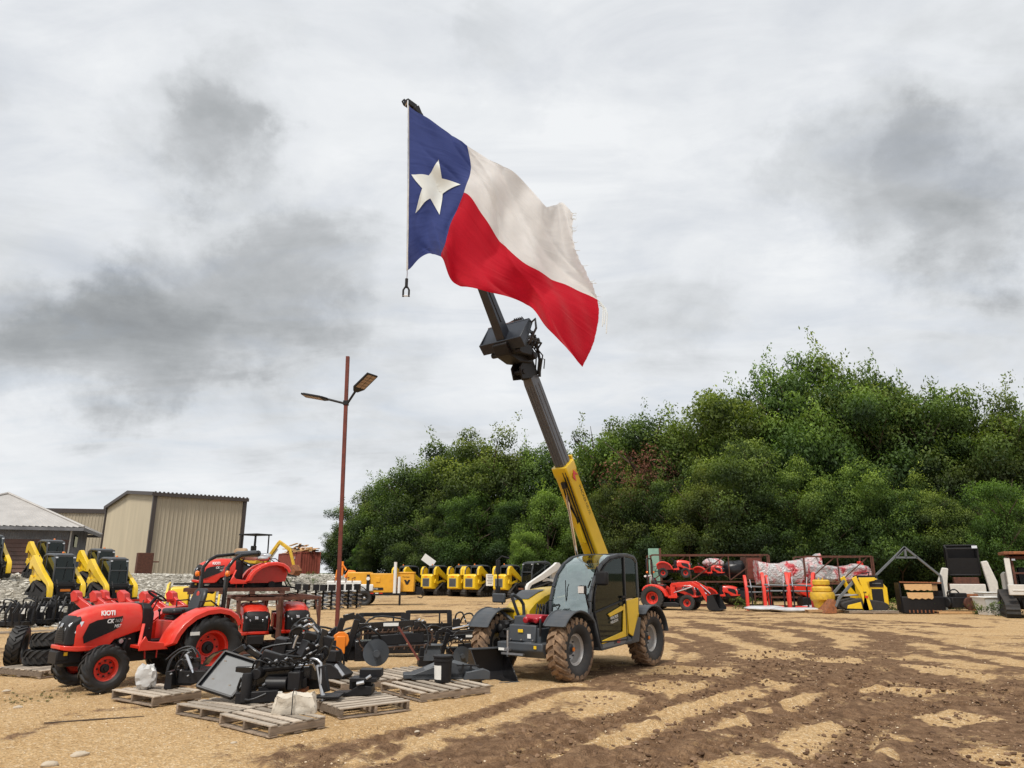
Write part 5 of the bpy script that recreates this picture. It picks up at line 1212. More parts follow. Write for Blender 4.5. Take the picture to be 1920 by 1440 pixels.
    m = M(); m.lathe([(.035,-.06),(.035,.06)], (1.42,.26,.70), n=12); m.tube([(1.25,.24,.72),(1.6,.25,.76)], .012, 6); m.box((1.33,.26,.86),(.06,.03,.05)); m.build('oil_filter', K['steel'], r)
    m = M(); m.tube([(1.72,-.50,.345),(1.72,.50,.345)], .06, 10); m.box((1.72,0,.38),(.2,.3,.16)); m.build('front_axle', K['black_matte'], r)
    m = M(); m.tube([(.1,-.50,.53),(.1,.50,.53)], .10, 12); m.build('rear_axle', K['black_matte'], r)
    # front weight bracket
    m = M(); m.box((2.38,0,.53),(.20,.36,.14)); m.build('front_bracket', K['black_matte'], r, bevel=.01); m = M(); m.box((2.35,.19,.555),(.06,.012,.05)); m.build('warning_label', K['yellow'], r)
    # fenders: curved top band with side plate plus floor
    fc = [(-.38,.92),(-.30,1.05),(-.16,1.14),(.05,1.185),(.28,1.165),(.50,1.08),(.68,.94),(.78,.80),(.84,.66),(.92,.60),(1.26,.60)]
    for s in ((-1, 1) if fenders else ()):
        m = M()
        band = [(p[0], p[1]) for p in fc]; n = len(band); vs = []
        for i, p in enumerate(band):
            w = .80 if i < 9 else .68
            ctr = Vector((.1,.53)); d = (Vector(p)-ctr).normalized()
            ins = Vector(p)-d*.05
            vs += [(p[0],s*.36,p[1]),(p[0],s*(w-.04),p[1]),(ins.x+d.x*.02,s*w,ins.y+d.y*.02),(ins.x-d.x*.05,s*w,ins.y-d.y*.05),(ins.x-d.x*.04,s*(w-.012),ins.y-d.y*.04),(ins.x,s*(w-.05),ins.y),(ins.x,s*.375,ins.y)]
        fs = []
        for i in range(n-1):
            for j in range(7): fs.append((i*7+j, i*7+(j+1)%7, (i+1)*7+(j+1)%7, (i+1)*7+j))
        fs += [tuple(range(7)), tuple(range((n-1)*7, n*7))]; m.add(vs, fs)
        # inner side sheet
        m.prism([(-.35,.85),(-.2,1.09),(.05,1.15),(.28,1.13),(.50,1.05),(.68,.90),(.80,.66),(.80,.58),(.2,.58),(-.3,.62)], s*.355, s*.375)
        m.build('fender', K['red'], r, bevel=.012, smooth=50)
        m = M(); m.box((1.05,s*.50,.615),(.46,.34,.05)); m.prism([(.82,.56),(1.28,.56),(1.28,.66),(1.20,.78),(1.15,.70),(.9,.66)], s*.64, s*.68); m.bar((1.27,s*.64,.63),(1.12,s*.36,.95),.05,.02); m.build('step_plate', K['red'], r, bevel=.012)
        m = M()
        for i in range(5): m.box((.92+.07*i,s*.5,.646),(.03,.28,.012))
        m.tube([(.25,s*.42,1.16),(.25,s*.43,1.27),(.05,s*.43,1.28),(-.1,s*.42,1.18)], .014, 6); m.build('grab_handle', K['black_matte'], r)
        m = M(); m.tube([(1.1,s*.46,.58),(1.08,s*.46,.42)], .012, 5); m.tube([(.9,s*.46,.58),(.9,s*.46,.42)], .012, 5); m.build('step_strut', K['red_dark'], r)
    m = M(); m.box((.9,0,.62),(.5,.64,.05)); m.box((.38,0,.80),(.5,.62,.34)); m.build('platform', K['red_dark'], r, bevel=.015)
    if seat:
        m = M(); m.box((.38,0,1.11),(.44,.46,.10)); m.build('seat', K['seat'], r, bevel=.04)
        m = M(); m.loft([[(x,-w,z),(x-.05,-w*.8,z),(x-.075,0,z),(x-.05,w*.8,z),(x,w,z),(x+.05,w*.8,z),(x+.035,0,z),(x+.05,-w*.8,z)] for x,w,z in [(.14,.20,1.10),(.10,.24,1.20),(.055,.235,1.36),(.02,.19,1.45),(.01,.10,1.485)]]); sb = m.build('seat_back', K['seat'], r, bevel=.02)
        m = M(); m.lathe([(.05,0),(.045,.006),(0,.006)], (.085,0,1.39), 'x', 14); m.build('seat_badge', K['red_dark'], sb)
        m = M()
        for i in range(6): m.box((.40,0,.86+.035*i),(.34-.02*(i%2),.34-.02*(i%2),.03))
        m.build('seat_suspension', K['black_matte'], r, bevel=.008)
        m = M(); m.tube([(.45,.34,.9),(.48,.34,1.12)], .012, 6); m.ball((.48,.34,1.14),.03); m.tube([(.55,-.34,.9),(.58,-.34,1.1)], .012, 6); m.ball((.58,-.34,1.12),.03); m.tube([(1.0,.33,.85),(1.05,.42,.88)],.012,6); m.build('lever', K['black_matte'], r)
    for s in (-1, 1):
        if rops in ('folded', 'up'):
            m = M(); top = 1.86 if rops == 'folded' else 2.25
            m.bar((-.16,s*.46,.75),(-.18,s*.46,top), .075,.055); 
            if rops == 'folded':
                m.tube([(-.18,s*.46,1.84),(-.28,s*.46,1.98),(-.42,s*.455,2.06),(-.75,s*.44,2.10)], .034, 8)
            m.build('rollover_post', K['black_gloss'], r, bevel=.008)
            m = M(); m.ball((-.13,s*.56,1.74),.055,sc=(.7,.8,1)); m.box((-.16,s*.52,1.74),(.06,.05,.08)); m.build('turn_signal', K['orange_lens'], r)
    if rops == 'folded':
        m = M(); m.tube([(-.75,-.44,2.10),(-.78,-.42,2.10),(-.80,.42,2.10),(-.75,.44,2.10)], .034, 8); m.tube([(-.80,-.38,2.10),(-.80,.38,2.10)], .06, 8); m.build('rollover_hoop', K['black_gloss'], r)
    if rops == 'up':
        m = M(); m.tube([(-.18,-.46,2.2),(-.18,-.44,2.32),(-.18,-.34,2.38),(-.18,.34,2.38),(-.18,.44,2.32),(-.18,.46,2.2)], .034, 8); m.build('rollover_hoop', K['black_gloss'], r)
        m = M(); m.lathe([(.05,0),(.05,.26),(0,.27)], (-.3,.62,1.35), 'z', 10); m.tube([(-.3,-.4,1.55),(-.3,.5,1.55)], .05, 8); m.build('document_tube', K['white'], r)
    # rear linkage
    m = M()
    for s in (-1,1): m.bar((-.1,s*.2,.5),(-.75,s*.32,.42),.03,.05); m.tube([(-.2,s*.22,.95),(-.5,s*.28,.45)], .018, 6)
    m.tube([(-.2,0,.9),(-.7,0,.75)], .022, 6); m.box((-.25,0,.85),(.18,.5,.3)); m.build('three_point_linkage', K['black_matte'], r)
    NOSE = ('hood','front_grille','grille_bar','badge','front_bumper','headlight','side_vent_panel','front_bracket','warning_label','lettering')
    def squash(o):
        for c in kids(o):
            if c.name.split('.')[0] in NOSE:
                for v in c.data.vertices:
                    if v.co.x > 1.13: v.co.x = 1.13+(v.co.x-1.13)*.84
            squash(c)
    squash(r)
    if wheels:
        kr = kitR or TK_R; kf = kitF or TK_F
        for s in (-1,1): kr.put(r, (.1,s*.63,kr.R-.005), s); kf.put(r, (1.72,s*.575,kf.R-.005), s, steer)
        if not kitR:
            m = M(); m.box((0,0,0),(.16,.004,.055)); m.v = [(p[0]-.30*-1+.1+.06, p[1]+.803, p[2]+.78) for p in m.v]; m.build('tyre_label', K['label_w'], r)
    if loader:
        for s in (-1,1):
            m = M(); m.prism([(.95,.55),(1.15,.55),(1.15,1.22),(1.02,1.25),(.93,1.15)], s*.44, s*.50); m.prism([(1.0,1.24),(1.05,1.12),(1.9,1.16),(2.25,1.0),(2.62,.35),(2.72,.42),(2.45,1.05),(1.95,1.32)], s*.45, s*.53)
            m.build('loader_arm', K['red'], r, bevel=.012)
            m = M(); m.tube([(1.1,s*.49,.8),(2.0,s*.49,1.08)], .03, 8); m.tube([(2.15,s*.40,1.15),(2.6,s*.40,.75)], .028, 8); m.build('loader_cylinder', K['chrome'], r)
        m = M(); bkt = [(2.68,.62),(2.66,.18),(2.75,.06),(3.20,.04),(3.22,.06),(2.82,.10),(2.74,.22),(2.80,.66),(2.95,.72),(2.93,.75),(2.72,.68)]
        m.prism(bkt, -.78, .78)
        for s in (-1,1): m.prism([(2.68,.62),(2.66,.18),(2.75,.06),(3.20,.04),(3.24,.10),(2.95,.72),(2.72,.70)], s*.78, s*.80)
        m.box((2.64,0,.40),(.05,.9,.4)); m.build('loader_bucket', K['black_matte'], r)
    if mower:
        m = M(); m.prism([(.35,.16),(1.35,.16),(1.38,.30),(1.2,.38),(.45,.36)], -.72, .72); m.build('mower_deck', K['black_matte'], r, bevel=.03)
    return r
f_ = G(203,1297); b_ = G(395,1275); hd = math.atan2(f_.y-b_.y, f_.x-b_.x)
tractor('bright red compact tractor with four wheels and an empty seat, nearest of the tractors', (b_.x+math.sin(hd)*.6, b_.y-math.cos(hd)*.6, 0), hd, steer=R_(3))
# ------------------------------------------------------------------ steel crates with tractors
def crate(label, loc, rz, L=2.9, W=1.45, Hh=1.35, name='steel_crate', braces=True, group='rusty steel shipping frames', mt=None, deck=True):
    r = root(name, label, 'steel frame', loc, rz, group); mt = mt or MT['rust']
    for sx in (-1,1):
        for sy in (-1,1):
            m = M(); m.box((sx*(L/2-.03),sy*(W/2-.03),Hh/2),(.06,.06,Hh-.13)); m.build('upright', mt, r)
    for z, nm in ((.035,'base_frame'),(Hh-.035,'top_frame')):
        m = M(); w = .07
        for sy in (-1,1): m.box((0,sy*(W/2-.035),z),(L,w,w))
        for sx in (-1,1): m.box((sx*(L/2-.036),0,z),(w,W-.15,w))
        if z < .1 or deck:
            for i in range(3): m.box((-L/2+L*(i+1)/4,0,z-.002),(.06,W-.15,.05))
        m.build(nm, mt, r)
    if braces:
        for sy in (-1,1):
            for sx in (-1,1):
                m = M(); m.bar((sx*(L/2-.07),sy*(W/2-.03),Hh-.55),(sx*(L/2-.5),sy*(W/2-.03),Hh-.09),.035,.035); m.build('brace', mt, r)
    return r
c1 = G(500,1228)
CR1 = Vector((-5.35, 18.0)); CR2 = Vector((-4.75, 19.6))
hz = R_(-78)   # crates point at the camera
hz = R_(-64); HD = Vector((math.cos(hz), math.sin(hz)))
def off(p, rz, dx, dy, z): return (p[0]+math.cos(rz)*dx-math.sin(rz)*dy, p[1]+math.sin(rz)*dx+math.cos(rz)*dy, z)
for px, Y, w1, w2 in ((489,16.7,'beside the big rear wheel','beside the big rear wheel'),(566,17.3,'nearest the lamp post','nearest the lamp post')):
    nz_ = at(px, Y); c = Vector((nz_.x, nz_.y))-HD*1.30
    crate('narrow rusty steel crate around the front facing red tractor '+w1, (c.x,c.y,0), hz, 2.75, .92, 1.22)
    q = Vector((nz_.x, nz_.y))-HD*2.40
    tractor('red wheelless tractor in a narrow crate, headlights forward, '+w2, (q.x,q.y,-.20), hz, wheels=False, rops='none', seat=False, decal=False, fenders=False)
# upper deck: tractor seen from the side
UP = Vector((-5.75,18.2))
ua = R_(-152); up_ = at(432,17.4); tractor('red wheelless tractor on the upper deck above the crated tractors', (up_.x-math.cos(ua)*.95, up_.y-math.sin(ua)*.95, 1.06), ua, wheels=False, rops='none', decal=True, scale=.80, seat=False)
m = M(); m.box((0,0,0),(2.3,1.1,.08)); 
for i in range(4): m.box((-1.0+.66*i,0,-.06),(.12,1.1,.07))
o = root('steel_skid', 'rusty steel skid under the upper tractor, lying across two crates', 'steel skid', (up_.x+.15,up_.y+.1,1.38), R_(20)); m.build('skid_frame', MT['rust'], o)
# clutter in plastic wrap behind the upper tractor
def bundle(name, label, cat, loc, mtl, sz=(.6,.4,.3), seed=1, rz=0, boxy=False, crumple=False):
    o = root(name, label, cat, loc, rz); rng = random.Random(seed); m = M()
    n = 14; k = 7; vs = []
    if boxy:
        X, Y, Z = sz; g = 7
        def w(p): return (p[0]*X/2*(1-.10*p[2])+.018*math.sin(9*p[1]+seed)+rng.uniform(-.006,.006), p[1]*Y/2+.02*math.sin(7*p[0]+3*p[2])+rng.uniform(-.006,.006), (p[2]+1)*Z/2+.02*math.sin(5*p[0]+4*p[1]+seed)*(p[2]+1)/2+rng.uniform(-.004,.004))
        for ax in range(3):
            for sg in (-1,1):
                o0 = len(vs)
                pts = []
                for i in range(g+1):
                    for j in range(g+1):
                        q = [0,0,0]; q[ax] = sg; q[(ax+1)%3] = 2*i/g-1; q[(ax+2)%3] = 2*j/g-1
                        e_ = sum(1 for c_ in q if abs(c_) > .99); f_2 = .97 if e_ == 2 else (.94 if e_ == 3 else 1); pts.append(tuple(c_*f_2 for c_ in q))
                m.add([w(p) for p in pts], [(i*(g+1)+j,(i+1)*(g+1)+j,(i+1)*(g+1)+j+1,i*(g+1)+j+1) for i in range(g) for j in range(g)])
        b = m.build('wrap', mtl, o, smooth=50); return o
    if crumple: n, k = 22, 12
    for i in range(k+1):
        t = math.pi*i/k-math.pi/2
        for j in range(n):
            a = 2*math.pi*j/n; f = rng.uniform(.74,1.08) if not crumple else rng.uniform(.80,1.05)*(1+.12*math.sin(3*a+2*t+seed)); sq = lambda v: math.copysign(abs(v)**.6, v)
            vs.append((sz[0]/2*f*sq(math.cos(a))*max(.25,math.cos(t)**.5 if math.cos(t)>0 else .25), sz[1]/2*f*sq(math.sin(a))*max(.25,math.cos(t)**.5 if math.cos(t)>0 else .25), sz[2]/2*(1+math.sin(t)*f)))
    fs = [(i*n+j,i*n+(j+1)%n,(i+1)*n+(j+1)%n,(i+1)*n+j) for i in range(k) for j in range(n)]+[tuple(range(n)),tuple(range(k*n,(k+1)*n))]
    m.add(vs, fs); b = m.build('wrap', mtl, o, smooth=60 if not crumple else 20, subsurf=0 if crumple else 1); return o
for i, (px, y, z, s, mt_, lb) in enumerate([(466,17.5,2.03,(.5,.4,.22),'wrapplast','silver wrapped parts heap on the upper tractor, nearest the yellow excavator'),(447,17.4,2.06,(.35,.35,.28),'cardboard','brown paper wrapped parts on top of the upper tractor'),(490,17.5,2.02,(.4,.3,.2),'steel','small shiny parts heap at the rear of the upper tractor')]):
    p = at(px, y); bundle('wrapped_parts', lb, 'wrapped parts', (p.x, p.y, z), MT[mt_], s, i+3)
# ------------------------------------------------------------------ compact track loader / skid steer
def track_poly(R0=.26, top=(-.35,.62,.26), L=1.02):
    def circ(cx, cz, r, a0, a1, n=7): return [(cx+r*math.cos(R_(a0+(a1-a0)*i/n)), cz+r*math.sin(R_(a0+(a1-a0)*i/n))) for i in range(n+1)]
    return circ(L,.27,.25,-90,62)+circ(top[0],top[1],top[2],62,128)+circ(-L,.25,.23,128,270)
def track_part(r, y0, y1, mt, scale=1, frame=None):
    P = track_poly(); n = len(P); m = M()
    # resample
    L = [0]
    for i in range(n): L.append(L[-1]+(Vector(P[(i+1)%n])-Vector(P[i])).length)
    N_ = 84; Q = []
    for k in range(N_):
        s = L[-1]*k/N_; i = max(j for j in range(n) if L[j] <= s); f = (s-L[i])/max(1e-6, L[i+1]-L[i]); Q.append(Vector(P[i]).lerp(Vector(P[(i+1)%n]), f))
    ctr = Vector((-.05,.4)); vs = []; fs = []
    for k in range(N_):
        d = (Q[(k+1)%N_]-Q[k-1]).normalized(); nn = Vector((d.y,-d.x)); 
        if nn.dot(Q[k]-ctr) < 0: nn = -nn
        h = .028 if k % 2 == 0 else 0
        o = Q[k]+nn*h; i_ = Q[k]-nn*.045
        vs += [(o.x,y0,o.y),(o.x,y1,o.y),(i_.x,y1,i_.y),(i_.x,y0,i_.y)]
    for k in range(N_):
        a = k*4; b = ((k+1)%N_)*4
        for j in range(4): fs.append((a+j,a+(j+1)%4,b+(j+1)%4,b+j))
    m.add(vs, fs); t = m.build('track', mt, r, smooth=0)
    ym = (y0+y1)/2; w = abs(y1-y0)*.4
    m = M(); m.prism([(.9,.14),(1.0,.34),(-.2,.66),(-.5,.66),(-1.0,.30),(-.9,.12)], ym-w, ym+w); m.build('track_frame', frame or MT['black_matte'], t)
    m = M()
    for x, z, rr in [(1.02,.27,.19),(-1.02,.25,.17),(-.35,.62,.19)]+[(-.7+.35*i,.15,.10) for i in range(5)]: m.lathe([(rr,-w-.04),(rr,w+.04)], (x,ym,z), n=16)
    m.build('track_roller', MT['rubber'], t)
def loader(label, loc, rz, paint='yellow', tracks=True, group=None, cab_glass=True, scale=1, door=True, cat='track loader', name='compact_track_loader', armlift=0, cage=False, logo=None, rearup=True, cabmat=None, arms=True):
    r = root(name, label, cat, loc, rz, group); K = MT; P = K[paint]
    if scale != 1: r.scale = (scale,)*3
    if tracks:
        for s in (-1,1): track_part(r, s*.50, s*.90, K['rubber'])
    else:
        kk = SK
        for s in (-1,1):
            for x in (.62,-.62): kk.put(r, (x, s*.72, .41), s)
    m = M(); m.prism([(-1.15,.30),(.85,.28),(.95,.5),(.90,.85),(-1.15,.9)], -.46, .46); m.build('lower_body', K['black_matte'], r, bevel=.02)
    # engine hood
    m = M(); m.loft([[(x,-w,z0),(x,-w,z1-.06),(x,-w+.07,z1),(x,w-.07,z1),(x,w,z1-.06),(x,w,z0)] for x,w,z0,z1 in [(-1.62,.56,.58,1.38),(-1.50,.63,.50,1.47),(-1.15,.64,.48,1.50),(-.72,.62,.70,1.50)]])
    m.build('engine_cover', P, r, bevel=.02)
    m = M(); m.box((-1.625,0,.93),(.02,.74,.56)); g = m.build('rear_grille', K['mgrey'], r, bevel=.01); m = M()
    for i in range(6): m.box((-1.64,0,.74+.075*i),(.02,.62,.022))
    m.build('grille_slat', K['black_matte'], g)
    m = M(); m.box((-1.63,0,1.32),(.012,.34,.09)); m.build('name_plate', K['label_w'] if paint != 'yellow' else K['orange'], r)
    for s in (-1,1):
        if rearup:
            m = M(); m.tube([(-1.42,s*.56,1.40),(-1.38,s*.58,1.72),(-1.22,s*.60,1.92),(-1.0,s*.60,1.98)], .045, 8); m.build('rear_guard', K['dgrey'], r)
        if not arms: continue
        arm = [(-1.42,1.42),(-1.38,1.80),(-1.20,2.0),(-.98,2.02),(-.75,1.86),(.20,1.34),(.95,.98),(1.30,.80),(1.42,.62),(1.44,.22),(1.24,.20),(1.20,.56),(1.05,.72),(.15,1.02),(-.60,1.36),(-1.05,1.56),(-1.10,1.40)]
        m = M(); m.prism(arm, s*.62, s*.83); m.build('lift_arm', P, r, bevel=.015)
        m = M(); m.prism([(-1.25,1.15),(-.9,1.0),(-.2,1.12),(.1,1.0),(.1,.90),(-.4,.95),(-1.0,.80),(-1.35,.9)], s*.67, s*.76); m.build('lower_link', P, r, bevel=.01)
        m = M(); m.tube([(-.9,s*.72,1.0),(.75,s*.62,1.02)], .04, 8); m.build('lift_cylinder', K['black_matte'], r)
        m = M(); m.prism([(1.16,.24),(1.30,.24),(1.34,.66),(1.20,.66)], s*.38, s*.42); m.tube([(1.05,s*.40,.95),(1.28,s*.40,.62)], .035, 8); m.build('tilt_cylinder', K['black_matte'], r)
    # cab
    K_ = K[cabmat or 'dgrey']; m = M()
    prof = [(.55,.60),(.74,.82),(.72,1.45),(.58,1.98),(-.45,2.05),(-.75,1.95),(-.80,1.35),(-.75,.9)]
    for s in (-1,1):
        for i in range(len(prof)): a, b = prof[i], prof[(i+1)%len(prof)]; m.bar((a[0],s*.45,a[1]),(b[0],s*.45,b[1]),.07,.07,up=(0,1,0))
        m.bar((-.30,s*.45,.8),(-.32,s*.45,2.0),.05,.06,up=(0,1,0))
    for p in prof[2:6]: m.bar((p[0],-.45,p[1]),(p[0],.45,p[1]),.06,.06)
    m.build('cab_frame', K_, r, bevel=.01)
    m = M(); m.loft([[(x,-w,z-.06),(x,-w,z),(x,-w+.1,z+.05),(x,w-.1,z+.05),(x,w,z),(x,w,z-.06)] for x,w,z in [(.62,.47,1.97),(.3,.50,2.04),(-.45,.50,2.06),(-.78,.44,2.0)]]); m.build('cab_roof', K_, r, bevel=.015)
    if door:
        m = M(); m.hexa([(.76,-.40,.84),(.76,.40,.84),(.62,.37,1.93),(.62,-.37,1.93),(.77,-.40,.84),(.77,.40,.84),(.63,.37,1.93),(.63,-.37,1.93)]); m.build('front_door_glass', K['glass_black'], r)
        m = M(); m.tube([(.80,.0,.95),(.70,.12,1.75)], .012, 6); m.build('wiper', K['black_matte'], r)
    else:
        m = M(); m.box((.72,0,1.0),(.04,.78,.10)); m.build('lap_bar', K['rust_orange'] if paint == 'white_old' else K_, r)
    for s in (-1,1):
        if cage:
            m = M(); m.prism([(.66,.95),(.64,1.4),(.5,1.9),(-.7,1.9),(-.74,1.35),(-.7,.95)], s*.455, s*.465); m.build('side_screen', K['black_matte'], r)
        else:
            m = M(); m.prism([(.68,.95),(.66,1.4),(.52,1.92),(-.68,1.9),(-.74,1.35),(-.7,.95)], s*.455, s*.462); m.build('side_window', K['glass_black'], r)
        m = M(); m.box((.64,s*.40,1.90),(.10,.10,.06)); m.build('cab_lamp', K['lens'] if paint != 'x' else K['lens'], r)
    m = M(); m.box((-.2,0,1.0),(.45,.5,.16)); m.box((-.42,0,1.35),(.14,.46,.6),rot=(0,-.12,0)); m.box((-.2,0,.86),(.5,.7,.15)); m.build('operator_seat', K['seat'], r, bevel=.04)
    m = M(); m.box((.90,0,.60),(.14,.74,.30)); m.box((1.12,0,.40),(.10,.80,.44)); m.box((1.20,0,.72),(.10,1.26,.12)); m.build('quick_hitch', K['black_matte'], r, bevel=.015)
    m = M(); m.box((1.185,0,.50),(.012,.46,.10)); m.build('hitch_label', K['orange'] if paint == 'yellow' else K['rust_orange'], r)
    m = M(); m.ball((-.5,.3,2.13),.06,sc=(1,1,.9)); m.build('beacon', K['orange_lens'] if paint == 'yellow' else K['black_matte'], r)
    return r
SK = WheelKit(.41, .30, .21, MT['rubber'], MT['rubber'], MT['yellow_old'], MT['black_matte'], lugs=16, lug_h=.03, ang=.8, dish=.6)
GRP = 'yellow track loaders parked on the limestone bank'
proto = loader('yellow track loader in the front row of the bank, nearest the black attachments', (0,0,0), 0, group=GRP)
proto.scale = (.86,.84,.93); p = G(100,1128); proto.location = p; proto.rotation_euler.z = R_(-38)
for px, py, a, lb in ((204,1128,-40,'yellow track loader in the front row of the bank, nearest the beige shed'),):
    p = G(px, py); copy_tree(proto, loc=p, rz=R_(a), label=lb)
for px, Y, a, lb in ((84,36.5,-38,'yellow track loader in the back row, in front of the barn boards'),(182,36.5,-40,'yellow track loader in the back row, in front of the low shed'),(-34,34.0,-40,'yellow track loader cut off by the left edge of the picture')):
    p = at(px, Y); copy_tree(proto, loc=p, rz=R_(a), label=lb)
# row of skid steers seen from behind
GRP2 = 'yellow loaders parked rear first along the wood'
rows = [(775,61.5,55,'leftmost yellow loader of the row, bucket plate towards the trailer'),(822,59.5,57,'second yellow loader of the row with a pale panel on its roof'),(872,58,56,'yellow loader in the middle of the row, grille towards the camera'),(902,56.8,57,'yellow loader with a white notice on its track, fourth of the row'),(958,55.5,56,'yellow loader half hidden by the telehandler mirrors')]
for i, (px, Y, a, lb) in enumerate(rows):
    p = at(px-(0 if i else 8), Y); copy_tree(proto, loc=p, rz=R_(a), label=lb, group=GRP2, scale=(.98,.92,1.12))
WL = loader('white track loader with dark cab at the right end of the loader row', at(1005,55.5), R_(-140), paint='white', scale=1.25, cat='track loader')
m = M(); m.box((0,0,0),(1.1,.06,.6),rot=(0,.6,0)); o = root('roof_panel', 'pale sheet leaning on the roof of the second yellow loader', 'sheet', tuple(at(803,60.5)+Vector((0,-.3,2.75)))); m.build('sheet', MT['white'], o)
m = M(); m.box((0,0,0),(.62,.02,.85)); o = root('notice_board', 'white printed notice standing against the track of a yellow loader', 'notice', tuple(at(919,55.2)+Vector((0,0,1.25)))); m.build('notice_sheet', MT['label_w'], o)
m = M()
for i in range(6): m.box((-.02*(i%2),-.012,.30-.11*i),(.42-.05*(i%3),.004,.045))
m.build('printing', MT['mgrey'], o)
# ------------------------------------------------------------------ pallets
def pallet(label, F, Rr, Lr, along='R', loc=None, rz=None, L=1.15, W=1.05, mtl=None, name='pallet', warp=0, seed=1, group='weathered wooden pallets'):
    if F is not None:
        f = G(*F); r_ = G(*Rr); l_ = G(*Lr); ex = (r_-f); ey = (l_-f); L = max(.72, min(1.2, ex.length)); W = max(.9, min(1.2, ey.length*.82)); rz = (math.atan2(ex.y, ex.x)+math.atan2(ey.y, ey.x)-math.pi/2)/2; loc = (f.x, f.y, f.z)
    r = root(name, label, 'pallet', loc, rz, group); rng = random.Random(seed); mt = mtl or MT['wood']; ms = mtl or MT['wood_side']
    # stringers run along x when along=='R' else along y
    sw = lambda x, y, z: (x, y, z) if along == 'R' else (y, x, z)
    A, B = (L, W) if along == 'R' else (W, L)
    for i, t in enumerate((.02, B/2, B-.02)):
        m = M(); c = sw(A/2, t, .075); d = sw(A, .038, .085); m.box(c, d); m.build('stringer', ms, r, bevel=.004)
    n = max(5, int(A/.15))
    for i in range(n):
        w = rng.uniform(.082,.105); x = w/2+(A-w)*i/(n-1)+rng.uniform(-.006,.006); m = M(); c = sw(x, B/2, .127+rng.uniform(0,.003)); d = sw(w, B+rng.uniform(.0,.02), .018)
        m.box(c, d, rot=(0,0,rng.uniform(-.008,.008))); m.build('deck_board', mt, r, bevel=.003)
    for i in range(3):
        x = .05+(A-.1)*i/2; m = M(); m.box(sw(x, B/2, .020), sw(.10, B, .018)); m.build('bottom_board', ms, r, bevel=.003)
    return r
pallet('front most weathered pallet carrying the white wrapped block', (505,1387), (594,1365), (424,1352), 'R', seed=1)
pallet('weathered pallet with a sagging sheet under the tilted black plate', (424,1358), (500,1338), (345,1332), 'R', seed=2)
pallet('weathered pallet with a small black hitch on its open boards', (638,1351), (763,1333), (556,1312), 'L', seed=3)
pallet('weathered pallet carrying the black pail and the grey box attachment', (790,1319), (906,1300), (716,1290), 'R', seed=4)
pallet('weathered pallet under the white bagged hoses beside the red tractor wheel', (285,1327), (362,1314), (203,1308), 'R', seed=5)
pallet('brownish pallet under the pile of loose tyres at the left', (76,1274), (120,1266), (7,1256), 'L', seed=6)
pallet('weathered pallet under the trencher with the large digging disc', (640,1300), (740,1288), (560,1272), 'R', seed=7)
pallet('grey pallet behind the one with the black pail', (745,1290), (830,1275), (690,1268), 'R', seed=8)
# ------------------------------------------------------------------ helpers for black attachments: axes x = right, y = away, z = up
def hoses(parent, pts_list, r=.014, mt='hose', name='hose'):
    for pts in pts_list:
        k = 3; fine = []
        n = len(pts)
        for i in range(n-1):
            for j in range(k): fine.append(Vector(catmull([Vector(p) for p in pts], i+j/k)))
        fine.append(Vector(pts[-1])); m = M(); m.tube(fine, r, 7); m.build(name, MT[mt], parent, smooth=60)
def fittings(parent, pts, name='fitting'):
    for p in pts:
        m = M(); m.tube([Vector(p), Vector(p)+Vector((.035,.0,.02))], .017, 8); m.build(name, MT['steel'], parent)
def decal(parent, c, w, h, rot=(0,0,0), mt='label_w'):
    m = M(); m.box(c, (w,.003,h), rot=rot); m.build('decal', MT[mt], parent)
def place(px, py, z=0, d=0):
    g = G(px, py); return (g.x, g.y+d, g.z+z)
# backhoe attachment with big plate
b = root('backhoe_attachment', 'black backhoe attachment with a large tilted mounting plate and tangled hoses', 'backhoe attachment', place(430,1338,.14))
m = M(); P_ = [(-.26,.36,.56),(.26,.30,.42),(.02,-.02,.04),(-.46,.02,.17)]
n_ = (Vector(P_[1])-Vector(P_[0])).cross(Vector(P_[3])-Vector(P_[0])).normalized(); n_ = n_ if n_.y < 0 else -n_
m.hexa([Vector(p) for p in (P_[3],P_[2],P_[1],P_[0])]+[Vector(p)-n_*.015 for p in (P_[3],P_[2],P_[1],P_[0])]); m.build('mounting_plate', MT['dgrey'], b, bevel=.003)
m = M()
for i in range(4):
    a = Vector(P_[i]); c = Vector(P_[(i+1)%4]); m.bar(a+n_*.02, c+n_*.02, .03, .06, up=n_)
m.build('plate_rim', MT['black'], b, bevel=.005)
m = M()
for (u, v) in ((.15,.2),(.85,.25),(.2,.7),(.7,.72)):
    p = Vector(P_[0]).lerp(Vector(P_[1]),u).lerp(Vector(P_[3]).lerp(Vector(P_[2]),u),v)+n_*.004; m.box(p,(.03,.006,.015))
m.build('plate_bolt', MT['steel'], b)
m = M(); m.bar((-.20,.40,.52),(.0,.35,.64),.05,.08); m.bar((.0,.42,.62),(.22,.36,.50),.05,.09); m.box((.28,.25,.40),(.07,.3,.2)); m.box((.10,.35,.25),(.3,.3,.3)); m.build('hook_frame', MT['black_gloss'], b, bevel=.01)
m = M(); m.bar((.22,.25,.26),(1.05,.45,.32),.16,.20,w2=.12,h2=.13); m.box((.98,.45,.38),(.18,.2,.34)); m.build('boom', MT['black_gloss'], b, bevel=.015)
m = M(); m.bar((.98,.48,.50),(.62,.60,.56),.10,.12); m.bar((.95,.42,.5),(1.02,.52,.85),.09,.12,w2=.06); m.build('dipper_arm', MT['black_gloss'], b, bevel=.012)
m = M(); m.tube([(.30,.10,.38),(.75,.14,.42)],.045,10); m.build('ram', MT['black'], b); m = M(); m.tube([(.75,.14,.42),(.98,.2,.44)],.02,10); m.build('ram_rod', MT['chrome'], b)
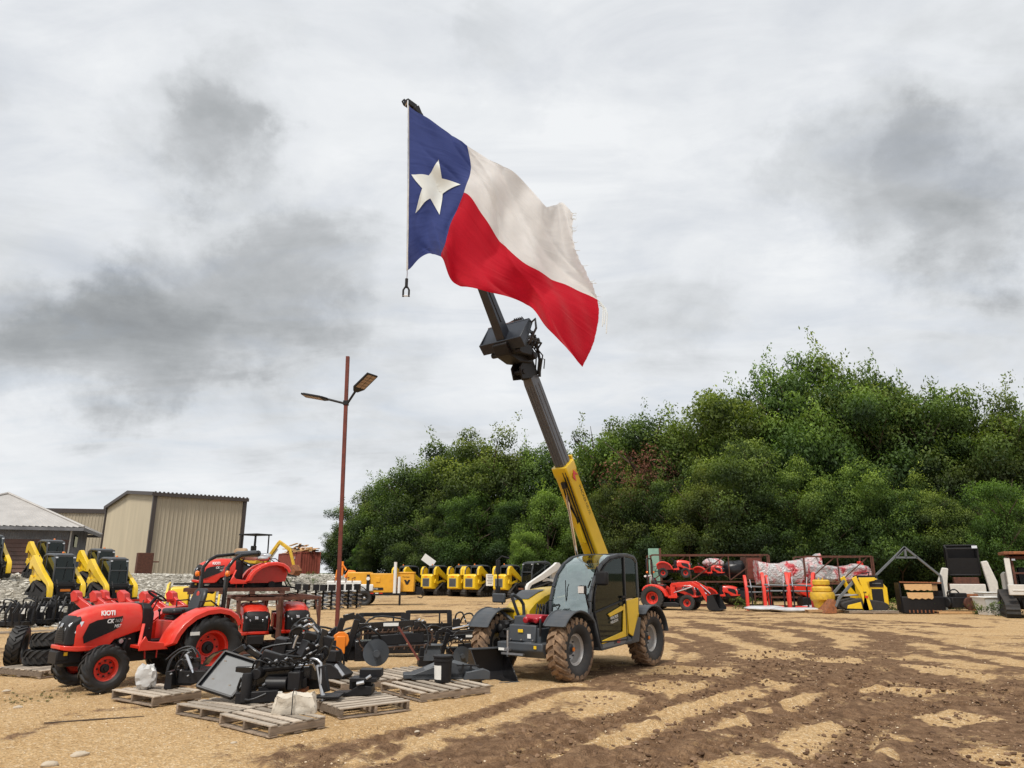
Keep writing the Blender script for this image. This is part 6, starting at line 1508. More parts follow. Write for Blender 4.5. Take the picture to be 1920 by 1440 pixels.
m = M(); m.tube([(1.05,.2,.42),(1.18,.1,.0)],.032,10); m.build('stabilizer_ram', MT['steel'], b); m = M(); m.bar((1.12,.15,.42),(1.2,.12,.1),.06,.10); m.box((1.25,.15,.05),(.3,.3,.03)); m.build('stabilizer_leg', MT['black'], b, bevel=.008)
m = M(); m.box((.80,.32,.10),(.18,.2,.05)); m.build('lock_pin', MT['rust_orange'], b)
m = M(); m.lathe([(.06,.0),(.065,.02),(.065,.30),(.055,.34),(0,.34)],(.23,-.12,.02),'z',16); m.build('swing_post', MT['black_matte'], b); m = M(); m.bar((.1,-.1,.06),(.62,-.02,.08),.10,.14); m.bar((.35,.0,.12),(.9,.25,.20),.05,.12); m.build('subframe', MT['black'], b, bevel=.01)
decal(b,(.62,-.06,.12),.12,.03); decal(b,(.62,-.06,.07),.12,.02)
hoses(b, [[(.3,.2,.42),(.5,.15,.55),(.8,.25,.52),(1.0,.3,.6)],[(.25,.3,.45),(.2,.5,.6),(.6,.6,.66),(.95,.5,.62)],[(-.1,.6,.5),(.15,.55,.50),(.4,.5,.48),(.7,.45,.6),(.95,.4,.75)],[(-.15,.7,.44),(.2,.62,.38),(.5,.62,.45),(.9,.55,.5)],
 [(1.0,.4,.4),(1.15,.3,.55),(1.12,.25,.65),(1.0,.3,.55)],[(.95,.35,.75),(.75,.3,.9),(.6,.35,.8),(.7,.4,.6)],[(1.0,.4,.8),(.85,.42,1.0),(.68,.4,.95),(.62,.4,.7)],[(.15,-.1,.30),(.1,-.05,.12),(.3,-.2,.05),(.5,-.15,.12)]], .017)
hoses(b, [[(.98,.38,.82),(.85,.36,.93),(.72,.35,.80),(.66,.36,.62)],[(1.0,.3,.35),(.95,.2,.5),(1.1,.15,.45),(1.12,.12,.2)]], .02, 'steel')
fittings(b, [(.42,.12,.46),(.5,.1,.48),(.55,.12,.44),(.85,.2,.5),(.92,.22,.56),(.95,.2,.48),(.88,.2,.62),(1.0,.22,.66),(.9,.3,.92),(.8,.3,.97),(.72,.32,.9),(.4,.0,.2),(.2,.05,.26),(.17,.08,.3),(.62,.15,.5)])
for i,(c,s) in enumerate((((.70,.36,.86),(.13,.10,.12)),((.88,.34,.78),(.16,.12,.10)),((.86,.36,.60),(.2,.18,.2)))):
    m = M(); m.box(c, s, rot=(.2,.3,.4*i)); m.build('control_valve', MT['black'], b, bevel=.01)
# more of the tangle: motor, tank and second ram group
m = M(); m.lathe([(.09,-.14),(.09,.14)],(.55,.10,.20),'x',16); m.lathe([(.07,-.1),(.07,.1)],(.32,.02,.34),'y',14); m.box((.45,.2,.52),(.3,.16,.12),rot=(0,.3,.2)); m.box((.78,.15,.24),(.16,.2,.22)); m.build('hydraulic_motor', MT['black'], b, bevel=.01)
m = M(); m.bar((.30,.55,.10),(1.0,.62,.16),.22,.16); m.bar((-.1,.5,.1),(.35,.55,.42),.08,.12); m.box((1.02,.55,.62),(.20,.14,.30),rot=(0,.3,0)); m.build('swing_frame', MT['black'], b, bevel=.012)
for k_ in range(7):
    a0 = .2*k_; hoses(b, [[(.2+.1*k_,.1+.03*k_,.35),(.28+.11*k_,.02,.50+.03*math.sin(k_*2)),(.42+.09*k_,.05,.46),(.5+.08*k_,.2,.36+.02*k_)]], .012)
b2_ = root('stump_grinder_attachment', 'black low grinder head attachment behind the backhoe plate, under looping hoses', 'grinder attachment', place(560,1268,.14,.3), R_(8))
m = M(); m.box((0,0,.16),(.9,.35,.24)); m.box((-.25,.05,.36),(.35,.28,.24)); m.bar((.1,0,.3),(.55,.05,.62),.10,.12); m.prism([(-.6,.05),(-.35,.05),(-.3,.45),(-.5,.5)],-.2,.2); m.build('housing', MT['black'], b2_, bevel=.015)
m = M(); m.lathe([(.2,-.05),(.22,-.03),(.22,.03),(.2,.05)],(.32,-.22,.22),'y',20); m.build('cutter_wheel', MT['dgrey'], b2_)
hoses(b2_, [[(-.3,0,.45),(-.2,-.1,.72),(.1,-.05,.75),(.35,0,.5)],[(-.1,.1,.4),(.0,.0,.62),(.25,0,.66),(.5,.05,.6)],[(.3,-.1,.3),(.5,-.15,.5),(.62,-.05,.35),(.6,0,.1)]], .018); fittings(b2_, [(-.2,-.1,.5),(.0,-.1,.42),(.2,-.12,.4),(.4,-.05,.55)])
b3_ = root('plate_compactor_attachment', 'small black angled attachment between the grinder and the trencher on the middle pallets', 'attachment', place(612,1290,.14,.1), R_(-10))
m = M(); m.prism([(-.35,0),(.3,0),(.34,.06),(.1,.22),(-.2,.24),(-.38,.08)],-.16,.2); m.box((.0,.05,.32),(.26,.22,.16)); m.build('base_plate', MT['black_matte'], b3_, bevel=.01); m = M(); m.tube([(.15,-.1,.2),(.32,-.16,.05)],.03,8); m.build('ram', MT['steel'], b3_)
hoses(b3_, [[(-.1,0,.3),(0,-.1,.48),(.2,-.05,.42),(.25,0,.2)]], .016)
# white wrapped block
bundle('wrapped_block', 'white cloth wrapped block strapped on the front most pallet', 'wrapped block', place(540,1366,.135,.22), mat('dirty_white_cloth', (.62,.56,.47), .85, var=.12, bump=.6, bscale=12, c2=(.46,.40,.32)), (.46,.30,.20), 5, rz=R_(12), boxy=True)
# strap around the block
m = M(); m.tube([(-.02,-.19,0),(-.02,-.19,.24),(-.02,0,.26),(-.02,.19,.24)],.006,5); o = bpy.data.objects.new('strap', m.mesh('strap', MT['black_matte'])); col.objects.link(o); o.parent = [q for q in bpy.data.objects if q.name.startswith('wrapped_block')][0]
# bagged hoses pallet
b = root('hydraulic_arm_attachment', 'black hydraulic arm with a grey silver-nosed ram and looped hoses, beside the front wheel', 'hydraulic arm', place(298,1316,.14,.25)); b.scale = (.72,.72,.66)
m = M(); m.box((.02,.1,.18),(.16,.4,.36),tx=.7); m.box((.42,.3,.22),(.55,.5,.26)); m.box((.15,.3,.12),(.5,.4,.16)); m.build('base_frame', MT['black'], b, bevel=.01)
m = M(); m.bar((.30,.2,.62),(.20,.25,.2),.08,.10); m.bar((.05,.2,.5),(.45,.3,.56),.10,.10); m.build('lift_arm', MT['black_gloss'], b, bevel=.01)
m = M(); m.tube([(.28,.0,.70),(.46,-.08,.40)],.030,10); m.build('ram', MT['steel'], b); m = M(); m.tube([(.46,-.08,.40),(.50,-.1,.33)],.018,8); m.build('ram_rod', MT['chrome'], b)
m = M(); m.strip([(.62,.45),(.70,.60),(.82,.70),(.98,.76)],.05,.35,.03); m.build('curved_guard', MT['black_gloss'], b)
hoses(b, [[(-.1,.1,.35),(-.05,.15,.6),(.12,.2,.76),(.3,.2,.72)],[(-.15,.15,.25),(-.12,.2,.55),(.05,.25,.72),(.25,.3,.78)],[(0,.3,.3),(.05,.35,.62),(.22,.35,.80),(.36,.3,.66)],[(.1,.1,.2),(.1,.0,.45),(.22,.0,.6),(.3,.05,.4)],[(-.25,.3,.55),(-.05,.35,.75),(.2,.4,.82),(.4,.4,.6),(.42,.35,.3)]], .02)
fittings(b, [(.30,.0,.72),(.25,.02,.66),(.33,.05,.5),(.12,.02,.44),(.2,.0,.36),(.35,.0,.25),(.05,-.1,.3)])
bundle('bagged_part', 'crumpled off-white plastic bag of parts leaning on the hydraulic arm', 'bag', place(262,1314,.13,.12), MT['wrapplast'], (.28,.22,.34), 9, rz=.3, crumple=True)
# small hitch on pallet 3
b = root('hitch_attachment', 'small black receiver hitch lying on open pallet boards', 'hitch', place(672,1325,.14,.05))
m = M(); m.prism([(-.28,.0),(-.1,.0),(.18,.02),(.18,.12),(.0,.14),(-.12,.06)],-.12,.12); m.box((.05,.05,.2),(.36,.3,.05)); m.box((.0,.1,.13),(.3,.2,.12)); m.box((.12,.15,.27),(.3,.2,.10)); m.bar((-.36,.05,.03),(-.1,.0,.05),.20,.012); m.build('hitch_body', MT['black'], b, bevel=.008)
m = M(); m.tube([(-.02,-.14,.16),(.08,-.14,.18)],.025,8); m.tube([(.1,-.1,.22),(.16,-.1,.26)],.02,8); m.build('pin', MT['steel'], b)
# grey box attachment and pail
b = root('box_attachment', 'dark grey sloped box attachment on the pallet with the black pail', 'box attachment', place(828,1296,.14,.25), R_(10)); b.scale = (1,1,.70)
m = M(); m.box((-.1,.1,.08),(1.05,.30,.10)); m.prism([(-.5,.0),(.62,.0),(.62,.14),(.40,.26),(.12,.36),(-.02,.34),(-.5,.10)],-.05,.42); m.prism([(.30,.0),(.72,.0),(.72,.16),(.62,.22),(.34,.16)],-.16,-.02); m.build('housing', MT['dgrey'], b, bevel=.012)
m = M(); m.prism([(-.30,.20),(-.05,.36),(.10,.40),(.14,.36),(-.04,.31),(-.28,.16)],-.02,.30); m.build('cover_plate', MT['mgrey'], b, bevel=.006)
m = M(); m.bar((.2,-.1,.30),(.55,-.1,.28),.03); m.bar((.28,-.1,.14),(.3,-.1,.32),.03); m.bar((.42,-.1,.14),(.42,-.1,.30),.03); m.build('mount_bracket', MT['black_matte'], b)
b = root('pail', 'black plastic pail with a white label and ribbed lid on a pallet', 'pail', place(829,1298,.14,.02))
m = M(); m.lathe([(.115,0),(.125,.02),(.138,.30),(.150,.305),(.150,.33),(.142,.335),(.146,.36),(.155,.365),(.155,.385),(.14,.39),(0,.38)],(0,0,0),'z',28); m.build('pail_body', MT['black_matte'], b)
m = M(); n = 8; vs = []
for i in range(n+1):
    a = R_(-155+60*i/n); vs += [(.131*math.cos(a),.131*math.sin(a),.05),(.141*math.cos(a),.141*math.sin(a),.25)]
m.add(vs, [(2*i,2*i+2,2*i+3,2*i+1) for i in range(n)]); m.build('pail_label', MT['label_w'], b)
# buckets
def bucket(label, loc, rz, W=.95, s=1):
    r = root('loader_bucket', label, 'bucket', loc, rz); r.scale = (s,)*3
    # opening towards -y, x across
    m = M(); back = [(.35,.02),(.42,.10),(.44,.50),(.40,.56)]
    m.strip([(-.30,.0),(.30,.0),(.40,.06),(.45,.16),(.40,.62),(.32,.64)], -W/2, W/2, .014, ax='y'); sh = m.build('bucket_shell', MT['black'], r); sh.rotation_euler = (0,0,math.pi/2)
    for sx in (-1,1):
        m = M(); m.prism([(-.32,.0),(.30,.0),(.40,.06),(.45,.16),(.40,.64),(.30,.64)], sx*W/2-.008, sx*W/2+.008, 'y'); q = m.build('side_plate', MT['black_gloss'], r, bevel=.003); q.rotation_euler = (0,0,math.pi/2)
    m = M(); m.box((-.30,0,.012),(.12,W+.03,.022)); m.box((.36,0,.65),(.12,W+.02,.03)); q = m.build('cutting_edge', MT['dgrey'], r, bevel=.004); q.rotation_euler = (0,0,math.pi/2)
bucket('black loader bucket with open mouth, between the pail and the telehandler', place(926,1284,0,.30), R_(28), .84, .78)
# trenchers
def trencher(label, loc, rz, s=1, orange=True):
    r = root('trencher_attachment', label, 'trencher', loc, rz); r.scale = (s,)*3
    m = M(); m.box((-.75,.15,.22),(.42,.35,.40),tx=.8); m.box((-.72,-.05,.12),(.46,.08,.22)); m.build('crumber_box', MT['black_matte'], r, bevel=.01)
    m = M(); m.bar((-.45,.1,.1),(-.28,.1,.72),.08,.10); m.bar((-.62,.15,.30),(-.50,.15,.74),.03,.10); m.bar((-.50,.15,.74),(-.32,.15,.78),.03,.10); m.bar((-.32,.15,.78),(-.16,.15,.66),.03,.10); m.box((-.95,.3,.42),(.45,.2,.22)); m.box((-.1,.15,.25),(.4,.3,.3)); m.build('frame', MT['black_gloss'], r, bevel=.01)
    m = M(); m.bar((-.25,.05,.62),(.70,.10,.66),.06,.09); m.box((.72,.1,.58),(.2,.14,.2)); m.build('top_bar', MT['black_gloss'], r, bevel=.008); decal(r,(.25,.03,.64),.24,.05)
    m = M(); m.bar((-.05,0,.40),(.78,.0,.44),.05,.15); m.build('digging_bar', MT['black'], r, bevel=.008)
    a = Vector((-.12,0,.40)); b = Vector((.80,0,.44)); d = (b-a).normalized(); u = Vector((-d.z,0,d.x)); m = M(); rr = .115; L = (b-a).length; T = 2*L+2*math.pi*rr; N_ = 64
    for k in range(N_):
        t = T*k/N_
        if t < L: p = a+d*t+u*rr; n = u
        elif t < L+math.pi*rr: th = (t-L)/rr; n = u*math.cos(th)+d*math.sin(th); p = b+n*rr
        elif t < 2*L+math.pi*rr: p = b-d*(t-L-math.pi*rr)-u*rr; n = -u
        else: th = (t-2*L-math.pi*rr)/rr; n = -u*math.cos(th)-d*math.sin(th); p = a+n*rr
        tg = Vector((n.z,0,-n.x)); m.bar(p-tg*.022, p+tg*.022, .035, .02, up=n)
        if k % 2 == 0: sg = 1 if k % 4 else -1; m.bar(p+Vector((0,sg*.03,0)), p+n*.045+tg*.02+Vector((0,sg*.05,0)), .018, .022)
    m.build('digging_chain', MT['rust_orange'] if False else mat('chain_steel', (.10,.055,.035), .6, metal=.4, var=.4), r, smooth=0)
    m = M(); R1 = .20; nseg = 30; vs = []
    for i in range(nseg+1):
        th = 2*math.pi*1.35*i/nseg; y = -.10-.16*i/nseg
        vs += [(.02+.05*math.cos(th),y,.24+.05*math.sin(th)),(.02+R1*math.cos(th),y,.24+R1*math.sin(th))]
    m.add(vs, [(2*i,2*i+2,2*i+3,2*i+1) for i in range(nseg)]); m.add([(v[0],v[1]+.012,v[2]) for v in vs], [(2*i,2*i+1,2*i+3,2*i+2) for i in range(nseg)])
    m.lathe([(.05,-.36),(.05,.0)],(.02,0,.24),n=14); m.build('spoil_auger', MT['dgrey'], r)
    if orange:
        m = M(); m.lathe([(.13,-.03),(.13,.03)],(-.52,.02,.42),n=10); m.box((-.52,.0,.35),(.14,.06,.26)); m.build('motor_cover', MT['orange'], r, bevel=.01)
    hoses(r, [[(-.2,.1,.6),(.0,.2,.75),(.4,.2,.72),(.7,.15,.6)],[(-.3,.1,.5),(-.15,-.1,.62),(.05,-.1,.5),(.1,.0,.4)],[(.65,.1,.7),(.8,.0,.6),(.85,-.05,.4),(.8,-.1,.2)]], .015)
    fittings(r, [(.68,.0,.70),(.74,.0,.68),(-.1,-.05,.6),(.0,-.05,.56)])
    m = M(); m.bar((.35,-.16,.62),(.68,-.25,.12),.02,.03); m.build('brace', MT['rust_red'], r)
trencher('black trencher with an orange motor cover and chain bar, on the middle pallet', place(694,1272,.14,.25), R_(14), 1.12)
trencher('second black trencher with dull chain bar, partly behind the near telehandler wheel', place(858,1256,.0,.6), R_(12), .85, orange=False)
m = M(); m.box((0,0,.14),(.34,.26,.26),tx=.85,ty=.7); m.box((0,-.0,.285),(.36,.28,.03)); o = root('steel_hopper', 'dark grey tapered steel box in front of the second trencher', 'steel box', place(808,1258,.14,.3)); m.build('hopper_shell', MT['dgrey'], o, bevel=.008)
# fork frames and plates
def fork_frame(label, loc, rz, W=1.15, Hh=.95, mt='black', group=None, lab=True, s=1, forks=True):
    r = root('fork_frame', label, 'fork frame', loc, rz, group); r.scale = (s,)*3
    for sx in (-1,1):
        m = M(); m.bar((sx*W/2,0,0),(sx*(W/2-.03),.10,Hh),.11,.13,w2=.08); m.build('upright', MT[mt], r, bevel=.006)
    m = M(); m.bar((-W/2,.10,Hh-.03),(W/2,.10,Hh-.03),.08,.09); m.build('top_rail', MT[mt], r, bevel=.006)
    m = M(); m.bar((-W/2,.02,.42),(W/2,.02,.42),.06,.09); m.bar((-W/2,-.02,.10),(W/2,-.02,.10),.08,.12); m.box((0,.05,.27),(W*.8,.03,.22)); m.build('cross_rail', MT[mt], r, bevel=.006)
    if forks:
        for sx in (-1,1): m = M(); m.bar((sx*W*.3,-.06,.02),(sx*W*.3,-1.0,.02),.10,.035,h2=.012); m.bar((sx*W*.3,-.04,0),(sx*W*.3,-.0,.5),.10,.04); m.build('fork', MT[mt], r, bevel=.004)
    if lab: decal(r,(.1,.062,Hh-.03),.22,.05)
    m = M(); m.bar((W*.25,.05,.42),(W*.25,.1,Hh-.04),.05,.04); m.bar((-W*.28,.02,.42),(-W*.28,.02,.55),.08,.06); m.build('latch_post', MT[mt], r)
    return r
GF = 'black fork frames behind the trenchers'
fork_frame('black fork frame with a white sticker on its top rail, nearest the lamp post', place(712,1214,0,.2), R_(12), 1.1, .78, group=GF)
fork_frame('black fork frame with a white sticker, nearest the telehandler wheel', place(800,1206,0,.35), R_(10), 1.15, .78, group=GF)
b = root('angle_broom_frame', 'long black low attachment frame behind the trenchers', 'attachment frame', place(760,1232,0,.3), R_(8))
m = M(); m.box((0,0,.14),(1.5,.35,.16)); m.box((-.45,.1,.30),(.5,.3,.2)); m.box((.4,.1,.32),(.3,.4,.24)); m.bar((-.8,0,.28),(.75,.05,.34),.06,.06); m.box((.05,.1,.42),(.5,.25,.12)); m.bar((-.3,0,.3),(.5,0,.5),.06,.10); m.build('frame', MT['black'], b, bevel=.01)
hoses(b,[[(-.3,.1,.4),(0,.0,.6),(.4,.1,.55),(.6,.1,.3)],[(.2,.1,.4),(.5,.0,.62),(.8,.1,.5),(.9,.0,.2)]], .02); fittings(b,[(.42,-.02,.5),(.5,-.02,.52),(.1,-.05,.45)])
b = root('auger_drive_attachment', 'cluster of black hose couplers and a ram next to the telehandler front tyre', 'auger drive', place(868,1208,0,.3), R_(5))
m = M(); m.box((0,0,.2),(.7,.3,.22)); m.box((-.2,0,.45),(.2,.2,.3)); m.box((.2,.05,.40),(.24,.24,.2)); m.bar((-.6,0,.35),(.3,.05,.42),.07,.09); m.build('frame', MT['black'], b, bevel=.012)
m = M(); m.tube([(-.3,-.1,.36),(.42,-.1,.50)],.03,8); m.build('ram_rod', MT['chrome'], b)
hoses(b,[[(-.25,0,.5),(-.2,-.05,.72),(-.05,0,.75),(.05,0,.5)],[(-.1,0,.5),(.0,-.05,.7),(.2,0,.72),(.3,0,.5)],[(.2,0,.45),(.35,-.05,.62),(.5,0,.55),(.5,0,.2)]], .022); fittings(b,[(-.2,-.1,.6),(.0,-.1,.58),(.25,-.1,.55),(.4,-.1,.5),(.1,-.12,.36)])
b = root('auger_motor', 'black finned gear housing on a pallet behind the trencher with the disc', 'gear housing', place(640,1262,.14,.35), 0)
m = M(); m.box((0,0,.2),(.5,.3,.3)); m.lathe([(.14,-.2),(.14,.2)],(.1,0,.42),n=16); m.build('housing', MT['black'], b, bevel=.012)
hoses(b,[[(-.2,0,.3),(-.1,-.1,.55),(.15,0,.6),(.25,0,.3)]], .02)
# loose tyres on the left pallet
def loose_tyre(label, loc, rot, R=.36, w=.24, kit=None):
    me = tyre(R, w, R*.56, 16, .03, .9).mesh('loose_tyre', [MT['rubber_clean'],MT['rubber_clean']], 30); o = bpy.data.objects.new('loose_tyre', me); col.objects.link(o); o.location = loc; o.rotation_euler = rot
    return tag(o, label, 'tyre', 'loose tyres piled on the left pallet')
tp = G(38,1262); tz = .14
loose_tyre('loose tractor tyre leaning half off the left end of the pile', (tp.x-.30,tp.y+.25,tz+.30), (R_(4),R_(10),R_(78)+.6), .36, .26)
loose_tyre('loose tractor tyre lying under the middle of the pile', (tp.x+.35,tp.y+.10,tz+.14), (R_(90),0,0), .36, .26)
loose_tyre('loose tractor tyre lying on top of another at the bumper end', (tp.x+.40,tp.y+.16,tz+.40), (R_(84),R_(5),1), .36, .26)
loose_tyre('loose tractor tyre topmost at the back of the pile', (tp.x+.30,tp.y+.60,tz+.42), (R_(70),R_(10),2), .36, .26)
loose_tyre('loose tractor tyre lying at the back of the pallet', (tp.x+.28,tp.y+.70,tz+.14), (R_(90),0,.5), .36, .26)
# red loader frames behind the tractor
GL = 'red loader frames behind the nearest tractor'
def loader_frame(label, loc, rz, s=1):
    r = root('front_loader', label, 'loader frame', loc, rz, GL); r.scale = (s,)*3
    for sy in (-1,1):
        m = M(); m.prism([(-.95,.10),(-.75,.10),(-.15,.78),(.45,1.12),(.55,1.32),(.45,1.38),(.28,1.24),(-.35,.95)], sy*.42-.045, sy*.42+.045); m.build('loader_arm', MT['red_dark'], r, bevel=.012)
        m = M(); m.prism([(.30,1.18),(.52,1.14),(.60,1.36),(.50,1.44),(.36,1.38)], sy*.42-.09, sy*.42+.09); m.build('arm_bracket', MT['red_dark'], r, bevel=.015)
        m = M(); m.tube([(.35,sy*.42,1.12),(-.25,sy*.42,.55)],.03,8); m.build('ram_rod', MT['chrome'], r); m = M(); m.tube([(-.25,sy*.42,.55),(-.75,sy*.42,.12)],.042,8); m.build('ram', MT['black'], r)
    m = M(); m.bar((-.2,-.42,.8),(-.2,.42,.8),.10,.10); m.bar((-.9,-.42,.1),(-.9,.42,.1),.08,.08); m.bar((.35,-.42,1.2),(.35,.42,1.2),.05,.05); m.build('cross_tube', MT['red_dark'], r)
for (px, Y, a, lb) in ((196,18.5,160,'red loader frame leaning up, leftmost behind the tractor hood'),(232,18.2,160,'red loader frame with raised brackets, second from the left behind the hood'),(285,17.9,158,'red loader frame just behind the steering wheel'),(325,17.6,158,'red loader frame rightmost, between steering wheel and seat')):
    loader_frame(lb, at(px, Y), R_(a), .93)
# black attachments in rows along the bank
def attachment_row(pxs, label_fmt, group, Y0, seed, kind):
    rng = random.Random(seed)
    for i, (px, py, lb) in enumerate(pxs):
        g = G(px, py); r = root(kind, lb, 'attachment', g, R_(rng.uniform(-15,15)), group)
        if kind == 'grapple_attachment':
            m = M(); m.box((0,0,.12),(1.5,.5,.12)); m.bar((-.75,.1,.1),(-.68,.25,.8),.07); m.bar((.75,.1,.1),(.68,.25,.8),.07); m.bar((-.7,.2,.62),(.7,.2,.62),.08); m.box((.1,.2,.4),(.5,.12,.45)); m.build('frame', MT['black'], r)
            for k in range(6): m = M(); m.tube([(-.62+.25*k,.15,.15),(-.62+.25*k,-.25,.08),(-.62+.25*k,-.30,.45),(-.62+.25*k,-.1,.75)],.035,6); m.build('tine', MT['black'], r)
            hoses(r, [[(-.3,.1,.5),(-.2,-.1,.85),(.1,0,.8),(.2,.1,.5)]], .025); fittings(r, [(.1,-.05,.6),(-.3,-.05,.55),(.4,-.05,.5)])
            decal(r,(.35,.12,.5),.16,.18)
        else:
            m = M(); m.tube([(0,0,.0),(0,0,1.15)],.05,8); m.box((0,0,1.05),(.3,.22,.3)); m.build('shaft', MT['black'], r)
            m = M(); vs = []; n = 60
            for k in range(n+1):
                th = 2*math.pi*4*k/n; z = .05+.8*k/n; vs += [(.05*math.cos(th),.05*math.sin(th),z),(.26*math.cos(th),.26*math.sin(th),z)]
            m.add(vs,[(2*k,2*k+2,2*k+3,2*k+1) for k in range(n)]); m.add([(v[0],v[1],v[2]+.02) for v in vs],[(2*k,2*k+1,2*k+3,2*k+2) for k in range(n)]); m.build('flighting', MT['black_gloss'], r)
            m = M(); m.tube([(-.2,-.05,.3),(.2,-.08,.1)],.02,6); m.build('bright_edge', MT['steel'], r)
attachment_row([(14,1176,'black grapple attachment at the left picture edge'),(52,1172,'black grapple attachment, second in the row below the limestone bank'),(88,1170,'black grapple attachment with pale stickers in the middle of the left row'),(128,1158,'black open rake frame at the right end of the left row, below the track loaders')], '', 'black attachments lined up below the limestone bank', 0, 3, 'grapple_attachment')
AUG = [(556,1140),(572,1142),(590,1143),(604,1144),(620,1144),(636,1142),(652,1141),(668,1140)]
for i,(px,py) in enumerate(AUG):
    attachment_row([(px,py,['black auger bit leftmost of the row left of the lamp post','black auger bit, second from the left in the auger row','black auger bit with bright edges in the auger row','black auger bit just left of the lamp post','black auger bit directly left of the post foot','black auger bit right of the lamp post','black auger bit in front of the white trailer tank','black auger bit at the trailer wheel end of the row'][i])], '', 'black auger bits standing in front of the yellow trailer', 0, i, 'auger_bit')
m = M(); m.bar((-.9,0,.05),(1.3,.3,.12),.12,.05); o = root('timber_beam', 'long weathered timber lying in front of the black grapples', 'timber', place(40,1190,0)); m.build('beam', MT['wood'], o)
# low items behind the tractors: two yellow front plates on the bank
for px, Y, lb in ((341,31.0,'yellow mini loader on the bank seen from its front, left of the red hoods'),(391,31.5,'second yellow mini loader on the bank, partly hidden by the red hood')):
    p = at(px, Y); r = root('mini_loader', lb, 'mini loader', p, R_(-72), 'yellow mini loaders in front of the beige shed')
    m = M(); m.loft([[(x,-w,z0),(x,-w,z1),(x,w,z1),(x,w,z0)] for x,w,z0,z1 in [(.3,.30,.35,1.22),(.55,.36,.30,1.15),(.62,.34,.35,.95)]]); m.build('engine_cover', MT['yellow'], r, bevel=.03)
    for s in (-1,1):
        m = M(); m.prism([(-.6,.9),(-.3,1.38),(.2,1.30),(.75,.6),(.85,.25),(.72,.22),(.55,.6),(.1,1.1),(-.3,1.15),(-.5,.85)], s*.46, s*.54); m.build('lift_arm', MT['yellow'], r, bevel=.01)
        track = M(); track.prism([(-.7,0),(.7,0),(.85,.15),(.7,.34),(-.6,.42),(-.85,.15)], s*.34, s*.56); track.build('track', MT['rubber'], r, bevel=.04)
    m = M(); m.box((-.2,0,.75),(.8,.6,.7)); m.bar((-.5,-.4,1.3),(-.5,.4,1.3),.08); m.build('body', MT['black_matte'], r, bevel=.02)
    m = M(); m.box((.70,0,.28),(.08,.7,.3)); m.build('hitch_plate', MT['black'], r)
# ------------------------------------------------------------------ mini excavator and its canopy on the bank
p = at(474, 45.5); r = root('mini_excavator', 'yellow mini excavator with black canopy behind the upper red tractor', 'excavator', p, R_(-25))
for s in (-1,1): track_part(r, s*.45, s*.80, MT['rubber'])
m = M(); m.box((-.15,0,.85),(1.7,1.3,.30)); m.box((-.8,0,1.15),(.5,1.2,.5)); m.build('house', MT['yellow_old'], r, bevel=.05)
m = M(); m.box((-.2,.2,1.25),(.45,.45,.12)); m.box((-.42,.2,1.55),(.12,.42,.55)); m.build('operator_seat', MT['seat'], r, bevel=.04)
for x in (.45,-.75):
    for y in (-.55,.55): m = M(); m.bar((x,y,1.0),(x*.95,y,2.45),.06,.06); m.build('canopy_post', MT['black'], r)
m = M(); m.box((-.15,0,2.49),(1.5,1.35,.09)); m.build('canopy_roof', MT['black_matte'], r, bevel=.03)
m = M(); m.bar((.7,.15,.8),(1.7,.15,2.0),.18,.22,w2=.14,h2=.2); m.bar((1.65,.15,2.05),(2.6,.15,1.55),.14,.20); m.build('boom', MT['yellow_old'], r, bevel=.02)
m = M(); m.bar((2.55,.15,1.65),(3.0,.15,.55),.12,.16); m.build('dipper_arm', MT['yellow_old'], r, bevel=.02)
m = M(); m.tube([(1.0,.15,.9),(1.6,.15,1.6)],.05,8); m.build('boom_ram', MT['chrome'], r)
m = M(); m.prism([(2.8,.1),(3.2,.0),(3.4,.3),(3.1,.65),(2.95,.5)], -.15, .45); m.build('bucket', MT['rust_orange'], r, bevel=.01)
m = M(); m.box((1.1,0,.3),(.1,1.5,.35)); m.build('blade', MT['yellow_old'], r)
# ------------------------------------------------------------------ yellow trailer machine
p = at(676, 42.0); r = root('vacuum_trailer', 'yellow enclosed machine on a black twin-axle trailer with white tank', 'trailer', p, R_(4))
m = M(); m.box((.35,-.75,.62),(4.6,.09,.16)); m.box((.35,.75,.62),(4.6,.09,.16)); m.build('side_rail', MT['black'], r)
m = M()
for i in range(6): m.box((-1.8+.8*i,0,.60),(.09,1.42,.12))
m.bar((2.5,.6,.62),(3.0,0,.60),.09,.12); m.bar((2.5,-.6,.62),(3.0,0,.60),.09,.12); m.build('cross_member', MT['black'], r)
TW = WheelKit(.40,.24,.22,MT['rubber_clean'],MT['rubber_clean'],MT['black_matte'],MT['steel'],lugs=28,lug_h=.012,ang=.1,dish=.6)
for x in (-.50,.36):
    for s in (-1,1): TW.put(r,(x,s*.92,.40),s)
m = M(); m.box((1.30,0,1.20),(1.42,1.35,1.06)); m.build('engine_enclosure', MT['amber'], r, bevel=.04)
m = M(); m.box((2.58,0,1.22),(.92,1.15,.98)); m.box((2.58,0,1.76),(.98,1.2,.10)); m.build('control_cabinet', MT['amber'], r, bevel=.03)
m = M(); m.box((-.05,.1,1.45),(1.3,1.2,.7)); m.lathe([(.0,-.7),(.36,-.65),(.42,-.45),(.42,.35),(.36,.6),(0,.66)],(-.05,-.05,1.35),'x',20); m.build('debris_tank', MT['amber'], r, bevel=.05)
m = M(); m.box((-.85,-.35,1.02),(1.9,.55,.62)); m.box((.35,-.55,.95),(.9,.4,.38)); m.build('water_tank', MT['white'], r, bevel=.05)
for x in (-1.35,-.75,-.4): m = M(); m.tube([(x,-.62,1.25),(x,-.66,1.45),(x+.15,-.5,1.52)],.025,6); m.build('pipe', MT['rust_red'], r)
